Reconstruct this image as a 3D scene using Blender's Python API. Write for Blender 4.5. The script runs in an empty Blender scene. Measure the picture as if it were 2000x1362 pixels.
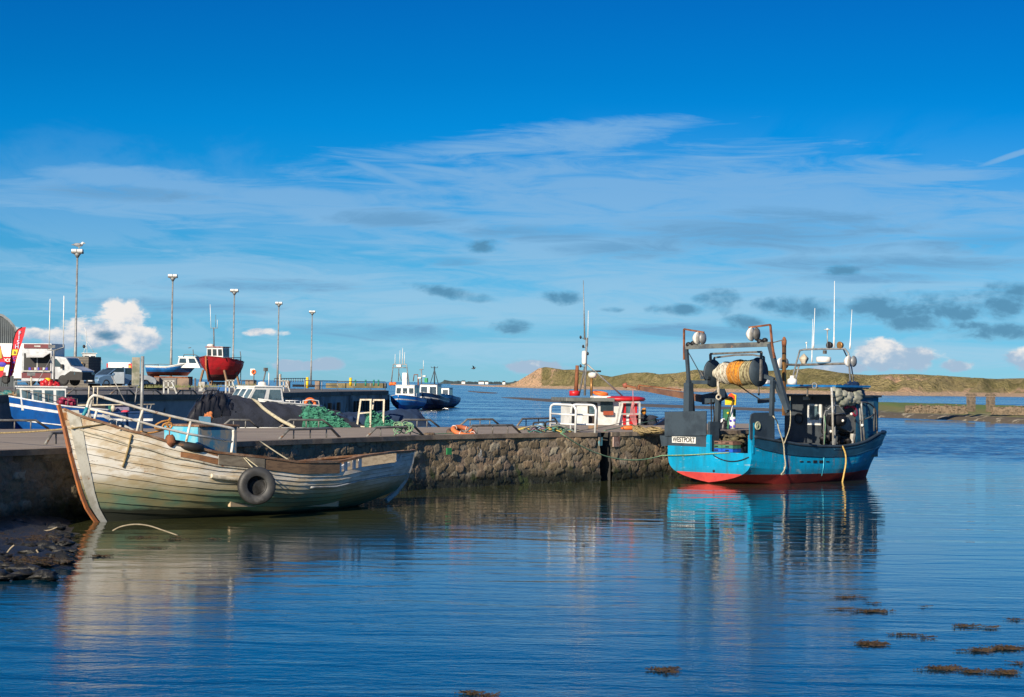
import bpy, math, random
import numpy as np
from mathutils import Vector, Matrix, noise
random.seed(7)
SC = bpy.context.scene
COL = SC.collection
V = Vector
# ------------------------------------------------------------------ camera
FP = 3889.0                      # focal length in photo pixels (70 mm on a 36 mm sensor)
CAM = V((0, 0, 4.1))
PIT, ROL = math.atan(67.7 / FP), math.radians(0.75)
_f = V((0, math.cos(PIT), math.sin(PIT)))
_u0 = V((0, -math.sin(PIT), math.cos(PIT)))
_r0 = V((1, 0, 0))
_r = _r0 * math.cos(ROL) + _u0 * math.sin(ROL)
_u = _u0 * math.cos(ROL) - _r0 * math.sin(ROL)
cd = bpy.data.cameras.new('camera'); cam = bpy.data.objects.new('camera', cd); COL.objects.link(cam)
cd.sensor_width = 36; cd.lens = FP * 36 / 2000; cd.clip_end = 60000; cd.clip_start = 0.5
cam.matrix_world = Matrix(((_r.x, _u.x, -_f.x, 0), (_r.y, _u.y, -_f.y, 0), (_r.z, _u.z, -_f.z, CAM.z), (0, 0, 0, 1)))
SC.camera = cam
SC.view_settings.view_transform = 'Standard'; SC.view_settings.look = 'None'
SC.view_settings.exposure = 0.5; SC.view_settings.gamma = 1
SC.cycles.max_bounces = 6; SC.cycles.transparent_max_bounces = 4
# sun: low, behind the camera on the left
SH = V((-0.43, -0.903, 0)).normalized(); EL = math.radians(23)
SUN = V((SH.x * math.cos(EL), SH.y * math.cos(EL), math.sin(EL)))
ld = bpy.data.lights.new('sun', 'SUN'); ld.energy = 5.0; ld.angle = math.radians(0.5); ld.color = (1.0, 0.87, 0.68)
lo = bpy.data.objects.new('sun', ld); COL.objects.link(lo); lo.rotation_euler = SUN.to_track_quat('Z', 'Y').to_euler()
lo.location = (-60, -80, 60)

# ------------------------------------------------------------------ node helper
class NB:
    def __init__(s, tree):
        s.t = tree; s.n = tree.nodes; s.l = tree.links
    def set(s, sock, v):
        if v is None: return
        if isinstance(v, bpy.types.NodeSocket): s.l.new(v, sock)
        else:
            if sock.type == 'RGBA' and len(v) == 3: v = (*v, 1)
            sock.default_value = v
    def node(s, t, **k):
        n = s.n.new(t)
        for a, b in k.items(): setattr(n, a, b)
        return n
    def math(s, op, a, b=None, c=None, clamp=False):
        n = s.node('ShaderNodeMath', operation=op, use_clamp=clamp)
        s.set(n.inputs[0], a)
        if b is not None: s.set(n.inputs[1], b)
        if c is not None: s.set(n.inputs[2], c)
        return n.outputs[0]
    def vmath(s, op, a, b=None):
        n = s.node('ShaderNodeVectorMath', operation=op); s.set(n.inputs[0], a)
        if b is not None: s.set(n.inputs[1], b)
        return n.outputs[0]
    def mix(s, f, a, b, blend='MIX'):
        n = s.node('ShaderNodeMix', data_type='RGBA', blend_type=blend)
        s.set(n.inputs[0], f); s.set(n.inputs[6], a); s.set(n.inputs[7], b); return n.outputs[2]
    def ss(s, x, a, b):      # smoothstep
        n = s.node('ShaderNodeMapRange', interpolation_type='SMOOTHSTEP')
        s.set(n.inputs[0], x); s.set(n.inputs[1], a); s.set(n.inputs[2], b); n.inputs[3].default_value = 0; n.inputs[4].default_value = 1
        return n.outputs[0]
    def coord(s, which='Object'):
        return s.node('ShaderNodeTexCoord').outputs[which]
    def pos(s):
        return s.node('ShaderNodeNewGeometry').outputs['Position']
    def sep(s, v):
        n = s.node('ShaderNodeSeparateXYZ'); s.set(n.inputs[0], v); return n.outputs
    def comb(s, x, y, z):
        n = s.node('ShaderNodeCombineXYZ'); s.set(n.inputs[0], x); s.set(n.inputs[1], y); s.set(n.inputs[2], z); return n.outputs[0]
    def noise(s, vec, sc=5, det=4, rough=0.55, dist=0.0, col=False):
        n = s.node('ShaderNodeTexNoise'); s.set(n.inputs['Vector'], vec)
        n.inputs['Scale'].default_value = sc; n.inputs['Detail'].default_value = det
        n.inputs['Roughness'].default_value = rough; n.inputs['Distortion'].default_value = dist
        return n.outputs['Color' if col else 'Fac']
    def scale(s, vec, xyz):
        return s.vmath('MULTIPLY', vec, xyz)
    def ramp(s, f, stops):
        n = s.node('ShaderNodeValToRGB'); s.set(n.inputs[0], f); e = n.color_ramp.elements
        e[0].position = stops[0][0]; e[0].color = (*stops[0][1], 1); e[1].position = stops[-1][0]; e[1].color = (*stops[-1][1], 1)
        for p, c in stops[1:-1]:
            k = e.new(p); k.color = (*c, 1)
        return n.outputs[0]
    def bump(s, h, strength=0.5, dist=0.05, nrm=None):
        n = s.node('ShaderNodeBump'); s.set(n.inputs['Height'], h); n.inputs['Strength'].default_value = strength
        n.inputs['Distance'].default_value = dist
        if nrm is not None: s.set(n.inputs['Normal'], nrm)
        return n.outputs[0]

def new_mat(name):
    m = bpy.data.materials.new(name); m.use_nodes = True
    nb = NB(m.node_tree); b = nb.n['Principled BSDF']
    return m, nb, b

def mat(name, c, c2=None, sc=3.0, t=(0.42, 0.62), rough=0.6, metal=0.0, bump=0.0, bsc=20, rust=None, rt=(0.6, 0.68), rsc=2.0, spec=None, streak=None, coat=0):
    """general worn surface: base colour, blotches of c2, optional rust patches"""
    m, nb, b = new_mat(name)
    co = nb.coord(); vec = co
    if streak: vec = nb.scale(co, streak)
    c2 = c2 or tuple(x * 0.72 for x in c)
    f = nb.ss(nb.noise(vec, sc, 6, 0.62), t[0], t[1])
    col = nb.mix(f, c, c2)
    fine = nb.noise(co, sc * 9, 3, 0.6)
    col = nb.mix(nb.math('MULTIPLY', nb.ss(fine, 0.5, 0.8), 0.35), col, tuple(x * 0.6 for x in c2))
    if rust:
        col = nb.mix(nb.ss(nb.noise(nb.vmath('ADD', vec, (3.7, 9.1, 1.3)), rsc, 7, 0.68), rt[0], rt[1]), col, rust)
    nb.set(b.inputs['Base Color'], col)
    nb.set(b.inputs['Roughness'], nb.math('ADD', nb.math('MULTIPLY', fine, 0.25), rough - 0.12, clamp=True))
    b.inputs['Metallic'].default_value = metal
    if spec is not None: b.inputs['Specular IOR Level'].default_value = spec
    if coat: b.inputs['Coat Weight'].default_value = coat
    if bump: nb.set(b.inputs['Normal'], nb.bump(nb.noise(vec, bsc, 5, 0.6), bump, 0.03))
    return m

# ------------------------------------------------------------------ pixels to points (used once, to survey the place)
def ray(px, py): return _f + _r * ((px - 1000) / FP) - _u * ((py - 681) / FP)
def P(px, py, d):
    q = ray(px, py); return CAM + q * (d / q.y)
def G(px, py, z=0.0):
    q = ray(px, py); return CAM + q * ((z - CAM.z) / q.z)

class Fr:
    """a local frame: x forward along the heading, y to port, z up"""
    def __init__(s, o, fwd):
        s.o = V(o); f = V((fwd[0], fwd[1], 0)).normalized(); s.f = f; l = V((-f.y, f.x, 0))
        s.M = Matrix(((f.x, l.x, 0, s.o.x), (f.y, l.y, 0, s.o.y), (0, 0, 1, s.o.z), (0, 0, 0, 1))); s.I = s.M.inverted()
        s.rz = math.atan2(f.y, f.x)
    def _pl(s, px, py, ax, c):
        o = s.I @ CAM; d = (s.I.to_3x3() @ ray(px, py)); k = (c - o[ax]) / d[ax]; return o + d * k
    def X(s, px, py, c=0): return s._pl(px, py, 0, c)
    def Y(s, px, py, c=0): return s._pl(px, py, 1, c)
    def Z(s, px, py, c=0): return s._pl(px, py, 2, c)
    def w(s, p): return s.M @ V(p)

# ------------------------------------------------------------------ mesh helper
def interp(x, tab):
    return float(np.interp(x, [a for a, b in tab], [b for a, b in tab]))
class MB:
    def __init__(s): s.v = []; s.f = []; s.m = []; s.s = []
    def add(s, vs, fs, m=0, sm=False):
        n = len(s.v); s.v += [V(p) for p in vs]
        for f in fs: s.f.append([i + n for i in f]); s.m.append(m); s.s.append(sm)
        return s
    def box(s, c, size, rz=0.0, m=0, R=None, taper=1.0):
        x, y, z = (a / 2 for a in size); R = R or Matrix.Rotation(rz, 3, 'Z'); c = V(c)
        vs = [c + R @ V((a * x * (taper if k > 0 else 1), b * y * (taper if k > 0 else 1), k * z)) for k in (-1, 1) for a, b in ((-1, -1), (1, -1), (1, 1), (-1, 1))]
        return s.add(vs, [(3, 2, 1, 0), (4, 5, 6, 7), (0, 1, 5, 4), (1, 2, 6, 5), (2, 3, 7, 6), (3, 0, 4, 7)], m)
    def bar(s, p, q, w, h=None, m=0, up=(0, 0, 1), w2=None, h2=None):
        p, q = V(p), V(q); h = h or w; w2 = w2 or w; h2 = h2 or h; d = (q - p).normalized(); up = V(up)
        if abs(d.dot(up)) > 0.95: up = V((0, 1, 0)) if abs(d.y) < 0.9 else V((1, 0, 0))
        sd = d.cross(up).normalized(); u2 = sd.cross(d)
        vs = []
        for c, a, b in ((p, w, h), (q, w2, h2)):
            vs += [c - sd * a / 2 - u2 * b / 2, c + sd * a / 2 - u2 * b / 2, c + sd * a / 2 + u2 * b / 2, c - sd * a / 2 + u2 * b / 2]
        return s.add(vs, [(0, 1, 2, 3), (7, 6, 5, 4), (0, 4, 5, 1), (1, 5, 6, 2), (2, 6, 7, 3), (3, 7, 4, 0)], m)
    def path(s, pts, w, h=None, m=0):
        for a, b in zip(pts, pts[1:]): s.bar(a, b, w, h, m)
        return s
    def tube(s, pts, r, n=7, m=0, cap=True):
        pts = [V(p) for p in pts]; N = len(pts); rs = r if isinstance(r, (list, tuple)) else [r] * N
        t = (pts[1] - pts[0]).normalized(); a = V((0, 0, 1)) if abs(t.z) < 0.9 else V((1, 0, 0))
        nx = t.cross(a).normalized(); vs = []
        for i, p in enumerate(pts):
            if i == 0: t = pts[1] - pts[0]
            elif i == N - 1: t = pts[-1] - pts[-2]
            else: t = (pts[i + 1] - p).normalized() + (p - pts[i - 1]).normalized()
            if t.length < 1e-9: t = V((0, 0, 1))
            t.normalize(); nx = nx - t * nx.dot(t)
            if nx.length < 1e-6: nx = t.orthogonal()
            nx.normalize(); ny = t.cross(nx)
            vs += [p + (nx * math.cos(2 * math.pi * k / n) + ny * math.sin(2 * math.pi * k / n)) * rs[i] for k in range(n)]
        fs = [(i * n + k, i * n + (k + 1) % n, (i + 1) * n + (k + 1) % n, (i + 1) * n + k) for i in range(N - 1) for k in range(n)]
        if cap: fs += [tuple(range(n - 1, -1, -1)), tuple((N - 1) * n + k for k in range(n))]
        return s.add(vs, fs, m, True)
    def lathe(s, c, prof, n=16, m=0, axis=(0, 0, 1)):
        c = V(c); z = V(axis).normalized(); x = z.orthogonal().normalized(); y = z.cross(x); vs = []
        for r, h in prof: vs += [c + z * h + (x * math.cos(2 * math.pi * k / n) + y * math.sin(2 * math.pi * k / n)) * r for k in range(n)]
        N = len(prof)
        fs = [(i * n + k, i * n + (k + 1) % n, (i + 1) * n + (k + 1) % n, (i + 1) * n + k) for i in range(N - 1) for k in range(n)]
        if prof[0][0] > 1e-4: fs.append(tuple(range(n - 1, -1, -1)))
        if prof[-1][0] > 1e-4: fs.append(tuple((N - 1) * n + k for k in range(n)))
        return s.add(vs, fs, m, True)
    def torus(s, c, R, r, axis=(0, 0, 1), n=28, k=10, m=0, sq=1.0):
        c = V(c); z = V(axis).normalized(); x = z.orthogonal().normalized(); y = z.cross(x); vs = []
        for i in range(n):
            a = 2 * math.pi * i / n; d = x * math.cos(a) + y * math.sin(a)
            for j in range(k):
                b = 2 * math.pi * j / k; vs.append(c + d * (R + r * math.cos(b)) + z * r * sq * math.sin(b))
        fs = [(i * k + j, ((i + 1) % n) * k + j, ((i + 1) % n) * k + (j + 1) % k, i * k + (j + 1) % k) for i in range(n) for j in range(k)]
        return s.add(vs, fs, m, True)
    def ell(s, c, r, nu=12, nv=8, m=0, jit=0.0, seed=0, R=None):
        c = V(c); vs = []; rnd = random.Random(seed); R = R or Matrix.Identity(3)
        for j in range(nv + 1):
            th = math.pi * j / nv
            for i in range(nu):
                ph = 2 * math.pi * i / nu; q = V((math.sin(th) * math.cos(ph), math.sin(th) * math.sin(ph), math.cos(th)))
                k = 1 + jit * (noise.noise(q * 1.7 + V((seed * 3.1, 0, 0))) * 1.6)
                vs.append(c + R @ V((q.x * r[0], q.y * r[1], q.z * r[2])) * k)
        fs = [(j * nu + i, (j + 1) * nu + i, (j + 1) * nu + (i + 1) % nu, j * nu + (i + 1) % nu) for j in range(nv) for i in range(nu)]
        return s.add(vs, fs, m, True)
    def prism(s, poly, vec, m=0, m2=None):
        n = len(poly); p = [V(a) for a in poly]; q = [a + V(vec) for a in p]
        s.add(p + q, [tuple(range(n))[::-1], tuple(range(n, 2 * n))], m)
        return s.add(p + q, [(i, (i + 1) % n, n + (i + 1) % n, n + i) for i in range(n)], m if m2 is None else m2)
    def grid(s, rows, m=0, sm=True, mf=None):
        nr, nc = len(rows), len(rows[0]); n0 = len(s.v); s.v += [V(p) for r in rows for p in r]
        for i in range(nr - 1):
            for j in range(nc - 1):
                s.f.append([n0 + i * nc + j, n0 + i * nc + j + 1, n0 + (i + 1) * nc + j + 1, n0 + (i + 1) * nc + j])
                s.m.append(mf(i, j) if mf else m); s.s.append(sm)
        return s
    def build(s, name, mats, parent=None, label=None, world=False, bevel=0.0):
        vs = s.v
        if world and parent is not None:
            I = parent.matrix_world.inverted(); vs = [I @ p for p in vs]
        me = bpy.data.meshes.new(name); me.from_pydata([tuple(p) for p in vs], [], s.f)
        for m in (mats if isinstance(mats, (list, tuple)) else [mats]): me.materials.append(m)
        me.polygons.foreach_set('material_index', s.m); me.polygons.foreach_set('use_smooth', s.s); me.update()
        o = bpy.data.objects.new(name, me); COL.objects.link(o)
        if parent is not None: o.parent = parent
        if label: o['label'] = label
        if bevel:
            b = o.modifiers.new('bevel', 'BEVEL'); b.width = bevel; b.segments = 2; b.limit_method = 'ANGLE'
        return o

def thing(name, label, cat, loc=(0, 0, 0), rz=0.0, group=None):
    o = bpy.data.objects.new(name, None); COL.objects.link(o); o.empty_display_size = 0.2
    o.location = loc; o.rotation_euler = (0, 0, rz); o.matrix_world = Matrix.Translation(V(loc)) @ Matrix.Rotation(rz, 4, 'Z')
    o['label'] = label; o['category'] = cat
    if group: o['group'] = group
    return o
def single(name, mb, mats, label, cat, group=None, kind=None, bevel=0.0):
    xs = [p.x for p in mb.v]; ys = [p.y for p in mb.v]; zs = [p.z for p in mb.v]
    o0 = V(((min(xs) + max(xs)) / 2, (min(ys) + max(ys)) / 2, min(zs))); mb.v = [p - o0 for p in mb.v]
    o = mb.build(name, mats, bevel=bevel); o.location = o0; o.matrix_world = Matrix.Translation(o0); o['label'] = label; o['category'] = cat
    if group: o['group'] = group
    if kind: o['kind'] = kind
    return o
def struct(name, mb, mats, kind='structure', label=None):
    o = mb.build(name, mats); o['kind'] = kind
    if label: o['label'] = label
    return o
def copy_tree(o, parent=None):
    c = o.copy(); COL.objects.link(c)
    if parent is not None: c.parent = parent
    for ch in list(o.children): copy_tree(ch, c)
    return c
def text(body, size, m, parent, M, name='lettering', depth=0.004, align='CENTER', sx=1.0):
    cu = bpy.data.curves.new('t', 'FONT'); cu.body = body; cu.size = size; cu.extrude = depth; cu.align_x = align; cu.align_y = 'CENTER'; cu.offset = size * 0.02
    t = bpy.data.objects.new('t', cu); COL.objects.link(t); me = bpy.data.meshes.new_from_object(t); bpy.data.objects.remove(t); bpy.data.curves.remove(cu)
    me.transform(M @ Matrix.Diagonal((sx, 1, 1, 1))); me.materials.clear(); me.materials.append(m)
    o = bpy.data.objects.new(name, me); COL.objects.link(o); o.parent = parent; return o
def basis(o, x, y):
    x, y = V(x).normalized(), V(y).normalized(); z = x.cross(y); o = V(o)
    return Matrix(((x.x, y.x, z.x, o.x), (x.y, y.y, z.y, o.y), (x.z, y.z, z.z, o.z), (0, 0, 0, 1)))
def smooth_path(pts, k=6):
    pts = [V(p) for p in pts]; out = []
    for i in range(len(pts) - 1):
        p0 = pts[max(i - 1, 0)]; p1 = pts[i]; p2 = pts[i + 1]; p3 = pts[min(i + 2, len(pts) - 1)]
        for j in range(k):
            t = j / k
            out.append(0.5 * ((2 * p1) + (p2 - p0) * t + (2 * p0 - 5 * p1 + 4 * p2 - p3) * t * t + (3 * p1 - p0 - 3 * p2 + p3) * t ** 3))
    out.append(pts[-1]); return out
def sag(a, b, s, n=12):
    a, b = V(a), V(b); return [a.lerp(b, i / n) - V((0, 0, s * 4 * (i / n) * (1 - i / n))) for i in range(n + 1)]

# ------------------------------------------------------------------ world: Nishita sky + clouds
W = bpy.data.worlds.new('World'); SC.world = W; W.use_nodes = True
nb = NB(W.node_tree); nb.n.clear()
sky = nb.node('ShaderNodeTexSky', sky_type='NISHITA'); sky.sun_disc = False; sky.sun_elevation = EL
sky.sun_rotation = math.atan2(SUN.x, SUN.y); sky.air_density = 1.0; sky.dust_density = 0.3; sky.ozone_density = 3.0
D = nb.vmath('NORMALIZE', nb.coord('Generated')); dx, dy, dz = nb.sep(D)
hz = nb.math('MAXIMUM', nb.math('SQRT', nb.math('ADD', nb.math('MULTIPLY', dx, dx), nb.math('MULTIPLY', dy, dy))), 0.05)
az = nb.math('ARCTAN2', dx, dy)                       # azimuth in radians from +Y
U = nb.math('MULTIPLY', az, FP); E = nb.math('MULTIPLY', nb.math('DIVIDE', dz, hz), FP)   # angular units of the survey
tint = nb.ramp(nb.math('DIVIDE', E, 2400.0, clamp=True), [(0.0, (0.26, 0.58, 1.0)), (0.037, (0.15, 0.44, 0.83)), (0.103, (0.085, 0.37, 0.67)), (0.174, (0.010, 0.31, 0.63)), (0.2075, (0.002, 0.29, 0.61)), (0.249, (0.001, 0.255, 0.55)), (0.31, (0.002, 0.22, 0.51)), (0.42, (0.01, 0.22, 0.50)), (1.0, (0.36, 0.55, 0.80))])
skyc = nb.mix(1.0, sky.outputs[0], tint, 'MULTIPLY')
bg1 = nb.node('ShaderNodeBackground'); nb.set(bg1.inputs[0], skyc); bg1.inputs[1].default_value = 0.105
UV = nb.comb(U, E, 0.0)
# thin high cloud: streaks compressed towards the horizon
pl = nb.math('ADD', nb.math('MAXIMUM', E, 0.0), 190.0)
sx_ = nb.math('DIVIDE', U, pl); sy_ = nb.math('DIVIDE', 60000.0, pl)
st = nb.noise(nb.comb(nb.math('MULTIPLY', sx_, 1.0), nb.math('MULTIPLY', sy_, 0.022), 3.3), 1.15, 8, 0.6, 0.6)
band = nb.math('MULTIPLY', nb.ss(E, 560, 240), nb.math('ADD', nb.math('MULTIPLY', nb.ss(E, 0, 60), 0.6), 0.4))
cirr = nb.math('MULTIPLY', nb.ss(st, 0.44, 0.58), band)
fine = nb.noise(nb.scale(UV, (0.006, 0.018, 0)), 1.0, 8, 0.62, 0.4)
fine2 = nb.noise(nb.scale(UV, (0.004, 0.030, 0)), 1.0, 10, 0.68, 0.9)
puff = nb.noise(nb.scale(UV, (0.014, 0.024, 0)), 1.0, 9, 0.62, 0.25)
def blob(lst, nz, k, lo_, hi_):
    acc = None
    for (px, py, rx, ry, a) in lst:
        hor = 748.7 + (px - 1000) * 0.0131; u0 = px - 1000; e0 = hor - py
        ddx = nb.math('DIVIDE', nb.math('SUBTRACT', U, u0), rx); dy0 = nb.math('SUBTRACT', E, e0)
        if a: dy0 = nb.math('SUBTRACT', dy0, nb.math('MULTIPLY', nb.math('SUBTRACT', U, u0), a))
        ddy = nb.math('DIVIDE', dy0, ry)
        r = nb.math('SUBTRACT', 1.0, nb.math('ADD', nb.math('MULTIPLY', ddx, ddx), nb.math('MULTIPLY', ddy, ddy)))
        acc = r if acc is None else nb.math('MAXIMUM', acc, r)
    return nb.ss(nb.math('ADD', acc, nb.math('MULTIPLY', nb.math('SUBTRACT', nz, 0.5), k)), lo_, hi_)
cum = blob([(245, 632, 62, 42, 0), (205, 650, 80, 40, 0), (145, 664, 60, 24, 0), (275, 662, 62, 36, 0), (1715, 692, 52, 44, 0), (1775, 704, 60, 28, 0), (1990, 702, 50, 30, 0), (1050, 718, 80, 18, 0), (640, 710, 40, 16, 0), (1845, 716, 40, 13, 0), (585, 714, 80, 13, 0), (1640, 722, 70, 15, 0), (520, 650, 50, 10, 0), (60, 655, 50, 14, 0), (230, 640, 40, 30, 0)], puff, 3.3, -0.05, 0.65)
whisp = blob([(860, 333, 110, 9, -0.13), (965, 356, 75, 9, -0.40), (1110, 400, 130, 8, -0.2), (770, 350, 100, 16, -0.35), (230, 350, 210, 30, 0.0), (560, 385, 260, 24, -0.03), (800, 425, 150, 22, 0.0), (1560, 400, 420, 60, -0.05), (1950, 318, 80, 8, 0.32), (900, 440, 330, 24, -0.1), (380, 370, 250, 20, -0.06)], fine, 2.0, -0.1, 0.95)
dark = blob([(1403, 590, 44, 26, 0), (1376, 584, 26, 13, 0), (1545, 605, 74, 25, 0), (1500, 598, 40, 16, 0), (1450, 630, 42, 17, 0), (1735, 606, 110, 34, 0), (1775, 634, 80, 26, 0), (1935, 598, 100, 34, 0), (1965, 572, 60, 18, 0), (1095, 582, 44, 14, 0), (1000, 642, 42, 18, 0), (875, 571, 80, 13, -0.16), (1635, 532, 34, 11, 0), (935, 481, 34, 14, 0), (1190, 605, 30, 7, 0), (1330, 606, 60, 12, 0), (1925, 652, 130, 20, 0), (218, 656, 26, 11, 0), (1860, 612, 70, 24, 0), (1300, 604, 40, 9, 0), (1880, 640, 60, 12, 0)], puff, 4.2, -0.4, 1.15)
bank = blob([(1450, 462, 300, 40, 0), (1600, 436, 200, 30, -.05), (1920, 482, 150, 24, 0), (780, 430, 120, 20, 0), (350, 600, 190, 16, 0), (1240, 490, 150, 18, 0), (250, 385, 170, 16, 0), (1050, 455, 200, 16, 0), (880, 510, 60, 9, 0), (1700, 520, 300, 18, 0), (500, 560, 200, 14, 0), (760, 650, 200, 18, 0), (1350, 650, 250, 18, 0), (1700, 545, 180, 12, 0)], fine2, 5.0, -0.4, 1.5)
gbase = blob([(1300, 380, 700, 90, 0.0), (1700, 430, 500, 70, 0), (300, 400, 500, 50, 0), (1200, 480, 600, 50, 0), (1500, 560, 700, 60, 0), (700, 420, 400, 40, -0.1), (400, 560, 500, 70, 0), (1000, 600, 900, 50, 0), (1400, 690, 900, 30, 0), (1100, 270, 300, 30, 0.10), (1600, 500, 500, 60, 0), (1250, 430, 420, 70, 0), (1750, 360, 200, 20, 0.05)], fine2, 4.2, -0.6, 1.2)
ccol = nb.mix(nb.ss(E, 60, 420), (0.25, 0.43, 0.56), (0.155, 0.32, 0.52))
cm = nb.math('MAXIMUM', nb.math('MULTIPLY', cirr, 0.45), nb.math('MULTIPLY', gbase, 0.78))
cm = nb.math('MAXIMUM', cm, nb.math('MULTIPLY', whisp, 0.75))
col = nb.mix(nb.math('MULTIPLY', dark, 0.0), ccol, ccol)
shade = nb.noise(nb.scale(nb.vmath('ADD', UV, (6, -10, 0)), (0.02, 0.028, 0)), 1.0, 6, 0.6)
ctop = nb.mix(nb.ss(nb.math('ADD', nb.math('MULTIPLY', shade, 1.0), nb.math('MULTIPLY', nb.math('SUBTRACT', E, 70), 0.004)), 0.38, 0.68), (0.27, 0.36, 0.47), (0.66, 0.62, 0.59))
col = nb.mix(bank, col, (0.12, 0.25, 0.40)); cm = nb.math('MAXIMUM', cm, nb.math('MULTIPLY', bank, 0.55))
col = nb.mix(nb.math('MULTIPLY', cum, 1.0), col, ctop)
cm = nb.math('MAXIMUM', cm, nb.math('MULTIPLY', cum, 0.92))
dcol = (0.07, 0.175, 0.28)
col = nb.mix(dark, col, dcol); cm = nb.math('MAXIMUM', cm, nb.math('MULTIPLY', dark, 0.82))
cm = nb.math('MULTIPLY', cm, nb.ss(E, -5, 10))
bg2 = nb.node('ShaderNodeBackground'); nb.set(bg2.inputs[0], col); bg2.inputs[1].default_value = 1.0
mx = nb.node('ShaderNodeMixShader'); nb.set(mx.inputs[0], cm); nb.l.new(bg1.outputs[0], mx.inputs[1]); nb.l.new(bg2.outputs[0], mx.inputs[2])
wo = nb.node('ShaderNodeOutputWorld'); nb.l.new(mx.outputs[0], wo.inputs[0])
W.cycles.sampling_method = 'MANUAL'; W.cycles.sample_map_resolution = 512
# ================================================================== SETTING
DZ = 2.05     # pier deck height
QZ = 3.16     # far quay height
# ---- water
m, nb, b = new_mat('sea_water'); MW = m
b.inputs['Base Color'].default_value = (0.003, 0.030, 0.055, 1); b.inputs['Roughness'].default_value = 0.02; b.inputs['IOR'].default_value = 1.33
p = nb.pos(); X_, Y_, Z_ = nb.sep(p)
shal = nb.math('MULTIPLY', nb.ss(nb.math('SUBTRACT', nb.math('ADD', X_, nb.math('MULTIPLY', nb.noise(nb.scale(p, (.15, .3, 0)), 1.0, 3), 6)), nb.math('MULTIPLY', nb.math('SUBTRACT', Y_, 50), 0.6)), 0.0, -9.0), nb.ss(Y_, 38, 50))
nb.set(b.inputs['Base Color'], nb.mix(shal, (0.003, 0.035, 0.065), (0.055, 0.060, 0.024)))
far = nb.ss(Y_, 86, 130)
zone = nb.ss(nb.noise(nb.scale(p, (0.020, 0.035, 0)), 1.0, 3, 0.5), 0.47, 0.60)
calm = nb.ss(nb.math('ADD', nb.math('MULTIPLY', X_, 0.25), nb.math('MULTIPLY', nb.noise(nb.scale(p, (0.05, 0.09, 0)), 1.0, 2), 14)), 9.5, 3.0)
amp = nb.math('ADD', nb.math('MULTIPLY', far, 0.8), nb.math('MULTIPLY', zone, 0.35))
near_r = nb.ss(Y_, 47, 33)
amp = nb.math('ADD', nb.math('ADD', amp, 0.05), nb.math('MULTIPLY', near_r, 0.7))
w1 = nb.noise(nb.scale(p, (0.33, 0.95, 0)), 1.0, 3, 0.5, 0.5)
w2 = nb.noise(nb.scale(p, (5.0, 6.0, 0)), 1.0, 4, 0.6, 0.6)
w3 = nb.noise(nb.scale(p, (0.10, 0.30, 0)), 1.0, 2, 0.5)
h = nb.math('ADD', nb.math('MULTIPLY', w1, 0.023), nb.math('MULTIPLY', nb.math('MULTIPLY', w2, amp), 0.006))
h = nb.math('ADD', h, nb.math('MULTIPLY', w3, 0.020))
nd = nb.node('ShaderNodeBump'); nb.set(nd.inputs['Height'], h); nd.inputs['Strength'].default_value = 1.0; nd.inputs['Distance'].default_value = 1.0
wc = nb.vmath('SUBTRACT', nb.noise(nb.scale(p, (0.9, 1.6, 0)), 1.0, 4, 0.65, 0.3, col=True), (0.5, 0.5, 0.5))
wx, wy, wz = nb.sep(wc)
gust = nb.math('ADD', 0.55, nb.math('MULTIPLY', nb.ss(nb.noise(nb.scale(p, (0.010, 0.05, 0)), 1.0, 4, 0.6), 0.40, 0.60), 0.75))
fa = nb.math('MULTIPLY', far, gust)
nx_ = nb.math('MULTIPLY', wx, nb.math('MULTIPLY', fa, 0.22)); ny_ = nb.math('MULTIPLY', nb.math('SUBTRACT', nb.math('MULTIPLY', wy, 0.34), 0.055), fa)
nb.set(nd.inputs['Normal'], nb.vmath('NORMALIZE', nb.comb(nx_, ny_, 1.0)))
nb.set(b.inputs['Normal'], nd.outputs[0])
mb = MB(); S = 40000.0
mb.add([(-S, -60, 0), (S, -60, 0), (S, 35000, 0), (-S, 35000, 0)], [(0, 1, 2, 3)])
struct('sea', mb, MW)

# ---- materials of the setting
m, nb, b = new_mat('pier_concrete'); M_DECK = m
p = nb.pos()
n1 = nb.noise(nb.scale(p, (0.25, 0.5, 1)), 1.0, 5, 0.6); n2 = nb.noise(p, 7.0, 5, 0.65); n3 = nb.noise(nb.scale(p, (0.6, 0.25, 1)), 1.0, 3)
col = nb.mix(nb.ss(n1, 0.38, 0.66), (0.33, 0.27, 0.205), (0.25, 0.20, 0.155))
col = nb.mix(nb.math('MULTIPLY', nb.ss(n2, 0.5, 0.75), 0.4), col, (0.08, 0.062, 0.048)); col = nb.mix(nb.math('MULTIPLY', nb.ss(n3, 0.55, 0.62), 0.35), col, (0.26, 0.22, 0.17))
nb.set(b.inputs['Base Color'], col); b.inputs['Roughness'].default_value = 0.9; nb.set(b.inputs['Normal'], nb.bump(n2, 0.3, 0.02))

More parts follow.
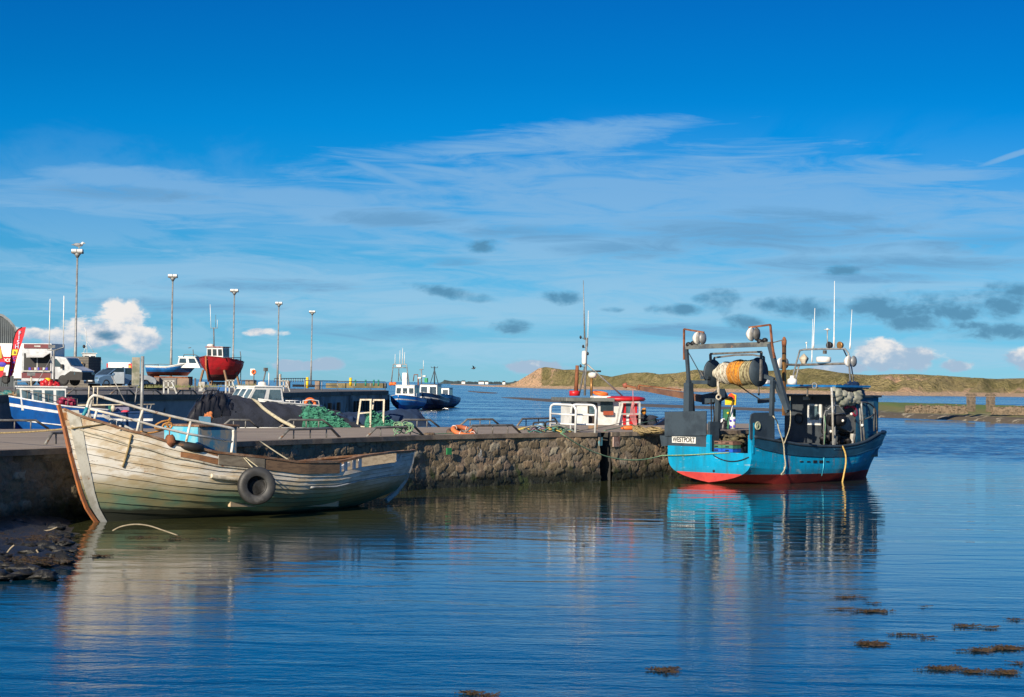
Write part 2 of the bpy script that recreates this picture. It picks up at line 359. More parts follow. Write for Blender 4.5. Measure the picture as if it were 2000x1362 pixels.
m, nb, b = new_mat('rubble_stone'); M_STONE = m
at = nb.node('ShaderNodeAttribute', attribute_name='stone'); atm = nb.node('ShaderNodeAttribute', attribute_name='mortar')
p = nb.pos(); x, y, z = nb.sep(p)
base = nb.ramp(at.outputs['Fac'], [(0, (0.11, 0.085, 0.055)), (0.2, (0.20, 0.15, 0.09)), (0.4, (0.26, 0.21, 0.14)), (0.55, (0.17, 0.145, 0.11)), (0.7, (0.30, 0.21, 0.125)), (0.85, (0.20, 0.15, 0.115)), (1, (0.34, 0.30, 0.22))])
nn = nb.noise(p, 5.0, 7, 0.68); n4 = nb.noise(p, 22.0, 4, 0.65)
base = nb.mix(nb.math('MULTIPLY', nb.ss(nn, 0.50, 0.62), 0.5), base, (0.09, 0.07, 0.045))
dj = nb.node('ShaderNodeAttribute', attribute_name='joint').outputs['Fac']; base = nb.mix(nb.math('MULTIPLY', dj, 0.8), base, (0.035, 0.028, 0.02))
base = nb.mix(nb.math('MULTIPLY', nb.ss(n4, 0.56, 0.72), 0.5), base, (0.32, 0.28, 0.21))
base = nb.mix(nb.math('MULTIPLY', atm.outputs['Fac'], 0.85), base, (0.23, 0.20, 0.155))
base = nb.mix(nb.math('MULTIPLY', nb.ss(nb.noise(nb.scale(p, (1.2, 1.2, 0.35)), 1.0, 5, 0.7), 0.66, 0.74), nb.ss(z, 0.9, 1.4)), base, (0.55, 0.56, 0.55))   # bird lime
wet = nb.math('ADD', z, nb.math('MULTIPLY', nb.math('SUBTRACT', nb.noise(nb.scale(p, (0.8, 0.8, 0.6)), 1.0, 5, 0.6), 0.5), 1.3))
base = nb.mix(nb.ss(wet, 0.85, 0.25), base, (0.020, 0.021, 0.012))
base = nb.mix(nb.math('MULTIPLY', nb.ss(nb.noise(p, 1.3, 4), 0.56, 0.66), nb.ss(wet, 1.1, 0.5)), base, (0.035, 0.048, 0.012))
nb.set(b.inputs['Base Color'], base); nb.set(b.inputs['Roughness'], nb.math('ADD', 0.55, nb.math('MULTIPLY', nb.ss(wet, 0.2, 0.9), 0.35)))
nb.set(b.inputs['Normal'], nb.bump(nb.math('ADD', nn, nb.math('MULTIPLY', n4, 0.4)), 0.9, 0.06))
M_COPE = mat('coping_concrete', (0.27, 0.215, 0.16), (0.17, 0.13, 0.10), sc=1.2, rough=0.9, bump=0.3)
M_QUAY = mat('quay_concrete', (0.16, 0.15, 0.135), (0.09, 0.085, 0.08), sc=0.5, rough=0.9)
M_DARKC = mat('dark_quay_face', (0.34, 0.35, 0.355), (0.20, 0.205, 0.21), sc=0.4, rough=0.9, rust=(0.10, 0.06, 0.035), rsc=0.6)
M_SHEET = mat('steel_sheet_pile', (0.045, 0.035, 0.032), (0.025, 0.022, 0.022), sc=1.0, rough=0.85, rust=(0.16, 0.06, 0.025), rsc=1.0)
M_RUST = mat('rusty_steel', (0.23, 0.085, 0.035), (0.12, 0.04, 0.02), sc=3, rough=0.85)
M_GALV = mat('galvanised_steel', (0.30, 0.31, 0.31), (0.20, 0.20, 0.195), sc=4, rough=0.5, metal=0.3, rust=(0.22, 0.10, 0.04), rt=(0.66, 0.74))
M_GREYT = mat('dull_grey_tube', (0.13, 0.13, 0.125), (0.075, 0.07, 0.065), sc=4, rough=0.6, rust=(0.16, 0.08, 0.04))
M_WHITE = mat('white_paint', (0.72, 0.73, 0.72), (0.60, 0.60, 0.58), sc=2, rough=0.45, rust=(0.33, 0.17, 0.07), rt=(0.70, 0.76))
M_CREAM = mat('cream_paint_worn', (0.62, 0.56, 0.43), (0.42, 0.37, 0.28), sc=5, rough=0.6, rust=(0.25, 0.10, 0.04), rt=(0.60, 0.68))
M_BLACK = mat('black_rubber', (0.022, 0.022, 0.023), (0.014, 0.014, 0.014), sc=5, rough=0.65)
M_GLASS = mat('dark_window_glass', (0.025, 0.04, 0.05), (0.04, 0.06, 0.07), sc=1, rough=0.12, spec=0.9)
M_GLASSL = mat('pale_window_glass', (0.10, 0.16, 0.19), (0.04, 0.07, 0.085), sc=1.5, rough=0.12, spec=0.9)
M_YEL = mat('yellow_paint', (0.80, 0.55, 0.01), (0.65, 0.40, 0.01), sc=2, rough=0.5)
M_ORANGE = mat('orange_plastic', (0.80, 0.16, 0.02), (0.62, 0.13, 0.03), sc=4, rough=0.55)
M_RED = mat('red_paint', (0.55, 0.015, 0.02), (0.40, 0.012, 0.018), sc=2, rough=0.4)
M_ROPEW = mat('pale_rope', (0.50, 0.45, 0.32), (0.30, 0.27, 0.18), sc=20, rough=0.9)
M_ROPEO = mat('orange_rope', (0.50, 0.25, 0.07), (0.30, 0.13, 0.03), sc=15, rough=0.9)
M_ROPEG = mat('green_rope', (0.12, 0.32, 0.18), (0.30, 0.36, 0.22), sc=15, rough=0.9)
M_WOOD = mat('weathered_plank', (0.26, 0.16, 0.09), (0.16, 0.10, 0.06), sc=3, rough=0.85, streak=(1, 6, 6))
M_TAN = mat('tan_rope', (0.36, 0.27, 0.13), (0.20, 0.15, 0.07), sc=14, rough=0.9)

# ---- near pier: deck, stone face, coping
edge_px = [(-330, 915), (-150, 896), (0, 880.5), (240, 871.5), (500, 862), (830, 851), (1010, 847.5), (1172, 845.5)]
near = [G(a, b_, DZ) for a, b_ in edge_px]
ptB = [(1193, 845.0), (1300, 843.2), (1420, 841.5), (1500, 840.3)]
nearB = [G(a, b_, DZ) for a, b_ in ptB]
back_px = [(1490, 827.5), (1290, 827.5), (1105, 828), (1040, 832.5), (850, 834.5), (430, 836.5), (0, 838.5), (-300, 841)]
back = [G(a, b_, DZ) for a, b_ in back_px]
allnear = near + nearB
mb = MB(); rows = []
nb_rev = back[::-1]
def along(poly, k, n):
    L = [0]
    for a, c in zip(poly, poly[1:]): L.append(L[-1] + (c - a).length)
    t = L[-1] * k / n
    for i in range(len(poly) - 1):
        if t <= L[i + 1] + 1e-6: return poly[i].lerp(poly[i + 1], (t - L[i]) / (L[i + 1] - L[i]))
    return poly[-1]
r1 = [along(allnear, k, 60) for k in range(61)]; r2 = [along(nb_rev, k, 60) for k in range(61)]
inn = []
for a, c in zip(r1, r2): d = (c - a).normalized(); inn.append(a + d * 0.5)
mb.grid([r2, inn], sm=False)
low = [q - V((0, 0, 3.0)) for q in r2]; mb.grid([low, r2], sm=False)
e = [inn[-1], r2[-1]]; mb.add([r1[-1], r2[-1], r2[-1] - V((0, 0, 3)), r1[-1] - V((0, 0, 3))], [(0, 1, 2, 3)])
struct('pier_deck', mb, M_DECK)

def stone_wall(line, z0, z1, seed, res=0.045, amp=0.07):
    """rubble masonry face following a plan line; every stone bulges from the joints"""
    L = [0]
    for a, c in zip(line, line[1:]): L.append(L[-1] + (c - a).length)
    n = int(L[-1] / res); nz = int((z1 - z0) / res); rs = np.random.RandomState(seed)
    s = np.linspace(0, L[-1], n + 1); zz = np.linspace(z0, z1, nz + 1)
    ph = np.interp(s, L, [q.x for q in line]); py = np.interp(s, L, [q.y for q in line])
    cw, ch = 0.50, 0.28; gx = int(L[-1] / cw) + 4; gz = int((z1 - z0) / ch) + 4
    jx = rs.rand(gx, gz); jz = rs.rand(gx, gz); val = rs.rand(gx, gz); pro = rs.rand(gx, gz)
    sgn, zgn = np.meshgrid(s, zz, indexing='ij')
    ws = sgn + 0.05 * np.sin(zgn * 9 + sgn * 2.1) ; wz = zgn + 0.04 * np.sin(sgn * 3.7) + 0.03 * np.sin(sgn * 11 + zgn * 5)
    ci = np.floor(ws / cw).astype(int); cj = np.floor((wz - z0) / ch).astype(int)
    d1 = np.full(sgn.shape, 9.0); d2 = np.full(sgn.shape, 9.0); vv = np.zeros(sgn.shape); pp = np.zeros(sgn.shape)
    for a in (-1, 0, 1):
        for c in (-1, 0, 1):
            ii = np.clip(ci + a + 1, 0, gx - 1); jj = np.clip(cj + c + 1, 0, gz - 1)
            off = (jj % 2) * 0.5
            cx = (ci + a + 0.15 + 0.7 * jx[ii, jj] + off * 0.6) * cw; cz = z0 + (cj + c + 0.25 + 0.5 * jz[ii, jj]) * ch
            ax_, az_ = np.abs(ws - cx) / cw, np.abs(wz - cz) / ch; dd = 0.62 * np.maximum(ax_, az_) + 0.38 * np.sqrt(ax_ ** 2 + az_ ** 2)
            near_ = dd < d1
            d2 = np.where(near_, d1, np.minimum(d2, dd)); vv = np.where(near_, val[ii, jj], vv); pp = np.where(near_, pro[ii, jj], pp); d1 = np.where(near_, dd, d1)
    edge = np.clip((d2 - d1) / 0.13, 0, 1)
    disp = amp * (np.sqrt(edge) * (0.35 + 1.0 * pp)) + 0.014 * rs.rand(*sgn.shape) + 0.05 * np.sin(sgn * 1.3 + zgn * 2) * np.sin(zgn * 3.1)
    mort = np.clip(1 - edge * 1.6, 0, 1) * (rs.rand(gx)[np.clip(ci // 6, 0, gx - 1)] > 0.35)
    tx = np.gradient(ph, s); ty = np.gradient(py, s); nx, ny = ty, -tx
    k = np.hypot(nx, ny); nx /= k; ny /= k
    ker = np.ones(9) / 9; nx = np.convolve(np.pad(nx, 4, 'edge'), ker, 'valid'); ny = np.convolve(np.pad(ny, 4, 'edge'), ker, 'valid')
    batter = (z1 - zgn) * 0.05
    Xv = ph[:, None] + nx[:, None] * (disp + batter - 0.06); Yv = py[:, None] + ny[:, None] * (disp + batter - 0.06)
    verts = np.stack([Xv, Yv, zgn], -1).reshape(-1, 3)
    i = np.arange(n)[:, None]; j = np.arange(nz)[None, :]; a0 = (i * (nz + 1) + j).ravel()
    faces = np.stack([a0, a0 + nz + 1, a0 + nz + 2, a0 + 1], -1)
    me = bpy.data.meshes.new('stone_face'); me.from_pydata(verts.tolist(), [], faces.tolist())
    at = me.attributes.new('stone', 'FLOAT', 'POINT'); at.data.foreach_set('value', vv.ravel().astype(np.float32))
    at = me.attributes.new('mortar', 'FLOAT', 'POINT'); at.data.foreach_set('value', mort.ravel().astype(np.float32))
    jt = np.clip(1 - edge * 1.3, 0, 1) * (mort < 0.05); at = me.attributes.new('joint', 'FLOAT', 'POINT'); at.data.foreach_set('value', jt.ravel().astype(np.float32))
    me.materials.append(M_STONE); me.polygons.foreach_set('use_smooth', [True] * len(me.polygons)); me.update()
    return me
def coping(line, name, parent):
    mb = MB(); n = 40; a = [along(line, k, n) for k in range(n + 1)]; out = []; i2 = []
    for k, q in enumerate(a):
        t = (a[min(k + 1, n)] - a[max(k - 1, 0)]).normalized(); nn_ = V((t.y, -t.x, 0)); j = 0.02 * math.sin(k * 2.3) + 0.012 * math.sin(k * 5.1)
        out.append(q + nn_ * (0.07 + j)); i2.append(q - nn_ * 0.52)
    dn = V((0, 0, 0.16)); up = V((0, 0, 0.012))
    mb.grid([[q - dn for q in i2], [q - dn for q in out], [q + up for q in out], [q + up for q in i2]][::-1], sm=False)
    mb.add([out[-1] - dn, out[-1] + up, i2[-1] + up, i2[-1] - dn], [(0, 1, 2, 3)]); mb.add([out[0] - dn, out[0] + up, i2[0] + up, i2[0] - dn], [(3, 2, 1, 0)])
    return mb.build(name, M_COPE, parent, world=True)
t = thing('pier_wall', 'long rubble stone face of the pier behind the old wooden boat', 'stone wall', near[4] - V((0, 0, DZ)))
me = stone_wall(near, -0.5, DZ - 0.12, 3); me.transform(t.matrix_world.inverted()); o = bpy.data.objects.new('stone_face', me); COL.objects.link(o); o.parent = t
coping(near, 'coping', t)
t = thing('pier_wall', 'short rubble stone face of the pier beside the blue trawler stern', 'stone wall', nearB[0] - V((0, 0, DZ)))
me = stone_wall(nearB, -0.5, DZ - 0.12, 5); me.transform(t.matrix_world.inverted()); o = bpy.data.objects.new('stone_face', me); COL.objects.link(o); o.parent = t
coping(nearB, 'coping', t)
# ladder recess: dark slot between the two faces
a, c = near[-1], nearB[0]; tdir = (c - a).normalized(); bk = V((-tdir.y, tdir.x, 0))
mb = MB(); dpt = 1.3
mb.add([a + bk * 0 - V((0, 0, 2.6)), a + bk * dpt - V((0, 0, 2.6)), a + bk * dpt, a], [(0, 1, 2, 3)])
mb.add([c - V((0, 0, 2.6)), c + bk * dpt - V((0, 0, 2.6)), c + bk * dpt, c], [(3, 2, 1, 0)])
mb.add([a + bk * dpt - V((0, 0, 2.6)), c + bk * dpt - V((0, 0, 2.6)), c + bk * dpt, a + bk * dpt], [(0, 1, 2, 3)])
o = mb.build('recess', mat('shaded_recess_stone', (0.025, 0.024, 0.022), (0.015, 0.015, 0.013), sc=2, rough=.7), t, world=True)  # near-black stone: the shade inside the slot is put into the colour
mb = MB(); mid = a.lerp(c, 0.5) + bk * 0.95
for s_ in (-0.18, 0.18): mb.bar(mid + tdir * s_ - V((0, 0, 2.3)), mid + tdir * s_ + V((0, 0, 0.0)), 0.06, 0.06)
for k in range(9): mb.bar(mid - tdir * 0.18 - V((0, 0, 0.1 + k * 0.26)), mid + tdir * 0.18 - V((0, 0, 0.1 + k * 0.26)), 0.03, 0.03)
q = mb.build('ladder', mat('dark_rusted_ladder', (0.05, 0.025, 0.015), sc=3), t, world=True)
# painted end stones by the recess
mb = MB(); e0 = G(1168, 846, DZ); 
q0 = near[-1] + V((tdir.y, -tdir.x, 0)) * 0.10
mb.box(q0 - tdir * 0.12 - V((0, 0, 0.36)), (0.24, 0.06, 0.36), rz=math.atan2(tdir.y, tdir.x))
mb.build('painted_stone', mat('faded_cyan_paint', (0.08, 0.28, 0.34), (0.16, 0.13, 0.10), sc=4), t, world=True)
mb = MB(); q1 = nearB[0] + V((tdir.y, -tdir.x, 0)) * 0.09
mb.box(q1 + tdir * 0.3 - V((0, 0, 0.40)), (0.5, 0.05, 0.42), rz=math.atan2(tdir.y, tdir.x))
mb.build('painted_stone', mat('faded_pink_paint', (0.42, 0.30, 0.25), (0.25, 0.12, 0.09), sc=4), t, world=True)

# ---- far quay: rising ground on the left, edge running away
qe = [(-260, 776, 78), (-60, 773, 95), (0, 772, 100), (250, 771, 116), (500, 770.2, 131), (560, 767.2, 152), (660, 765.0, 178), (757, 763.6, 203), (748, 761.8, 305)]
qedge = [P(a, b_, d) for a, b_, d in qe]
mb = MB()
seg = [(6, 0.0), (14, 0.16), (30, 0.26), (60, 0.30), (130, 0.42), (260, 0.5)]
rows = [[V(q) for q in qedge]]
for dd, rise in seg:
    rows.append([V((q.x - dd, q.y + dd * 0.35, q.z + rise * max(0, min(1, (170 - q.y) / 60)))) for q in qedge])
mb.grid(rows[::-1], sm=True)
# end of the quay
endr = [r[-1] for r in rows]; mb.grid([[V((q.x, q.y, -1)) for q in endr], endr], sm=False)
struct('quay_ground', mb, M_QUAY)
t = thing('quay_wall', 'dark concrete wall of the far quay beyond the tarpaulins', 'quay wall', (qedge[4].x, qedge[4].y, 0))
mb = MB(); n = 90; a = [along(qedge, k, n) for k in range(n + 1)]
def qrow(dx, z): return [V((q.x + dx, q.y, z if z < 0 else q.z - z)) for q in a]
mb.grid([qrow(0.0, -1.0), qrow(0.0, 0.35)], sm=False); mb.build('wall_face', M_DARKC, t, world=True)
mb = MB(); mb.grid([qrow(0.12, 0.35), qrow(0.12, 0.0)], sm=False); mb.grid([qrow(0.12, 0.0), [q - V((0.8, 0, 0)) for q in a]], sm=False); mb.grid([qrow(0.0, 0.35), qrow(0.12, 0.35)], sm=False)
for v_ in mb.v: v_.z += 0.006
mb.build('coping', M_QUAY, t, world=True)
# vertical buttresses and sheet piling
mb = MB()
for k in range(22, 60):
    q = a[k]
    if k % 6 == 0: mb.box((q.x + 0.15, q.y, (q.z - 0.4) / 2), (0.3, 0.5, q.z - 0.4))
mb.build('buttress', M_DARKC, t, world=True)
mb = MB()
for k in range(160):
    q = along(qedge, 0.47 * 160 + k * 0.53, 160); mb.box((q.x + 0.10 + 0.07 * (k % 2), q.y, q.z / 2 - 0.9), (0.14, 0.45, q.z))
mb.build('sheet_piling', M_SHEET, t, world=True)
mb = MB()
for px in (634, 652):
    q = min(a, key=lambda s_: abs(1000 + FP * s_.x / s_.y - px)); mb.box((q.x + 0.42, q.y, 0.9), (0.25, 1.3, 2.6))
mb.build('fender_pile', M_RUST, t, world=True)

# ---- far dunes, beach, sand bars, spit, distant land
m, nb, b = new_mat('dune_grass_sand'); M_DUNE = m
at = nb.node('ShaderNodeAttribute', attribute_name='hh'); p = nb.pos(); x, y, z = nb.sep(p)
g = nb.noise(nb.scale(p, (0.020, 0.013, 0.03)), 1.0, 7, 0.62, 0.5); g2 = nb.noise(nb.scale(p, (0.10, 0.05, 0.12)), 1.0, 6, 0.7); g3 = nb.noise(nb.scale(p, (0.5, 0.3, 0.5)), 1.0, 3, 0.7)
grass = nb.mix(nb.ss(g2, 0.36, 0.64), (0.33, 0.28, 0.125), (0.19, 0.17, 0.07))
grass = nb.mix(nb.ss(g, 0.46, 0.56), grass, (0.36, 0.29, 0.14)); grass = nb.mix(nb.math('MULTIPLY', nb.ss(g3, 0.48, 0.62), 0.6), grass, (0.15, 0.13, 0.05))
sandc = (0.56, 0.37, 0.23)
sm_ = nb.ss(nb.math('ADD', nb.math('MULTIPLY', g, 1.0), nb.math('MULTIPLY', at.outputs['Fac'], -0.22)), 0.53, 0.56)
sm_ = nb.math('MULTIPLY', sm_, nb.ss(g3, 0.30, 0.45))
col = nb.mix(sm_, grass, sandc)
beach = nb.ss(nb.math('ADD', z, nb.math('MULTIPLY', g2, 2.0)), 3.6, 2.6)
col = nb.mix(beach, col, (0.60, 0.42, 0.27))
cl = nb.node('ShaderNodeAttribute', attribute_name='cliff'); cn = nb.noise(nb.scale(p, (0.16, 0.05, 0.3)), 1.0, 5, 0.7)
col = nb.mix(nb.math('MULTIPLY', cl.outputs['Fac'], nb.ss(cn, 0.36, 0.46)), col, (0.70, 0.46, 0.28))
nb.set(b.inputs['Base Color'], col); b.inputs['Roughness'].default_value = 1.0; b.inputs['Specular IOR Level'].default_value = 0.1
nb.set(b.inputs['Normal'], nb.bump(nb.math('ADD', g2, nb.math('MULTIPLY', g3, 0.8)), 1.0, 5.0))
top = [(940, 754), (985, 752), (1005, 749), (1020, 740), (1040, 728), (1052, 720), (1066, 717), (1080, 719), (1100, 722), (1130, 722), (1165, 730), (1195, 736), (1230, 729), (1262, 727), (1290, 731), (1322, 729), (1360, 722), (1400, 726), (1450, 722), (1500, 724), (1545, 722), (1580, 719), (1605, 722), (1640, 728), (1670, 731), (1700, 733), (1740, 731), (1790, 731), (1830, 733), (1870, 736), (1905, 738), (1950, 740), (2000, 739), (2100, 742), (2300, 745)]
shore = [(940, 755, 1900), (1050, 758, 1854), (1200, 762, 1700), (1400, 766, 1400), (1650, 771.4, 1139), (2000, 775.6, 1190), (2300, 779, 1190)]
mb = MB(); rows = []; hv = []; cv = []
NP = 340; ND = 46
pxs = np.linspace(940, 2300, NP)
for j in range(ND + 1):
    row = []
    vj = j / ND
    for i, px in enumerate(pxs):
        ty = interp(px, top); hor = 748.7 + (px - 1000) * 0.0131
        # shoreline by photo row
        sy = interp(px, [(a0, b0) for a0, b0, c0 in shore]); d0 = CAM.z * FP / (sy - hor)
        dtop = d0 + 150 + 30 * math.sin(px * 0.013)
        htop = CAM.z + (hor - ty) * dtop / FP
        u = vj * 1.5
        d = d0 - 12 + (dtop - d0 + 12) * u
        fr_ = max(0, min(1, (u - 0.16) / 0.84)); cliff = 1.0 if 1000 < px < 1058 and ty < 752 else 0.0
        if u <= 1:
            prof_ = fr_ ** (1.25 if not cliff else 0.75)
            # secondary ridges in front
            rid = 0.75 * (0.5 - abs(noise.noise(V((px * 0.011 + u * 1.5, u * 1.8, 5.0)))) * 1.6) + 0.5 * (0.35 - abs(noise.noise(V((px * 0.026, u * 4.0, 1.0))))) + 0.25 * noise.noise(V((px * 0.07, u * 9, 2.0)))
            hgt = max(0.0, htop - 1.2) * max(0.0, min(1.0, prof_ + rid * math.sin(math.pi * min(1, fr_)) * 1.0)) + 1.6 * min(1, (u / 0.14)) - 0.4
        else:
            hgt = (htop) * (1 - (u - 1) * 0.9) - 1 * (u - 1) * 6
        hgt = min(hgt, (CAM.z + (hor - ty) * d / FP) if u <= 1.0 else hgt)
        X = (px - 1000) / FP * d
        row.append(V((X, d, hgt))); hv.append(vj); cv.append(cliff if 0.1 < vj < 0.66 else 0)
    rows.append(row)
mb.grid(rows, sm=True)
o = struct('sand_dunes', mb, M_DUNE)
at = o.data.attributes.new('hh', 'FLOAT', 'POINT'); at.data.foreach_set('value', hv)
at = o.data.attributes.new('cliff', 'FLOAT', 'POINT'); at.data.foreach_set('value', [float(c_) for c_ in cv])
M_SAND = mat('beach_sand', (0.56, 0.40, 0.25), (0.46, 0.33, 0.21), sc=0.05, rough=1)
mb = MB(); f_ = [G(880, 751.6), G(1000, 757.3), G(1110, 760.8)]; bk_ = [G(880, 750.6), G(1000, 755.0), G(1110, 757.0)]
mb.grid([[q + V((0, 0, 0.05)) for q in f_], [q + V((0, 0, 0.6)) for q in bk_]])
struct('beach', mb, M_SAND)
M_LAND = mat('far_land', (0.07, 0.11, 0.10), (0.04, 0.07, 0.07), sc=0.004, rough=1)
mb = MB(); rA = []; rB = []; rC = []
for k in range(120):
    px = 855 + k * 1.6; d = 5200; hh_ = 2.5 + 5 * noise.noise(V((px * 0.05, 0, 0))) + 3.5 * noise.noise(V((px * 0.23, 2, 0)))
    hh_ = max(0.6, hh_ + 4.5) * min(1, (px - 854) / 12)
    x0 = (px - 1000) / FP * d
    rA.append(V((x0, d, -0.5))); rB.append(V((x0, d + 60, hh_))); rC.append(V((x0, d + 500, hh_ * 0.8)))
mb.grid([rA, rB, rC]); struct('distant_shore', mb, M_LAND)
MWALLW = mat('white_render', (0.75, 0.74, 0.70), (0.65, 0.63, 0.6), sc=0.3); MROOFD = mat('slate_roof', (0.05, 0.055, 0.065), sc=0.3)
for k, (px, py, w_, lab) in enumerate([(905, 750.2, 9, 'tiny white cottage far off on the low shore, left one of the distant cottages'), (940, 750.2, 14, 'widest white house far off on the low shore left of the dune headland'), (950.5, 750.0, 8, 'small white house far off just right of the widest distant house'), (984, 750.3, 7, 'tiny white house far off nearest to the dune headland')]):
    q = P(px, py, 5150); t = thing('distant_house', lab, 'house', (q.x, q.y, 0.5), 0, 'white houses on the distant shore')
    mb = MB(); mb.box((0, 0, 3), (w_, 8, 6)); mb.build('wall', MWALLW, t)
    mb = MB(); mb.prism([(-w_ / 2 - .3, -4.3, 6), (-w_ / 2 - .3, 4.3, 6), (-w_ / 2 - .3, 0, 9)], (w_ + .6, 0, 0)); mb.build('roof', MROOFD, t)
M_MUD = mat('mud_bar', (0.14, 0.115, 0.085), (0.08, 0.065, 0.045), sc=0.4, rough=0.75)
M_SPIT = None
m, nb, b = new_mat('spit_ground'); M_SPIT = m
p = nb.pos(); x, y, z = nb.sep(p); n1 = nb.noise(p, 0.5, 5, 0.65); n2 = nb.noise(p, 3.0, 5, 0.7)
zz = nb.math('ADD', z, nb.math('MULTIPLY', nb.math('SUBTRACT', n1, 0.5), 0.5))
col = nb.mix(nb.ss(zz, 0.55, 0.75), (0.10, 0.080, 0.055), (0.16, 0.155, 0.04)); col = nb.mix(nb.ss(zz, 1.15, 1.5), col, (0.11, 0.16, 0.025))
col = nb.mix(nb.math('MULTIPLY', nb.ss(n1, 0.55, 0.62), nb.ss(zz, 1.0, 0.8)), col, (0.36, 0.31, 0.22)); col = nb.mix(nb.math('MULTIPLY', nb.ss(n2, 0.5, 0.7), 0.5), col, (0.05, 0.045, 0.025))
nb.set(b.inputs['Base Color'], col); b.inputs['Roughness'].default_value = 0.95; nb.set(b.inputs['Normal'], nb.bump(n2, 0.6, 0.1))
def bar_(name, fr_px, bk_px, hgt, mt):
    mb = MB(); n = 60; f_ = [along([G(a_, b_) for a_, b_ in fr_px], k, n) for k in range(n + 1)]; g_ = [along([G(a_, b_) for a_, b_ in bk_px], k, n) for k in range(n + 1)]
    rows = []
    for j in range(9):
        v_ = j / 8; rows.append([f_[k].lerp(g_[k], v_) + V((0, 0, -0.08 + (hgt * math.sin(math.pi * v_) + 0.05 * noise.noise(V((k * .6, j, 0)))) * min(1, k / 5, (n - k) / 5))) for k in range(n + 1)])
    mb.grid(rows); struct(name, mb, mt)
bar_('sand_bar', [(912, 764.6), (935, 768), (960, 769.0), (975, 768.6)], [(912, 764.2), (935, 765.6), (960, 766.5), (975, 768.2)], 0.35, M_MUD)
bar_('mud_bar', [(970, 776.5), (1010, 781), (1060, 785.5), (1100, 787.5), (1240, 795), (1440, 802), (1600, 808), (1730, 816)], [(970, 775.5), (1010, 776.8), (1060, 778.8), (1100, 780), (1240, 788), (1440, 795), (1600, 801), (1730, 806)], 0.28, M_MUD)
# spit
mb = MB(); n = 120; ws_ = [(1560, 806), (1640, 811), (1700, 815.5), (1760, 817), (1850, 820.5), (1930, 824), (2000, 827), (2200, 836)]
zf = [G(a_, b_) for a_, b_ in ws_]; prof = [(0, -0.1), (2.0, 0.35), (4, 0.55), (9, 0.7), (16, 0.85), (24, 1.15), (40, 1.6), (60, 1.75), (95, 1.5), (120, -0.2)]
rows = []
for dd, hh_ in prof:
    row = []
    for k in range(n + 1):
        q = along(zf, k, n); px = 1000 + FP * q.x / q.y; f1 = min(1, max(0, (px - 1560) / 60)); f2 = min(1, max(0, (px - 1745) / 50)); h_ = hh_
        if hh_ > 0.6: h_ = 0.6 + (hh_ - 0.6) * f2
        wd = 1 if px > 1770 else 0.35 + 0.65 * max(0, (px - 1640) / 130)
        row.append(V((q.x + dd * wd * 0.12, q.y + dd * wd + 1.2 * noise.noise(V((k * 0.4, dd, 3))), h_ * f1 + (0.16 * noise.noise(V((k * 0.5, dd * 0.3, 0))) if hh_ > 0 else 0))))
    rows.append(row)
mb.grid(rows); struct('spit', mb, M_SPIT)
# ruined rubble walls and gate pillars on the spit
M_RUIN = mat('old_rubble', (0.20, 0.15, 0.10), (0.10, 0.08, 0.055), sc=3.0, rough=0.95, bump=0.9, bsc=6, rust=(0.27, 0.23, 0.17), rsc=5)
def ruin(pa, pb, lab):
    mb = MB(); rnd = random.Random(int(pa[0])); a_ = P(*pa); c_ = P(*pb); L = (c_ - a_).length; tdir_ = (c_ - a_).normalized()
    mb.bar(a_ - V((0, 0, a_.z - 1.35)), c_ - V((0, 0, c_.z - 1.35)), .45, 1.0)
    for k in range(int(L * 14)):
        s_ = rnd.random(); z_ = rnd.random(); q = a_.lerp(c_, s_); hh_ = 0.95 + 0.18 * noise.noise(V((s_ * 14, pa[0], 0)))
        edge_ = min(1, s_ * 9)
        mb.ell(V((q.x, q.y + rnd.uniform(-.25, .25), 1.0 + z_ * hh_ * edge_)), (rnd.uniform(.12, .26), .25, rnd.uniform(.07, .13)), 6, 4, jit=.3, seed=k)
    return single('ruined_wall', mb, M_RUIN, lab, 'wall', 'ruined walls on the spit')
ruin((1768, 788, 262), (1890, 786, 262), 'longer tumbled rubble wall on the grassy spit, left of both pillars')
ruin((1937, 786, 258), (2060, 788, 252), 'tumbled rubble wall on the grassy spit running right from the right pillar')
mbase = MB()
for px, lab in ((1896.5, 'square stone gate pillar on the spit, left of the pair'), (1934.5, 'square stone gate pillar on the spit, right of the pair')):
    q = P(px, 797, 258); t = thing('gate_pillar', lab, 'pillar', (q.x, q.y, 1.2), 0.3, 'stone gate pillars on the spit')
    mb = MB(); rnd = random.Random(int(px))
    for k in range(9):
        for s_ in (-1, 1): mb.box((s_ * 0.22 + rnd.uniform(-.03, .03), rnd.uniform(-.03, .03), 0.1 + k * 0.22), (0.46, 0.85, 0.205))
    mb.build('shaft', M_RUIN, t, bevel=0.03); mb = MB(); mb.box((0, 0, 2.14), (1.08, 1.02, 0.18)); mb.box((0, 0, 2.28), (0.8, 0.8, 0.12)); mb.build('cap', M_RUIN, t, bevel=0.03)
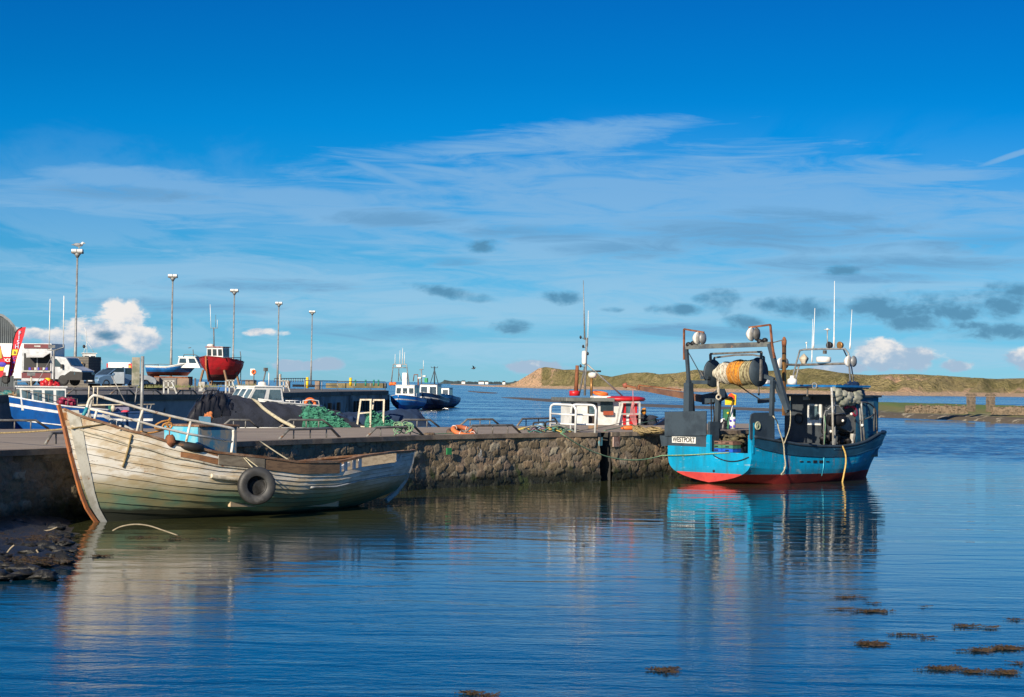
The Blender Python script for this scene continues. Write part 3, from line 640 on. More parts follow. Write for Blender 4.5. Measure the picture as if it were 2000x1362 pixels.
# ================================================================== HULLS
class Hull:
    """x runs stern (0) to bow; half breadth hb(t), sheer zs(t), keel zk(t), fullness k(t); profile(z) gives the stem and stern outline"""
    def __init__(s, stem, stern, hb, zs, zk, k):
        s.stem = sorted(stem); s.stern = sorted(stern); s.hb = hb; s.zs = zs; s.zk = zk; s.k = k
    def xat(s, t, z): a = interp(z, s.stern); b = interp(z, s.stem); return a + (b - a) * t
    def tat(s, x, z): a = interp(z, s.stern); b = interp(z, s.stem); return max(0.0, min(1.0, (x - a) / (b - a)))
    def y(s, t, z):
        zk, zs = interp(t, s.zk), interp(t, s.zs); u = max(0.0, min(1.0, (z - zk) / (zs - zk)))
        return interp(t, s.hb) * (1 - (1 - u) ** interp(t, s.k))
    def pt(s, t, z, side=1, off=0.0): return V((s.xat(t, z), side * (s.y(t, z) + off), z))
    def on(s, x, z, side=1, off=0.0): return s.pt(s.tat(x, z), z, side, off)
    def shell(s, levels, bands, nt=48, both=True, lap=0.0):
        """levels: list of functions z(t) from keel to sheer; bands: material index per strip; lap: clinker step"""
        mb = MB()
        ts = [0.5 - 0.5 * math.cos(math.pi * k / nt) for k in range(nt + 1)]
        for side in ((1, -1) if both else (1,)):
            for j in range(len(levels) - 1):
                lo_ = [s.pt(t, levels[j](t), side, lap * min(1, s.hb_fade(t))) for t in ts]; hi = [s.pt(t, levels[j + 1](t), side, 0) for t in ts]
                rows = [lo_, hi] if side < 0 else [hi, lo_]
                mb.grid(rows, bands[j], sm=True)
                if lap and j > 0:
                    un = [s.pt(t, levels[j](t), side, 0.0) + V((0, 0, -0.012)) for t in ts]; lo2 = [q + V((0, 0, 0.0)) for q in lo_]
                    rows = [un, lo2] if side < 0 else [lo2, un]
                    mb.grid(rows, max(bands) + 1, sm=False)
        return mb
    def hb_fade(s, t): return min(1.0, (1 - t) * 12 + 0.05, t * 12 + 0.3)

# ================================================================== OLD WOODEN BOAT
o_ = G(745, 985); b_ = G(190, 1020)
WF = Fr(o_, (b_ - o_).xy)
stem = [(q.z, q.x) for q in (WF.Y(*a, 0) for a in ((190, 1020), (172, 993), (160, 962), (150, 925), (138, 880), (128, 835), (119, 798)))]
stem = [(-0.5, stem[0][1] - 0.9)] + stem
stern = [(q.z, q.x) for q in (WF.Y(*a, 0) for a in ((745, 985), (772, 962), (790, 936), (800, 908), (805, 882)))]
stern = [(-0.5, stern[0][1] + 1.3)] + stern
hbw = [(0, 0.10), (0.04, 0.55), (0.10, 1.0), (0.2, 1.5), (0.35, 1.85), (0.5, 1.98), (0.65, 1.9), (0.78, 1.6), (0.88, 1.08), (0.95, 0.52), (0.985, 0.18), (1, 0.04)]
def solve_sheer(F, pts, hb, side, xs0, xs1, off=0.0):
    out = []
    for px, py in pts:
        t = 0.5
        for _ in range(40):
            q = F.Y(px, py, side * (interp(t, hb) - off)); t = 0.5 * t + 0.5 * max(0, min(1, (q.x - xs0) / (xs1 - xs0)))
        out.append((t, q))
    return out
XB, XS = stem[-1][1], stern[-1][1]
gun = solve_sheer(WF, [(805, 881), (760, 884), (704, 891.5), (656, 902), (572, 903), (498, 893.5), (406, 884), (362, 873.5), (322, 866), (267, 847), (234, 840), (195, 826), (159, 816), (135, 806), (120, 798)], hbw, 1, XS, XB)
hullw_s = sorted((t, q.z - (0.42 if 656 < p_ < 700 else 0.0)) for (t, q), p_ in zip(gun, (805, 760, 704, 656, 572, 498, 406, 362, 322, 267, 234, 195, 159, 135, 120)))
low = [(t, z - (0.34 if 0.17 < t < 0.66 else 0.0)) for t, z in hullw_s]
GUN = sorted((t, q.z) for t, q in gun)
HW = Hull(stem, stern, hbw, GUN, [(0, 0.45), (0.12, -0.1), (0.3, -0.35), (1, -0.35)], [(0, 2.2), (0.2, 3.0), (0.5, 3.6), (0.7, 2.8), (0.85, 1.7), (1, 1.15)])

m, nb, b = new_mat('peeling_white_planks'); M_HULLW = m
co = nb.coord(); x, y, z = nb.sep(co)
n_big = nb.noise(nb.scale(co, (0.35, 1, 1.6)), 1.0, 6, 0.62); n_mid = nb.noise(nb.scale(co, (1.1, 1, 4.5)), 1.0, 7, 0.68); n_f = nb.noise(nb.scale(co, (3, 3, 14)), 1.0, 5, 0.7)
col = nb.mix(nb.ss(n_mid, 0.40, 0.58), (0.76, 0.70, 0.58), (0.60, 0.48, 0.32))
col = nb.mix(nb.ss(n_big, 0.50, 0.62), col, (0.82, 0.79, 0.72))
col = nb.mix(nb.ss(n_f, 0.60, 0.72), col, (0.24, 0.17, 0.10))
col = nb.mix(nb.math('MULTIPLY', nb.ss(n_f, 0.36, 0.28), 0.7), col, (0.80, 0.79, 0.75))
ru = nb.noise(nb.scale(co, (0.8, 1, 0.7)), 1.3, 7, 0.7)
col = nb.mix(nb.math('MULTIPLY', nb.ss(ru, 0.61, 0.70), 0.8), col, (0.44, 0.20, 0.05))
hi = nb.math('ADD', nb.math('SUBTRACT', z, nb.math('MULTIPLY', nb.ss(x, 3.0, 13.5), 1.15)), nb.math('MULTIPLY', nb.math('SUBTRACT', n_big, 0.5), 0.9))
col = nb.mix(nb.math('MULTIPLY', nb.ss(hi, 1.35, 1.75), nb.ss(ru, 0.46, 0.58)), col, (0.36, 0.15, 0.045))
aft = nb.ss(x, 5.0, 1.5)  # stern half tinted grey: shade on the flank put into the plank colour
col = nb.mix(nb.math('MULTIPLY', aft, 0.8), col, nb.mix(nb.ss(n_mid, 0.4, 0.6), (0.58, 0.60, 0.60), (0.42, 0.41, 0.39)))
zl = nb.math('ADD', z, nb.math('MULTIPLY', nb.math('SUBTRACT', nb.noise(nb.scale(co, (0.5, 0.5, 0.2)), 1.0, 4, 0.6), 0.5), 0.35))
wl = nb.math('SUBTRACT', zl, nb.math('MULTIPLY', nb.ss(x, 4, 12.5), 0.35))
alg = nb.mix(nb.ss(nb.noise(nb.scale(co, (0.35, 1, 1.2)), 1.0, 5, 0.6), 0.42, 0.6), (0.13, 0.24, 0.16), (0.27, 0.24, 0.12))
col = nb.mix(nb.math('MULTIPLY', nb.ss(wl, 1.05, 0.70), 0.65), col, (0.30, 0.26, 0.13))
col = nb.mix(nb.ss(wl, 0.74, 0.46), col, alg)
col = nb.mix(nb.ss(wl, 0.10, -0.02), col, (0.03, 0.033, 0.02))
nb.set(b.inputs['Base Color'], col); b.inputs['Roughness'].default_value = 0.7; nb.set(b.inputs['Normal'], nb.bump(nb.math('ADD', n_f, n_mid), 0.45, 0.02))
M_SEAMSH = mat('seam_shadow', (0.035, 0.028, 0.02), sc=3)  # dark lap ledges: the shadow line under each plank painted as colour
M_RUSTW = mat('rust_brown_capping', (0.20, 0.095, 0.045), (0.31, 0.21, 0.14), sc=2.2, rough=0.85, streak=(1, 4, 4), bump=0.3)
M_KEEL = mat('orange_red_stem', (0.46, 0.16, 0.05), (0.30, 0.12, 0.06), sc=2.0, rough=0.8)
M_CYAN = mat('bright_cyan_paint', (0.06, 0.42, 0.62), (0.20, 0.46, 0.54), sc=2.5, rough=0.6, rust=(0.25, 0.16, 0.10), rt=(0.64, 0.68))
M_WEATH = mat('weathered_blue_grey', (0.20, 0.235, 0.25), (0.045, 0.20, 0.33), sc=1.1, t=(0.46, 0.56), rough=0.85, streak=(1.4, 1.4, 0.8), rust=(0.30, 0.27, 0.22), rt=(0.54, 0.60))
M_PLY = mat('grey_plywood', (0.235, 0.20, 0.15), (0.16, 0.13, 0.095), sc=2, rough=0.9, streak=(1, 3, 5))
M_GREYP = mat('grey_white_paint', (0.45, 0.46, 0.45), (0.30, 0.28, 0.24), sc=3, rough=0.7)

wb = thing('wooden_boat', 'old clinker built wooden boat with peeling white paint aground by the stone pier', 'boat', WF.o, WF.rz)
NS = 12
def wlev(k):
    f = (k / NS) ** 0.92
    def g(t):
        zk = interp(t, HW.zk); zs = interp(t, HW.zs) - (0.34 if 0.18 < t < 0.60 else (0.34 * max(0, min(1, (0.66 - t) / 0.06)) if t >= 0.60 else 0.34 * max(0, min(1, (t - 0.13) / 0.02))))
        return zk + (zs - zk) * f
    return g
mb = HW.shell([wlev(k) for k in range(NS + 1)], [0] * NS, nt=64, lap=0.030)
mb.build('hull', [M_HULLW, M_SEAMSH], wb)
# inner skin and deck
mb = MB(); rows = []
for side in (1, -1):
    ts = [k / 40 for k in range(1, 40)]
    up = [HW.pt(t, wlev(NS)(t), side, -0.05) for t in ts]; dn = [HW.pt(t, wlev(NS)(t) - 0.6, side, -0.10) for t in ts]
    mb.grid([up, dn] if side > 0 else [dn, up], 0, sm=True)
mb.build('inner_skin', M_PLY, wb)
mb = MB(); ts = [k / 40 for k in range(1, 40)]
mb.grid([[HW.pt(t, interp(t, GUN) - 0.62, -1, -0.08) for t in ts], [HW.pt(t, interp(t, GUN) - 0.62, 1, -0.08) for t in ts]])
mb.build('deck', mat('bleached_deck', (0.20, 0.15, 0.10), (0.12, 0.09, 0.07), sc=2), wb)
# stem and keel
mb = MB(); zz = [-0.45 + k * (stem[-1][0] + 0.55) / 26 for k in range(27)]
mb.path([V((interp(z, stem) + 0.05 if z < stem[-1][0] else stem[-1][1] + 0.08 + (z - stem[-1][0]) * .12, 0, z)) for z in zz], 0.075, 0.10)
mb.build('stem', M_KEEL, wb)
mb = MB()
for side in (1, -1):
    r1_ = [HW.pt(0.995, z, side, 0.035) for z in zz if z < stem[-1][0] - 0.02]; r2_ = [HW.pt(0.976, z, side, 0.03) for z in zz if z < stem[-1][0] - 0.02]
    mb.grid([r1_, r2_] if side > 0 else [r2_, r1_])
mb.build('stem_cheek', mat('cream_stem_paint', (0.62, 0.60, 0.52), (0.45, 0.42, 0.34), sc=2, rust=(0.3, 0.15, 0.06), rt=(.62, .7)), wb)
mb = MB(); zz = [0.1 + k * (stern[-1][0] - 0.05) / 14 for k in range(15)]
mb.path([V((interp(z, stern) - 0.04, 0, z)) for z in zz], 0.12, 0.14); mb.build('sternpost', M_GREYP, wb)
# capping rails
def strip(H, t0, t1, zf, h, side, off=0.0, th=0.03, n=24):
    """board standing on the hull side following zf(t)"""
    mb = MB(); ts = [t0 + (t1 - t0) * k / n for k in range(n + 1)]
    a = [H.pt(t, min(zf(t), interp(t, H.zs)), side, off) for t in ts]; a = [V((p.x, p.y, zf(t))) for p, t in zip(a, ts)]
    b2 = [V((p.x, p.y, p.z + h)) for p in a]; o2 = V((0, side * th, 0))
    mb.grid([[p + o2 for p in a], [p + o2 for p in b2], [p for p in b2], [p for p in a], [p + o2 for p in a]] if side > 0 else [[p for p in a], [p for p in b2], [p + o2 for p in b2], [p + o2 for p in a], [p for p in a]], sm=False)
    for e_ in (0, -1): mb.add([a[e_], b2[e_], b2[e_] + o2, a[e_] + o2], [(0, 1, 2, 3)])
    return mb
gz = lambda t: interp(t, GUN)
for side in (1, -1):
    strip(HW, 0.015, 0.998, lambda t: gz(t) - 0.035, 0.07, side, -0.09, 0.15, 60).build('capping', M_RUSTW, wb)
tt = lambda px: min(gun, key=lambda g_: abs(FP * WF.w(g_[1]).x / WF.w(g_[1]).y + 1000 - px))[0]
def t_of(px, py=890):
    t = 0.5
    for _ in range(40):
        q = WF.Y(px, py, interp(t, hbw)); t = 0.5 * t + 0.5 * max(0, min(1, (q.x - XS) / (XB - XS)))
    return t
strip(HW, t_of(406, 885), t_of(335, 868), lambda t: gz(t) - 0.36, 0.335, 1, 0.012, 0.03).build('bulwark_board', mat('orange_brown_board', (0.36, 0.17, 0.07), (0.24, 0.12, 0.06), sc=2, streak=(1, 4, 4)), wb, 'orange brown bulwark board')
strip(HW, t_of(499, 900), t_of(407, 888), lambda t: gz(t) - 0.36, 0.31, 1, 0.03, 0.03).build('bulwark_board', M_PLY, wb, 'grey plywood bulwark board')
strip(HW, t_of(655, 905), t_of(500, 900), lambda t: gz(t) - 0.36, 0.34, 1, 0.012, 0.035).build('bulwark_board', M_WOOD, wb, 'brown weathered bulwark plank')
strip(HW, 0.14, 0.66, lambda t: gz(t) - 0.36, 0.34, -1, 0.0, 0.03).build('bulwark_board', M_WOOD, wb)
strip(HW, 0.02, 0.155, lambda t: gz(t) - 0.30, 0.30, 1, 0.0, 0.02).build('quarter_board', mat('grey_blue_peeling', (0.42, 0.47, 0.52), (0.26, 0.24, 0.22), sc=3, streak=(1, 3, 3)), wb)
for px in (661, 673, 690, 702):
    mb = MB(); q = HW.pt(t_of(px), gz(t_of(px)) - 0.42, 1, -0.06); mb.bar(q, q + V((0, 0, 0.42)), 0.09, 0.07)
    mb.build('bulwark_stanchion', M_WHITE, wb)
mb = MB(); mb.bar(HW.pt(t_of(690), gz(t_of(690)) - .2, 1, -0.3), HW.pt(t_of(665), gz(t_of(665)) - .3, 1, -0.3), 0.10, 0.12); mb.build('carlin', M_WHITE, wb)
# mouldings
def mould(t0, t1, dz, r, off, name, mt, side=1, n=40, zf=None):
    mb = MB(); pts = []
    for k in range(n + 1):
        t = t0 + (t1 - t0) * k / n; z = (zf(t) if zf else gz(t) + dz); pts.append(HW.pt(t, z, side, off))
    mb.tube(pts, r, 6); return mb.build(name, mt, wb)
for side in (1, -1): mould(0.62, 0.992, -0.40, 0.032, 0.02, 'moulding', M_CREAM, side)
mould(t_of(472, 930), t_of(393, 915), 0, 0.07, 0.03, 'rubbing_strake', M_CREAM, zf=lambda t: gz(t) - 0.74)
mould(0.02, t_of(600, 935), 0, 0.035, 0.02, 'rubbing_strake', M_GREYP, zf=lambda t: gz(t) - 0.78 + 0.0 * t)
mb = MB(); pts = [V((WF.Z(px, py, zz_).x, 0, 0)) for px, py, zz_ in ((469, 988, .35),)]
pa, pb = WF.Y(468, 990, 1.75), WF.Y(655, 998, 1.15)
mb.bar(V((pa.x, HW.on(pa.x, 0.42).y + 0.05, 0.42)), V((pb.x, HW.on(pb.x, 0.22).y + 0.10, 0.22)), 0.10, 0.17); mb.build('bilge_keel', mat('bare_plank', (0.50, 0.38, 0.24), (0.36, 0.28, 0.19), sc=2), wb)
# engine casing with bright front
cc = WF.Y(388, 876, 0.75); zt = WF.Y(388, 834, 0.75).z; zb = interp(0.6, GUN) - 0.6; x0 = cc.x; x1 = WF.Y(463, 846, 0.75).x; y1 = WF.X(322, 845, x0).y
mb = MB(); mb.box(((x0 + x1) / 2, (0.75 + y1) / 2, (zt + zb) / 2), (abs(x0 - x1), 0.75 - y1, zt - zb)); cas = mb.build('engine_casing', M_WEATH, wb, bevel=0.02)
mb = MB(); mb.box((x0 + 0.02, (0.75 + y1) / 2, (zt + zb) / 2), (0.03, 0.75 - y1 - 0.02, zt - zb - 0.02)); mb.build('front_panel', M_CYAN, cas)
mb = MB(); mb.box(((x0 + x1) / 2, (0.75 + y1) / 2, zt + 0.03), (abs(x0 - x1) + 0.1, 0.75 - y1 + 0.1, 0.05)); mb.build('roof', M_RUSTW, cas)
# bitts
def post(px, py0, py1, lat, w_, name, mt):
    a_ = WF.Y(px, py0, lat); z1 = WF.Y(px, py1, lat).z; mb = MB(); mb.box((a_.x, a_.y, (a_.z + z1) / 2), (w_, w_, z1 - a_.z)); return mb.build(name, mt, wb, bevel=0.015)
post(219, 838, 819.5, 0.25, 0.17, 'bitt', M_GREYP); post(229, 840, 822, 0.0, 0.14, 'bitt', M_GREYP)
mb = MB(); mb.bar(WF.Y(200, 811, -0.5), WF.Y(262, 842, 0.3), 0.08, 0.08); mb.build('spar', M_GALV, wb)
# hand rails of bent tube
def nr(px, py, off=0.10):
    t = 0.7
    for _ in range(40):
        q = WF.Y(px, py, interp(t, hbw) - off); t = 0.5 * t + 0.5 * max(0, min(1, (q.x - XS) / (XB - XS)))
    return q
def rail(name, pts, r, mt, lab=None, sm=4, off=0.10):
    mb = MB(); mb.tube(smooth_path([nr(px, py, off) for px, py in pts], sm), r, 7); return mb.build(name, mt, wb, lab)
MRW = mat('white_tube_rust_specks', (0.70, 0.68, 0.62), (0.58, 0.52, 0.42), sc=4, rough=0.45, rust=(0.30, 0.12, 0.04), rt=(0.60, 0.66), rsc=3)
rail('top_rail', [(165, 809), (169.7, 796), (174, 782.5), (180.5, 774.5), (190, 773.5), (230, 785), (278, 799), (320, 810), (372, 821.6), (448.5, 836), (455.7, 843), (454.8, 863), (452, 885)], 0.042, MRW)
rail('mid_rail', [(176, 798.7), (225, 811), (271.4, 823.5), (303.6, 833), (366.6, 847.7), (454.8, 863)], 0.038, MRW, sm=1)
for pts in ([(183, 825), (189, 802)], [(266.5, 847), (271.5, 824), (279.5, 799)], [(362, 871), (366.6, 848), (372.5, 822)], [(234.5, 841), (234.8, 831)]): rail('stanchion', pts, 0.038, MRW, sm=1)
rail('bow_brace', [(170, 821), (176, 796), (180, 781)], 0.036, M_GREYP, sm=1, off=0.5)
rail('bow_brace', [(179, 823), (172, 797)], 0.03, M_GREYP, sm=1, off=0.7)
rail('taped_post', [(160, 817), (165, 807), (170.2, 796)], 0.055, mat('teal_tape', (0.02, 0.24, 0.30), sc=5), 'teal taped foot of the rail', sm=1)
# she leans on the pier: the far side sits lower
for ch in wb.children:
    if ch.name.split('.')[0] in ('hull', 'inner_skin', 'deck', 'capping', 'bulwark_board'):
        for v_ in ch.data.vertices:
            if v_.co.y < 0: v_.co.z += v_.co.y * 0.2
# things hanging on the boat
q = nr(262, 849, -0.05); z1 = WF.Y(259, 914, q.y).z
mb = MB(); xx = q.x; mb.tube([WF.w(HW.on(xx, z_, 1, 0.05)) for z_ in np.linspace(z1, q.z, 9)], 0.028, 5); single('rope_end', mb, M_TAN, 'short tan rope end hanging straight down the bow planking of the wooden boat', 'rope')
mb = MB(); c_ = WF.w(nr(322, 836)); 
mb.tube(smooth_path([WF.w(nr(a_, b2)) for a_, b2 in ((333, 813), (330, 821), (316, 824), (303, 832), (306, 838), (316, 836), (320, 829), (332, 826), (336, 832), (331, 837), (326, 830), (333, 820))], 4), 0.030, 5)
mb.tube(smooth_path([WF.w(nr(a_, b2, 0.3)) for a_, b2 in ((274, 843), (290, 846), (308, 843), (322, 838), (330, 833))], 4), 0.028, 5)
single('rope', mb, M_ROPEO, 'orange brown rope knotted in loops round the white handrail', 'rope')
mb = MB(); mb.tube([WF.w(nr(331, 838)), WF.w(nr(331, 857))], 0.02, 5); mb.ell(WF.w(nr(333, 861, 0.12)), (.17, .17, .17), 10, 7, jit=.3, seed=4); single('chain_swivel', mb, M_RUST, 'rusty round block hanging from the handrail before the cyan casing', 'pulley block')
a_ = nr(345, 862, 0.45); c2 = nr(383, 876, 0.45)
mb = MB(); mb.torus(WF.w((a_ + c2) / 2 + V((0, 0, -.05))), 0.42, 0.13, (0.15, 0.1, 1)); single('worn_tyre', mb, M_BLACK, 'black tyre lying flat on the deck of the wooden boat before the casing', 'tyre')
# tyre fender
ty = WF.Y(501, 949, 1.98 + 0.42); tc = V((ty.x, ty.y + 0.0, ty.z)); ax = Matrix.Rotation(math.radians(-38), 3, 'Z') @ V((0, 1, 0.06))
tyr = thing('tyre_fender', 'large black truck tyre hung as a fender on the side of the wooden boat', 'tyre', WF.w(tc), WF.rz)
mb = MB(); prof = [(0.27, -0.10), (0.30, -0.125), (0.42, -0.15), (0.52, -0.13), (0.555, -0.08), (0.56, 0.0), (0.555, 0.08), (0.52, 0.13), (0.42, 0.15), (0.30, 0.125), (0.27, 0.10), (0.30, 0.085), (0.46, 0.10), (0.50, 0.0), (0.46, -0.10), (0.30, -0.085), (0.27, -0.10)]
mb.lathe((0, 0, 0), prof, 36, axis=ax)
for k in range(4):
    pass
mb.build('tyre', mat('grey_worn_rubber', (0.035, 0.037, 0.04), (0.022, 0.022, 0.022), sc=3, rough=0.55, rust=(0.09, 0.09, 0.09), rt=(0.55, 0.75)), tyr)
mb = MB(); top1 = V((0.05, 0.02, 0.55)); hz_ = gz(t_of(499)) - tc.z
for dx_ in (-0.13, 0.13):
    mb.tube([V((dx_ * 0.3, HW.on(tc.x, gz(t_of(499)) - .05).y - tc.y + 0.06, hz_)), V((dx_, 0.0, 0.50))], 0.018, 5)
mb.build('lashing', M_ROPEW, tyr)
# bow line to the shore and stern line
mb = MB(); mb.tube([WF.w(V((XB - 0.3, 0.25, GUN[-1][1] - 0.25)) if False else HW.pt(0.93, gz(0.93) + 0.05, 1, 0.0)), WF.w(HW.pt(0.99, gz(0.99) - 0.45, 1, 0.05))] + sag(WF.w(HW.pt(0.995, gz(1) - 0.55, 1, 0.1)), P(-60, 846, 63), 0.05, 8), 0.028, 5)
single('mooring_rope', mb, M_TAN, 'taut tan mooring rope leading left from the stem of the wooden boat', 'rope')
a_, c2 = G(508, 862, DZ), WF.w(V((WF.Y(575, 905, 1.2).x, 1.2, WF.Y(575, 905, 1.2).z)))
mb = MB(); mb.tube(sag(a_, c2, 0.02, 6), 0.025, 5); single('mooring_rope', mb, M_ROPEW, 'pale rope running from the pier edge down into the waist of the wooden boat', 'rope')
# ================================================================== BLUE TRAWLER
TF = Fr(G(1385, 944), (0.707, 0.707))
tstem = [(q.z, q.x) for q in (TF.Y(*a, 0) for a in ((1689, 937), (1697, 912), (1705, 890), (1713, 868), (1719, 848)))]
tstem = [(-0.6, tstem[0][1] - 0.9)] + tstem
XB2 = tstem[-1][1]
tstern = [(-0.6, 0.0), (2.4, -0.05)]
hbt = [(0, 2.28), (0.12, 2.38), (0.3, 2.45), (0.5, 2.42), (0.65, 2.25), (0.78, 1.85), (0.88, 1.3), (0.95, 0.75), (0.985, 0.36), (1, 0.12)]
g2_ = solve_sheer(TF, [(1474, 853), (1496, 857), (1518, 861), (1566, 869), (1608, 872), (1647, 872), (1678, 867.5), (1700, 859), (1712, 851), (1719, 846)], hbt, -1, 0, XB2)
GT = sorted((t, q.z) for t, q in g2_); gt = lambda t: interp(t, GT)
gb_ = solve_sheer(TF, [(1468, 870), (1496, 879), (1530, 886), (1566, 890.5), (1608, 892.5), (1650, 891.5), (1678, 889), (1699, 881), (1712, 871)], hbt, -1, 0, XB2)
GB = sorted((t, q.z) for t, q in gb_); GB[-1] = (1.0, GT[-1][1] - 0.45); gbz = lambda t: min(interp(t, GB), gt(t) - 0.15)
HT = Hull(tstem, tstern, hbt, GT, [(0, 0.04), (0.06, -0.1), (0.2, -0.5), (1, -0.5)], [(0, 7.0), (0.25, 7.5), (0.5, 6.0), (0.7, 3.6), (0.85, 2.0), (1, 1.1)])
def paint(name, c, c2, **k): return mat(name, c, c2, rough=k.pop('rough', 0.38), **k)
M_TEAL = paint('bright_blue_hull_paint', (0.0, 0.29, 0.52), (0.0, 0.24, 0.46), sc=1.2, bump=0.25, bsc=3, rust=(0.02, 0.18, 0.26), rt=(0.68, 0.80), rsc=1.3)
def hullpaint(name, c, dirt):
    m, nb, b = new_mat(name); co = nb.coord(); x, y, z = nb.sep(co)
    n1 = nb.noise(nb.scale(co, (.8, .8, .5)), 1.2, 6, .65); st_ = nb.noise(nb.scale(co, (3.5, 3.5, .35)), 1.0, 6, .7); sc_ = nb.noise(nb.scale(co, (1.2, 1.2, 5)), 1.0, 7, .7)
    col = nb.mix(nb.ss(n1, .38, .66), c, tuple(k_ * .74 for k_ in c)); col = nb.mix(nb.math('MULTIPLY', nb.ss(st_, .50, .62), .6), col, dirt)
    col = nb.mix(nb.math('MULTIPLY', nb.ss(sc_, .60, .66), .55), col, (.35, .45, .48)); col = nb.mix(nb.math('MULTIPLY', nb.ss(nb.noise(nb.vmath('ADD', nb.scale(co, (2.6, 2.6, .5)), (4, 4, 4)), 1.0, 6, .7), .61, .68), .7), col, (.22, .08, .03))
    zz = nb.math('ADD', z, nb.math('MULTIPLY', nb.math('SUBTRACT', n1, .5), .5)); col = nb.mix(nb.math('MULTIPLY', nb.ss(zz, .75, .38), .35), col, (.04, .08, .06))
    nb.set(b.inputs['Base Color'], col); nb.set(b.inputs['Roughness'], nb.math('ADD', .30, nb.math('MULTIPLY', st_, .3))); nb.set(b.inputs['Normal'], nb.bump(nb.math('ADD', nb.noise(nb.scale(co, (.7, .7, 2.5)), 1.5, 4, .6), nb.math('MULTIPLY', sc_, .3)), .5, .03)); return m
M_TEAL = hullpaint('worn_bright_blue_hull', (0.0, 0.30, 0.54), (0.01, 0.17, 0.27))
M_DKB = paint('dark_blue_bulwark_paint', (0.012, 0.055, 0.10), (0.008, 0.035, 0.065), sc=1.5)
M_NAVY = mat('slate_navy_steel', (0.035, 0.055, 0.075), (0.022, 0.035, 0.05), sc=1.5, rough=0.6, rust=(0.10, 0.05, 0.03), rt=(0.68, 0.76))
M_ANTI = paint('red_antifouling', (0.52, 0.05, 0.04), (0.40, 0.035, 0.035), sc=1.5, rough=0.6, rust=(0.20, 0.03, 0.03), rt=(0.62, 0.72))
M_HOUSE = mat('dark_wheelhouse_paint', (0.045, 0.055, 0.065), (0.028, 0.034, 0.042), sc=1.5, rough=0.5)
M_CANB = mat('blue_canopy_paint', (0.005, 0.16, 0.42), (0.01, 0.10, 0.30), sc=2, rough=0.4)
M_DECKT = mat('wet_dark_deck', (0.05, 0.055, 0.06), (0.03, 0.03, 0.03), sc=3, rough=0.6)
M_BRONZE = mat('brown_brass_tube', (0.33, 0.17, 0.05), (0.16, 0.08, 0.035), sc=2.5, rough=0.4, metal=0.4, streak=(1, 1, .3))
tb = thing('trawler', 'bright blue trawler with red bottom, net drum and stern gantry beside the pier end', 'fishing boat', TF.o, TF.rz)
redz = lambda t: 0.44 - 0.10 * t
lev = [lambda t: interp(t, HT.zk), lambda t: interp(t, HT.zk) * 0.9 + 0.1 * redz(t), lambda t: interp(t, HT.zk) * 0.75 + 0.25 * redz(t), lambda t: interp(t, HT.zk) * 0.5 + 0.5 * redz(t), redz,
       lambda t: redz(t) * 0.75 + gbz(t) * 0.25, lambda t: redz(t) * 0.5 + gbz(t) * 0.5, lambda t: redz(t) * 0.2 + gbz(t) * 0.8, gbz, lambda t: (gbz(t) + gt(t)) / 2, gt]
HT.shell(lev, [2, 2, 2, 2, 0, 0, 0, 0, 1, 1], nt=60).build('hull', [M_TEAL, M_DKB, M_ANTI], tb)
# transom with stern opening
def tzy(px, py, x=0.0): return TF.X(px, py, x)
ZR = redz(0); ztl = tzy(1330, 869).z; zop = tzy(1420, 884).z; yl = tzy(1388, 880).y; yr = tzy(1462, 880).y; ztr = tzy(1470, 850).z; ztm = tzy(1376, 849).z
mb = MB(); ys = sorted(set([round(-2.27 + 4.54 * k / 60, 3) for k in range(61)] + [yl, yr]), reverse=True)
def zbot(y):
    u = 1 - (1 - min(0.9999, abs(y) / 2.28)) ** (1 / 7.0); return 0.04 + (GT[0][1] - 0.04) * u
for y0, y1 in zip(ys, ys[1:]):
    ym = (y0 + y1) / 2; tp = zop if yr < ym < yl else (ztr if ym <= yr else (ztm))
    b0, b1 = zbot(y0), zbot(y1)
    zs_ = [(b0, b1)] + ([(ZR, ZR)] if max(b0, b1) < ZR else []) + ([(ztl - .05, ztl - .05)] if tp > ztl and ym > yl + 0.25 else []) + [(tp, tp)]
    mats_ = []
    k0 = 2 if max(b0, b1) < ZR else 0
    for i in range(len(zs_) - 1):
        mi = k0 if i == 0 else 0
        if i == len(zs_) - 2 and tp > ztl and ym > yl + 0.25: mi = 1
        (a0, a1), (c0, c1) = zs_[i], zs_[i + 1]
        for xx, fl in ((-0.04, 0), (0.08, 1)):
            f = (0, 1, 2, 3) if fl else (3, 2, 1, 0)
            mb.add([(xx, y0, a0), (xx, y1, a1), (xx, y1, c1), (xx, y0, c0)], [f], mi)
    mb.add([(-.04, y0, tp), (-.04, y1, tp), (.08, y1, tp), (.08, y0, tp)], [(3, 2, 1, 0)], 0)
mb.add([(-.04, yl, zop), (.08, yl, zop), (.08, yl, ztm), (-.04, yl, ztm)], [(0, 1, 2, 3)], 0); mb.add([(-.04, yr, zop), (.08, yr, zop), (.08, yr, ztr), (-.04, yr, ztr)], [(3, 2, 1, 0)], 0)
tr_ = mb.build('transom', [M_TEAL, M_NAVY, M_ANTI], tb)
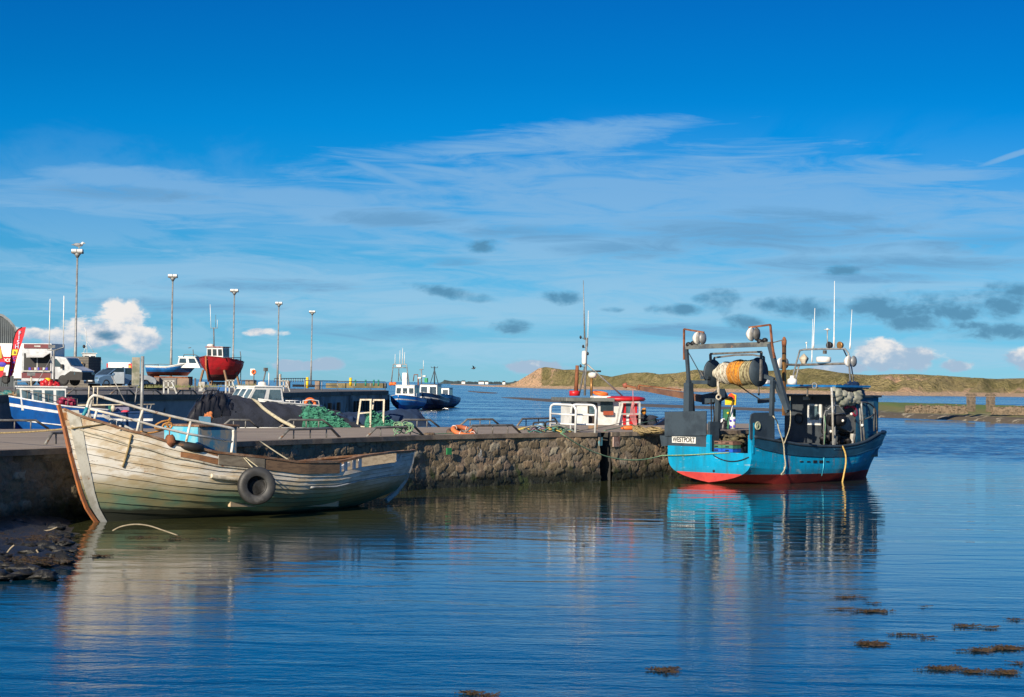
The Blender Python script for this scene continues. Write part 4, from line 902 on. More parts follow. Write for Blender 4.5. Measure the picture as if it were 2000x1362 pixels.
# name board lettering
zn = tzy(1337, 859.5).z; yn = (tzy(1314, 860).y + tzy(1360, 859).y) / 2
M_LET = mat('black_letters', (0.012, 0.012, 0.014), sc=4); M_LETW = mat('white_lettering', (0.80, 0.80, 0.76), (0.70, 0.70, 0.66), sc=4)
wN = tzy(1314, 860).y - tzy(1360, 859).y
mb = MB(); mb.box((-0.045, yn, zn), (0.012, wN, 0.27)); mb.build('name_panel', mat('patchy_white_panel', (0.72, 0.72, 0.68), (0.50, 0.50, 0.48), sc=6, rust=(0.03, 0.045, 0.06), rt=(0.64, 0.70), rsc=5), tr_)
t_ = text('WESTPORT', 0.29, M_LET, tr_, basis((-0.056, yn, zn), (0, -1, 0), (0, 0, 1)), depth=0.004); 
wd = max(v.co.y for v in t_.data.vertices) - min(v.co.y for v in t_.data.vertices)
for v in t_.data.vertices: v.co.y = yn + (v.co.y - yn) * (wN * 0.94 / wd)
# dark boards
def board(name, pts, x, th, mt, parent=None, X=True):
    mb = MB(); poly = [TF.X(a, b2, x) if X else TF.Y(a, b2, x) for a, b2 in pts]; mb.prism(poly, (th, 0, 0) if X else (0, th, 0)); return mb.build(name, mt, parent or tb)
board('stern_board', [(1298, 804.5), (1379, 803), (1379, 851), (1298, 852)], -0.10, 0.05, M_NAVY)
board('stern_corner', [(1288.5, 851), (1304, 851), (1304, 871), (1292, 872)], -0.06, 0.3, M_NAVY)
q0 = TF.X(1388, 850, 0.06)
mb = MB(); mb.box((0.30, yl + 0.10, (zop + ztm + 0.55) / 2), (0.6, 0.12, ztm + 0.55 - zop)); mb.build('chute_side', M_NAVY, tb)
# quarter panel on the starboard side with hawse hole
yq = -2.30; pts = [(1466, 858), (1466, 820), (1468, 810), (1474, 806.5), (1500, 806), (1513, 808), (1513, 862)]
qp = board('quarter_panel', pts, yq, 0.06, M_NAVY, X=False)
h_ = TF.Y(1480, 832, yq - 0.03); mb = MB(); mb.torus(h_, 0.15, 0.035, (0, 1, 0), sq=0.8); mb.lathe(h_, [(0.13, -0.0), (0.13, 0.01)], 16, axis=(0, -1, 0)); mb.build('hawse_hole', mat('pale_ring', (0.45, 0.45, 0.32), (0.2, 0.28, 0.15), sc=6), qp)
mb = MB(); mb.box((0.05, yq + 0.10, (zop + ztr) / 2 + 0.25), (0.10, 0.22, ztr - zop + 0.5)); mb.build('chute_side', M_TEAL, tb)
# rub rails and capping
def moT(t0, t1, zf, r, off, name, mt, side=-1, n=50):
    mb = MB(); mb.tube([HT.pt(t0 + (t1 - t0) * k / n, zf(t0 + (t1 - t0) * k / n), side, off) for k in range(n + 1)], r, 6); return mb.build(name, mt, tb)
for sd in (-1, 1):
    moT(0.01, 0.998, lambda t: gt(t), 0.07, -0.02, 'capping', M_NAVY, sd)
    moT(0.01, 0.97, lambda t: gbz(t), 0.04, 0.0, 'rub_rail', M_DKB, sd)
    moT(0.45, 0.98, lambda t: gt(t) - 0.13, 0.03, 0.01, 'rub_rail', M_DKB, sd)
mb = MB(); ts = [0.01 + 0.985 * k / 40 for k in range(41)]
dk = lambda t: 1.12 + 0.55 * max(0, (t - 0.72)) / 0.28 if t < 0.74 else gt(t) - 0.18
mb.grid([[HT.pt(t, dk(t), -1, -0.03) for t in ts], [HT.pt(t, dk(t), 1, -0.03) for t in ts]], sm=False); mb.build('deck', M_DECKT, tb)
mb = MB()
for sd in (1, -1):
    a_ = [HT.pt(t, gt(t), sd, -0.06) for t in ts]; c_ = [HT.pt(t, dk(t), sd, -0.06) for t in ts]; mb.grid([a_, c_] if sd > 0 else [c_, a_])
mb.build('inner_bulwark', M_NAVY, tb)
# marks, bright vertical streak
for a_, w_ in ((1566, 5), (1579, 5), (1592, 5), (1604, 5), (1617, 6)):
    mb = MB()
    q = TF.Y(a_, 902, -2.45); p0 = HT.on(q.x, q.z, -1, 0.012); big = a_ in (1592, 1604); mb.box(p0, (0.26 if big else 0.22, 0.02, 0.11 if big else 0.05))
    mb.build('hull_mark', M_LET, tb)
mb = MB(); xq = TF.Y(1609, 905, -2.45).x; mb.tube([HT.on(xq, z_, -1, 0.012) for z_ in (0.3, 0.7, 1.0, gbz(HT.tat(xq, 1.3)))], 0.02, 5); mb.build('paint_streak', mat('pale_cyan_paint', (0.08, 0.55, 0.75), sc=4), tb)  # pale cyan streak of paint down the side, added as a thin tube
mb = MB(); q = tzy(1396, 920); mb.lathe((-0.04, q.y, q.z), [(0.05, 0), (0.05, 0.05), (0.0, 0.06)], 8, axis=(-1, 0, 0)); mb.build('drain_plug', M_LET, tr_)
# ---- stern gantry
def xb(name, pts, w, mt, x=0.9, h=None, lab=None, par=None):
    mb = MB(); mb.path([TF.X(a, b2, x) if len((a, b2)) == 2 else None for a, b2 in pts], w, h); return mb.build(name, mt, par or tb, lab)
xb('gantry_leg', [(1344, 812), (1345, 748)], 0.30, M_NAVY, 0.5)
xb('gantry_leg', [(1353, 812), (1349, 756)], 0.16, M_NAVY, 1.3)
xb('gantry_leg', [(1345.5, 748), (1340.5, 679)], 0.13, M_NAVY, 0.5)
xb('gantry_beam', [(1341, 678), (1506, 672.5)], 0.16, mat('grey_beam_rust_streaks', (0.13, 0.14, 0.13), (0.06, 0.07, 0.08), sc=2, rough=0.6, rust=(0.30, 0.17, 0.09), rt=(0.60, 0.68)), 0.5, h=0.2)
xb('gantry_bracket', [(1341, 746.5), (1384, 747)], 0.16, M_NAVY, 0.7)
xb('gantry_leg', [(1503, 672), (1520, 735), (1539, 802)], 0.17, M_NAVY, 0.5)
xb('gantry_leg', [(1509, 744), (1507, 812)], 0.16, M_NAVY, 0.7)
xb('gantry_leg', [(1512, 744), (1538, 806)], 0.12, M_NAVY, 0.9)
xb('stay', [(1342, 684), (1372, 738)], 0.03, M_NAVY, 0.6)
xb('light_frame', [(1336, 703), (1336, 643), (1375, 649.5)], 0.07, M_RUST, 0.45)
xb('light_frame', [(1463, 640), (1504.5, 634.5), (1508, 672), (1512.5, 700)], 0.075, M_RUST, 0.45)
def dish(px, py, x, tilt, m1, m2, r=0.29):
    c = TF.X(px, py, x); ax = Matrix.Rotation(math.radians(tilt), 3, 'Z') @ V((0, 1, 0)); mb = MB()
    mb.lathe(c + ax * 0.06, [(0.0, 0.24), (r * .45, 0.21), (r * .85, 0.10), (r, 0.0), (r * .9, -0.02), (0.06, -0.03)], 20, axis=ax); o = mb.build('lamp_dish', m1, tb)
    mb = MB(); mb.lathe(c - ax * 0.16, [(0.0, -0.12), (r * .4, -0.11), (r * .8, -0.06), (r * .95, 0.0), (r * .9, 0.03), (0.05, 0.04)], 20, axis=ax); mb.build('lamp_guard', m2, o)
M_DOME = mat('white_plastic_dome', (0.78, 0.76, 0.70), (0.66, 0.62, 0.55), sc=4, rough=0.4)
dish(1366, 661, 0.45, 12, M_DOME, M_GALV); dish(1471, 653, 0.45, 12, M_DOME, M_GREYT, 0.30)
for a_, b2 in ((1345, 673), (1354, 671), (1484, 667), (1494, 665)):
    c = TF.X(a_, b2, 0.5); mb = MB(); mb.lathe(c, [(0.0, -0.10), (0.09, -0.09), (0.11, 0.0), (0.09, 0.09), (0, 0.1)], 12, axis=(1, 0, 0)); mb.bar(c - V((0, 0, .02)), c - V((0, 0, 0.16)), 0.04); mb.build('deck_light', M_LET, tb)
# ---- net drum
XD = 1.9; aL, aR = TF.X(1393, 729.5, XD), TF.X(1481, 727, XD); axd = (aR - aL).normalized(); Ld = (aR - aL).length
drum = MB()
drum.lathe(aL, [(0.0, -0.06), (0.60, -0.06), (0.61, 0.0), (0.58, 0.03), (0.12, 0.03)], 30, axis=axd); dr = drum.build('net_drum', M_NAVY, tb)
mb = MB(); mb.lathe(aR, [(0.0, 0.06), (0.62, 0.06), (0.63, 0.0), (0.60, -0.03), (0.12, -0.03)], 30, axis=axd); mb.build('drum_flange', M_NAVY, dr)
M_NETW = mat('wound_cream_net', (0.50, 0.46, 0.38), (0.20, 0.16, 0.11), sc=9, rough=1, bump=1, bsc=14)
M_NETO = mat('wound_orange_net', (0.58, 0.24, 0.02), (0.33, 0.12, 0.02), sc=8, rough=1, bump=1, bsc=14)
M_NETG = mat('wound_olive_net', (0.24, 0.20, 0.12), (0.11, 0.085, 0.05), sc=9, rough=1, bump=1, bsc=14)
def wound(name, f0, f1, prof_, mt, seed, wraps, mt2):
    mb = MB(); rows = []; rnd = random.Random(seed); n = 30; K = max(6, int((f1 - f0) * 44))
    for k in range(K + 1):
        f = f0 + (f1 - f0) * k / K; c = aL.lerp(aR, f); r0 = interp(f, prof_); z = axd; x = V((1, 0, 0)); y = z.cross(x).normalized(); row = []
        for j in range(n + 1):
            a = 2 * math.pi * (j % n) / n; r = r0 * (1 + 0.05 * noise.noise(V((f * 26, math.cos(a) * 1.2, math.sin(a) * 1.2))) + 0.03 * math.sin(k * 2.1 + math.sin(a) * 1.5))
            row.append(c + (x * math.cos(a) + y * math.sin(a)) * r)
        rows.append(row)
    mb.grid(rows); o = mb.build(name, mt, dr)
    mb = MB()
    for w_ in range(wraps):
        f = f0 + (f1 - f0) * rnd.uniform(0.05, 0.95); sl = rnd.uniform(-0.05, 0.05); pts = []
        for j in range(25):
            a = 2 * math.pi * j / 24; ff = min(0.985, max(0.02, f + sl * math.sin(a))); r0 = interp(ff, prof_) * 1.03; x = V((1, 0, 0)); y = axd.cross(x).normalized()
            pts.append(aL.lerp(aR, ff) + (x * math.cos(a) + y * math.sin(a)) * r0)
        mb.tube(pts, rnd.uniform(0.012, 0.024), 5)
    mb.build('net_cord', mt2, dr)
PR = [(0.03, 0.16), (0.10, 0.22), (0.2, 0.40), (0.3, 0.47), (0.43, 0.45), (0.45, 0.47), (0.6, 0.54), (0.7, 0.53), (0.78, 0.48), (0.9, 0.52), (1, 0.50)]
wound('wound_net', 0.03, 0.44, PR, M_NETW, 1, 12, mat('pale_cord', (0.62, 0.60, 0.50), (0.4, 0.36, 0.28), sc=9, rough=1))
wound('wound_net', 0.44, 0.74, PR, M_NETO, 2, 7, mat('dull_orange_cord', (0.50, 0.27, 0.08), (0.32, 0.15, 0.04), sc=9, rough=1))
wound('wound_net', 0.74, 0.99, PR, M_NETG, 3, 8, mat('yellow_cord', (0.42, 0.38, 0.22), (0.2, 0.17, 0.09), sc=9, rough=1))
xb('drum_frame', [(1388, 705), (1387.5, 691.5), (1487, 687.5), (1485.5, 744)], 0.085, M_GREYT, 1.55)
xb('drum_frame', [(1394, 755), (1395, 699), (1435, 694), (1470, 693.5), (1492, 697), (1493, 735)], 0.07, M_GREYT, 2.4)
xb('drum_motor', [(1372, 733), (1388, 733)], 0.34, M_GREYT, XD)
xb('drum_bracket', [(1370, 738), (1384, 738)], 0.14, M_NAVY, 1.5)
xb('drum_bracket', [(1486, 732), (1512, 742)], 0.16, M_NAVY, XD)
mb = MB(); mb.tube([TF.X(1402, 742, 1.3), TF.X(1403, 765, 1.2), TF.X(1404, 772, 1.2)], 0.06, 7); mb.torus(TF.X(1403.5, 776, 1.15), 0.10, 0.035, (1, 0.3, 0)); mb.build('net_tail', M_NETW, dr)
# ---- boom reaching out over the pier
boom = MB(); boom.bar(TF.X(1245, 758, 2.2), TF.X(1392, 782, 2.2), 0.16, 0.16, w2=0.30, h2=0.34); bo = boom.build('boom', mat('brown_boom_steel', (0.17, 0.085, 0.05), (0.10, 0.05, 0.035), sc=1.5, rough=0.6), tb)
mb = MB(); mb.bar(TF.X(1248, 752.5, 2.1), TF.X(1330, 762, 2.1), 0.06); mb.bar(TF.X(1248, 752.5, 2.1), TF.X(1248, 760, 2.1), 0.08); mb.bar(TF.X(1222, 753, 2.2), TF.X(1247, 759, 2.2), 0.09); mb.build('boom_ram', M_RUST, bo)
mb = MB(); mb.ell(TF.X(1221, 753, 2.2), (.12, .14, .12), 8, 6, jit=.3); mb.build('boom_hook', mat('faded_red', (0.35, 0.10, 0.06), sc=4), bo)
xb('crane_knuckle', [(1376, 781), (1400, 776), (1413, 768)], 0.42, M_NAVY, 2.2)
xb('crane_post', [(1403, 780), (1400, 856)], 0.20, M_NAVY, 1.6)
mb = MB(); mb.tube([TF.X(1389, 780, 1.7), TF.X(1390, 830, 1.5), TF.X(1388, 868, 1.2)], 0.03, 5); mb.tube([TF.X(1393, 790, 1.7), TF.X(1395, 812, 1.5), TF.X(1391, 850, 1.2)], 0.03, 5); mb.build('hydraulic_hose', M_LET, tb)
mb = MB(); mb.tube(smooth_path([TF.X(1412, 745, 2.4), TF.X(1440, 752, 2.4), TF.X(1460, 765, 2.4), TF.X(1484, 780, 2.4)], 4), 0.03, 5); mb.build('hydraulic_hose', M_LET, tb)
xb('exhaust_pipe', [(1531.5, 812), (1531.5, 670)], 0.13, M_BRONZE, 3.6)
xb('stay', [(1507, 670), (1531, 664)], 0.04, M_GREYT, 2.5)
mb = MB(); q = TF.X(1531.5, 668, 3.6); mb.lathe(q, [(0.09, -0.2), (0.11, -0.05), (0.11, 0.06), (0.05, 0.2), (0.02, 0.22)], 10); mb.build('pipe_cap', M_RUST, tb)
# ---- wheelhouse
yS, yP = -1.95, 1.95
xa = TF.Y(1671, 830, yS).x; zroof = TF.X(1600, 775, xa).z; xf = xa + 2.3
mb = MB(); mb.prism([(xa, yS, 1.0), (xf, yS * 0.86, 1.0), (xf + 0.25, yS * 0.86, zroof), (xa, yS, zroof)], (0, 0, 0)) if False else None
pl4 = [(xa, yS), (xf, yS * 0.8), (xf + .5, 0), (xf, yP * 0.8), (xa, yP)]
mb.prism([(a, b2, 1.0) for a, b2 in pl4], (0, 0, zroof - 1.0)); wh = mb.build('wheelhouse', M_HOUSE, tb)
mb = MB(); mb.prism([(a + (0.15 if a > xa else -0.35), b2 * 1.05, zroof) for a, b2 in pl4], (0, 0, 0.09)); mb.build('roof', M_HOUSE, wh)
mb = MB(); mb.prism([(xa + 0.02, yS - 0.012, 1.1), (xf - .05, yS * .8 - 0.02, 1.1), (xf - .05, yS * .8 - 0.02, zroof - .02), (xa + 0.02, yS - 0.012, zroof - .02)], (0, 0.008, 0)); mb.build('side_panel', M_CANB if False else mat('mid_blue_side', (0.01, 0.13, 0.24), (0.012, 0.08, 0.16), sc=2), wh)
for f0, f1 in ((0.18, 0.42), (0.52, 0.78)):
    pa = V((xa, yS, 0)).lerp(V((xf, yS * .8, 0)), f0); pb = V((xa, yS, 0)).lerp(V((xf, yS * .8, 0)), f1); mb = MB(); mb.prism([(pa.x, pa.y - .03, zroof - .95), (pb.x, pb.y - .03, zroof - .95), (pb.x, pb.y - .03, zroof - .2), (pa.x, pa.y - .03, zroof - .2)], (0, .02, 0)); mb.build('side_window', M_GLASSL, wh)
def onx(px, py): return TF.X(px, py, xa - 0.03)
d0, d1 = onx(1578, 789), onx(1604.5, 831)
mb = MB(); mb.box((xa - 0.03, (d0.y + d1.y) / 2, (d0.z + d1.z) / 2), (0.05, abs(d0.y - d1.y), d0.z - d1.z)); dw = mb.build('door_window_panel', M_WHITE, wh, 'white upper half of the wheelhouse door')
e0, e1 = onx(1582.5, 793), onx(1600, 820.5)
mb = MB(); mb.box((xa - 0.06, (e0.y + e1.y) / 2, (e0.z + e1.z) / 2), (0.02, abs(e0.y - e1.y), e0.z - e1.z)); mb.build('pane', M_GLASSL, dw)
mb = MB(); mb.torus(onx(1562, 818) + V((-.08, 0, 0)), 0.22, 0.035, (1, 0, 0)); mb.build('hose_coil', M_LET, wh)
mb = MB(); mb.box(onx(1580, 778) + V((-.12, 0, 0)), (0.22, 0.34, 0.17)); mb.build('flood_lamp', M_GALV, wh, bevel=0.02)
mb = MB(); mb.box(V((xa - 0.25, (yS + yP) / 2, 1.32)), (0.45, 3.2, 0.55)); mb.build('deck_locker', M_HOUSE, tb, bevel=0.03)
# canopy over the working deck
zc = TF.X(1560, 755.5, xa - 1.0).z; cxa = xa - 1.7
c0 = TF.X(1429, 759.5, cxa)
mb = MB(); yc1 = min(2.3, c0.y); mb.prism([(cxa, -2.1, zc), (xa + 0.9, -2.1, zc), (xa + 0.9, yc1, zc), (cxa, yc1, zc)], (0, 0, 0.09), 0); can = mb.build('canopy', M_CANB, tb)
mb = MB(); mb.box(((cxa + xa + .9) / 2, (yc1 - 2.1) / 2, zc - 0.035), (xa + .9 - cxa - .1, yc1 + 2.0, 0.05)); mb.build('canopy_frame', M_GREYT, can)
for a_, y_ in ((cxa + .1, -2.0), (cxa + .1, -0.5), (cxa + .1, 1.0), (cxa + 0.1, yc1 - .1)):
    mb = MB(); mb.bar((a_, y_, zc - 0.02), (a_, y_, 1.1 if y_ == -2.0 else zc - 0.42), 0.06); mb.build('canopy_post', M_GREYT if y_ != -2.0 else M_GALV, can)
xb('shelf_beam', [(1482, 784), (1512, 781)], 0.2, M_HOUSE, xa - 1.5)
mb = MB(); q = TF.X(1494, 753, xa - 1.2); mb.box((q.x, q.y, zc + 0.2), (0.7, 0.75, 0.2)); mb.build('hatch_box', M_WHITE, can, bevel=0.06)
mb = MB(); q = TF.X(1547, 748, xa); mb.lathe((q.x, q.y, zc + 0.1), [(0.22, 0), (0.22, 0.22), (0.1, 0.3), (0.1, 0.4)], 12); mb.build('sat_dome', M_DOME, can)
mb = MB(); q = TF.X(1592, 752, cxa); mb.torus((cxa - 0.05, q.y, zc + 0.05), 0.12, 0.03, (1, 0, 0)); mb.build('shackle_ring', M_GALV, can)
# ---- mast gantry on the wheelhouse
xm = xa + 0.9
def mt_(name, pts, r, mt=M_GALV, x=xm, par=tb): mb = MB(); mb.tube([TF.X(a, b2, x) for a, b2 in pts], r, 6); return mb.build(name, mt, par)
gm = mt_('mast_gantry', [(1546, 747), (1554, 714), (1562, 685), (1570, 683), (1600, 682), (1650, 681.5), (1657, 690), (1661, 749)], 0.045)
mt_('gantry_bar', [(1536, 712.5), (1560, 713), (1652, 710.5)], 0.06, M_GREYT, par=gm); mt_('gantry_bar', [(1552, 751), (1560, 716)], 0.04, par=gm); mt_('gantry_bar', [(1668, 752), (1663, 716), (1647, 682)], 0.035, par=gm, x=xm + .7)
for k in range(4): mt_('ladder_rung', [(1556 - k * 2.6, 716 + k * 9), (1562 - k * 2.4, 716 + k * 9)], 0.02, par=gm)
q = TF.X(1608.5, 703, xm); mb = MB(); mb.lathe(q - V((0, 0, .12)), [(0.30, 0), (0.34, 0.04), (0.34, 0.20), (0.31, 0.25), (0, 0.27)], 24)
mb.build('radar', M_DOME, gm)
q = TF.X(1570, 701.5, xm); mb = MB(); mb.lathe(q, [(0.0, 0.26), (0.04, 0.22), (0.22, 0.04), (0.22, 0.0), (0.13, -0.18), (0.13, -0.22)], 4); mb.build('radar_reflector', mat('cream_metal', (0.55, 0.48, 0.36), sc=3), gm)
def whip(p0, p1, r=0.022, x=xm, par=tb, F=TF, mt=M_WHITE, name='whip_antenna'):
    a_, c_ = F.X(*p0, x), F.X(*p1, x); mb = MB(); mb.tube([a_, a_.lerp(c_, .15), a_.lerp(c_, .16), c_], [r * 1.7, r * 1.5, r, r * 0.45], 6); return mb.build(name, mt, par)
whip((1585.5, 708), (1587.5, 623), par=gm); whip((1588.5, 680), (1591.6, 602), par=gm, r=.027); whip((1628.8, 679), (1630, 549), 0.03, par=gm); whip((1660, 682), (1664, 605), 0.026, par=gm)
mt_('instrument_post', [(1616, 682), (1616, 644)], 0.03, par=gm)
mb = MB(); c = TF.X(1616, 644, xm); mb.torus(c, 0.15, 0.012, (0, 0, 1), n=14, k=4); mb.ell(c, (.06, .06, .07), 8, 6); mb.build('wind_sensor', M_DOME, gm)
for a_, mt2 in ((1619, M_LET), (1640, M_BRONZE)):
    c = TF.X(a_, 674.5, xm); mb = MB(); mb.lathe(c, [(0.0, -0.16), (0.12, -0.14), (0.165, -0.02), (0.165, 0.03), (0.12, 0.035), (0, 0.02)], 16, axis=(-1, 0.2, 0)); mb.bar(c - V((0, 0, .16)), c - V((0, 0, 0.05)), 0.06); mb.build('search_light', mt2, gm)
mb = MB(); mb.box(TF.X(1611, 688, xm), (0.12, 0.14, 0.16)); mb.build('junction_box', M_GREYT, gm)
mb = MB(); c = TF.X(1575, 670, xm); mb.tube([TF.X(1575.5, 683, xm), c], 0.015, 5); mb.ell(c, (.05, .05, .05), 8, 6); mb.build('gps_mushroom', M_DOME, gm)
dish(1528, 710, xm, 10, M_DOME, M_GALV, 0.27); dish(1661, 706, xm, 10, M_DOME, M_GALV, 0.27)
# ---- hauler, covers, tarpaulins on the starboard rail
ys_ = -1.9
def Yq(px, py, y=ys_): return TF.Y(px, py, y)
hl = MB(); c = Yq(1633, 820); hl.lathe(c, [(0.0, -0.42), (0.26, -0.42), (0.26, -0.38), (0.30, -0.36), (0.30, 0.36), (0.26, 0.4), (0.26, 0.44), (0, 0.44)], 20, axis=(1, 0, 0)); ha = hl.build('hauler_drum', M_LET, tb)
mb = MB(); mb.prism([Yq(1643, 836), (Yq(1641, 829)), Yq(1660, 812), Yq(1670, 804), Yq(1671, 838), Yq(1662, 845)], (0, 0.5, 0)); mb.build('hauler_hood', mat('grey_fibreglass', (0.13, 0.14, 0.14), (0.09, 0.095, 0.10), sc=2), ha, bevel=0.05)
mb = MB(); mb.bar(Yq(1666, 848), Yq(1663, 869), 0.16, w2=0.1); mb.build('hauler_leg', M_GREYP, ha)
mb = MB(); rnd = random.Random(3)
for k in range(16): mb.ell(Yq(rnd.uniform(1606, 1660), rnd.uniform(842, 864), rnd.uniform(-1.9, -1.3)), (rnd.uniform(.1, .22), .15, rnd.uniform(.08, .2)), 8, 6, jit=.5, seed=k)
mb.build('hauler_engine', M_LET, ha)
mb = MB()
for pts in ([(1609, 870), (1609.5, 812), (1612, 803), (1622, 802)], [(1617, 800), (1626, 792), (1636, 792), (1647, 803), (1652, 812)], [(1618, 809), (1650, 808)]): mb.tube([Yq(*p_, -2.15) for p_ in pts], 0.03, 6)
mb.build('guard_frame', M_GALV, ha)
mb = MB(); mb.tube([Yq(1624, 757, -2.2), Yq(1626, 800, -2.25), Yq(1627.5, 872, -2.3)], 0.05, 7); mb.build('stanchion', M_GREYP, tb)
mb = MB(); mb.tube([Yq(1610, 868, -2.3), Yq(1612, 830, -2.3), Yq(1610, 812, -2.3)], 0.018, 5); mb.build('cord', M_ROPEG, tb)
def cloth(name, pts, mt, y, sc_=0.12, seed=0, par=tb):
    mb = MB()
    for k, (a_, b2, r_) in enumerate(pts): mb.ell(Yq(a_, b2, y + 0.05 * math.sin(k * 3)), (r_ * 1.5, r_ * .7, r_ * .9), 14, 10, jit=.32, seed=seed + k)
    return mb.build(name, mt, par)
cloth('furled_sheet', [(1636, 768, .26), (1650, 780, .28), (1667, 779, .27), (1632, 762, .2), (1637, 774, .22), (1644, 786, .24), (1655, 776, .26), (1662, 782, .24), (1672, 778, .26), (1677, 770, .2), (1648, 770, .2)], mat('grey_cream_canvas', (0.34, 0.34, 0.28), (0.15, 0.17, 0.13), sc=1.5, rough=0.9, bump=.5, bsc=3), -2.0, seed=3)
cloth('blue_tarpaulin', [(1640, 757, .16), (1652, 758, .18), (1664, 757, .22), (1660, 750, .15), (1674, 762, .24), (1682, 768, .18), (1670, 754, .2)], mat('navy_tarpaulin', (0.012, 0.035, 0.10), (0.008, 0.02, 0.05), sc=2, rough=0.5), -1.8, seed=13)
mb = MB(); mb.tube(smooth_path([Yq(1651, 797, -1.9), Yq(1662, 793, -1.9), Yq(1671, 800, -1.9), Yq(1671, 812, -1.9), Yq(1664, 808, -1.9)], 4), 0.07, 6); mb.build('red_hose', mat('crimson_hose', (0.40, 0.02, 0.06), sc=5), tb)
for a_, b2 in ((1646, 822), (1663, 809), (1623, 843), (1684, 831)):
    mb = MB(); mb.ell(Yq(a_, b2, -2.2), (.065, .065, .065), 10, 8); mb.build('work_light', M_DOME, tb)
# bow rail
def nrT(px, py, off=0.08):
    t = 0.8
    for _ in range(40):
        q = TF.Y(px, py, -(interp(t, hbt) - off)); t = 0.5 * t + 0.5 * max(0, min(1, q.x / XB2))
    return q
mb = MB(); mb.tube(smooth_path([nrT(1680, 786), nrT(1694, 787), nrT(1704, 793), nrT(1710, 804), nrT(1712, 840)], 4), 0.04, 6); mb.build('bow_rail', M_GREYT, tb)
mb = MB(); mb.tube([nrT(1680, 822), nrT(1700, 815), nrT(1710, 806)], 0.03, 6); mb.build('bow_rail', M_GREYT, tb)
for a_, b2, c_, d_ in ((1707, 798, 1707, 842), (1713, 842, 1713, 858)):
    mb = MB(); mb.tube([nrT(a_, b2), nrT(c_, d_)], 0.035, 6); mb.build('bow_rail_post', M_GREYT, tb)
mb = MB(); mb.tube([nrT(1689, 874 - 8), nrT(1683, 800), nrT(1682, 785)], 0.05, 6); mb.build('bow_rail_post', M_GALV, tb)
mb = MB(); mb.tube([Yq(1683, 866, -2.0), Yq(1678, 780, -1.9)], 0.035, 6); mb.build('stanchion', M_GALV, tb)
# dangling ropes
def wl(pts): return smooth_path([TF.w(TF.Y(a_, b2, y_)) for a_, b2, y_ in pts], 5)
mb = MB(); mb.tube(wl([(1505, 808, -2.2), (1517, 822, -2.45), (1521, 838, -2.5), (1530, 866, -2.52), (1532, 888, -2.52), (1534, 908, -2.52), (1531, 920, -2.5), (1526, 927, -2.5), (1531, 925, -2.48), (1532, 912, -2.48)]), 0.028, 5)
single('rope', mb, M_ROPEW, 'cream rope hanging in a loose line down the aft side of the blue trawler', 'rope')
mb = MB(); mb.tube(wl([(1543, 775, -2.0), (1544, 812, -2.2), (1542, 836, -2.3), (1534, 860, -2.5), (1530, 870, -2.5)]), 0.022, 5); single('rope', mb, M_ROPEW, 'thin cream rope running from the canopy of the blue trawler to its rail', 'rope')
mb = MB(); mb.tube(wl([(1645, 871, -2.45), (1651, 886, -2.5), (1652, 905, -2.5), (1648, 928, -2.45), (1645, 944, -2.5), (1645, 950, -2.5)]), 0.038, 6); single('rope', mb, mat('yellow_rope', (0.62, 0.42, 0.12), sc=12), 'thick yellow rope hanging from the rail of the blue trawler into the water', 'rope')
# mooring lines
mb = MB(); a_ = TF.w(TF.X(1424, 884.5, -0.06)); mb.tube(sag(G(1095, 846, DZ + .1), TF.w(TF.X(1292, 890, -0.1)), 0.55, 16) + [TF.w(TF.X(1340, 889, -0.12)), a_], 0.025, 5)
single('mooring_rope', mb, M_ROPEG, 'pale green mooring rope slung from the pier to the stern opening of the blue trawler', 'rope')
mb = MB(); mb.tube(sag(TF.w(TF.X(1393, 889, -0.08)), TF.w(TF.X(1462, 893, -0.08)), 0.22, 10), 0.02, 5); single('rope', mb, M_LET, 'thin dark line looped below the stern opening of the blue trawler', 'rope')
# chute rubber, fish boxes and net heap on the working deck
M_BX = {n_: mat('fish_box_' + n_, c_, tuple(x_ * .6 for x_ in c_), sc=4, rough=.6) for n_, c_ in {'brown': (0.20, 0.11, 0.08), 'green': (0.06, 0.20, 0.12), 'blue': (0.01, 0.10, 0.55), 'rust': (0.24, 0.09, 0.05)}.items()}
for si, (pxc, lab) in enumerate(((1407, 'left'), (1428, 'right'))):
    for k, (cn_, word) in enumerate((('rust', 'bottom'), ('blue', 'second from bottom'), ('green', 'third from bottom'), ('brown', 'top'))):
        q = TF.X(pxc, 875, 0.55); t = thing('fish_box', '%s fish box, %s of the %s stack in the trawler stern' % ({'rust': 'rusty red', 'blue': 'bright blue', 'green': 'green', 'brown': 'dull brown'}[cn_], word, lab), 'fish box', TF.w((0.55, q.y, 1.16 + k * 0.155)), TF.rz, 'fish boxes in the stern of the blue trawler')
        mb = MB(); w_, d_, h_ = 0.52, 0.62, 0.15
        mb.box((0, 0, 0.01), (w_, d_, 0.02))
        for sx2 in (-1, 1):
            mb.box((sx2 * (w_ / 2 - .012), 0, h_ / 2), (0.024, d_, h_)); 
            mb.box((0, sx2 * (d_ / 2 - .012), h_ / 2), (w_, 0.024, h_))
        mb.build('tub', M_BX[cn_], t); mb = MB(); mb.box((-w_ / 2 - 0.008, 0, h_ * .55), (0.02, 0.18, 0.05)); mb.build('handle', M_LET, t); mb = MB(); mb.box((0, 0, h_ + 0.0), (w_ + .02, d_ + .02, 0.014)); mb.build('rim', M_BX[cn_], t)
mb = MB(); rnd = random.Random(9)
for k in range(60): 
    q = TF.X(rnd.uniform(1414, 1452), rnd.uniform(852, 872), rnd.uniform(1.0, 1.9)); mb.ell(TF.w((q.x, q.y, max(1.2, q.z))), (rnd.uniform(.1, .25), rnd.uniform(.1, .25), rnd.uniform(.06, .14)), 7, 5, jit=.6, seed=k)
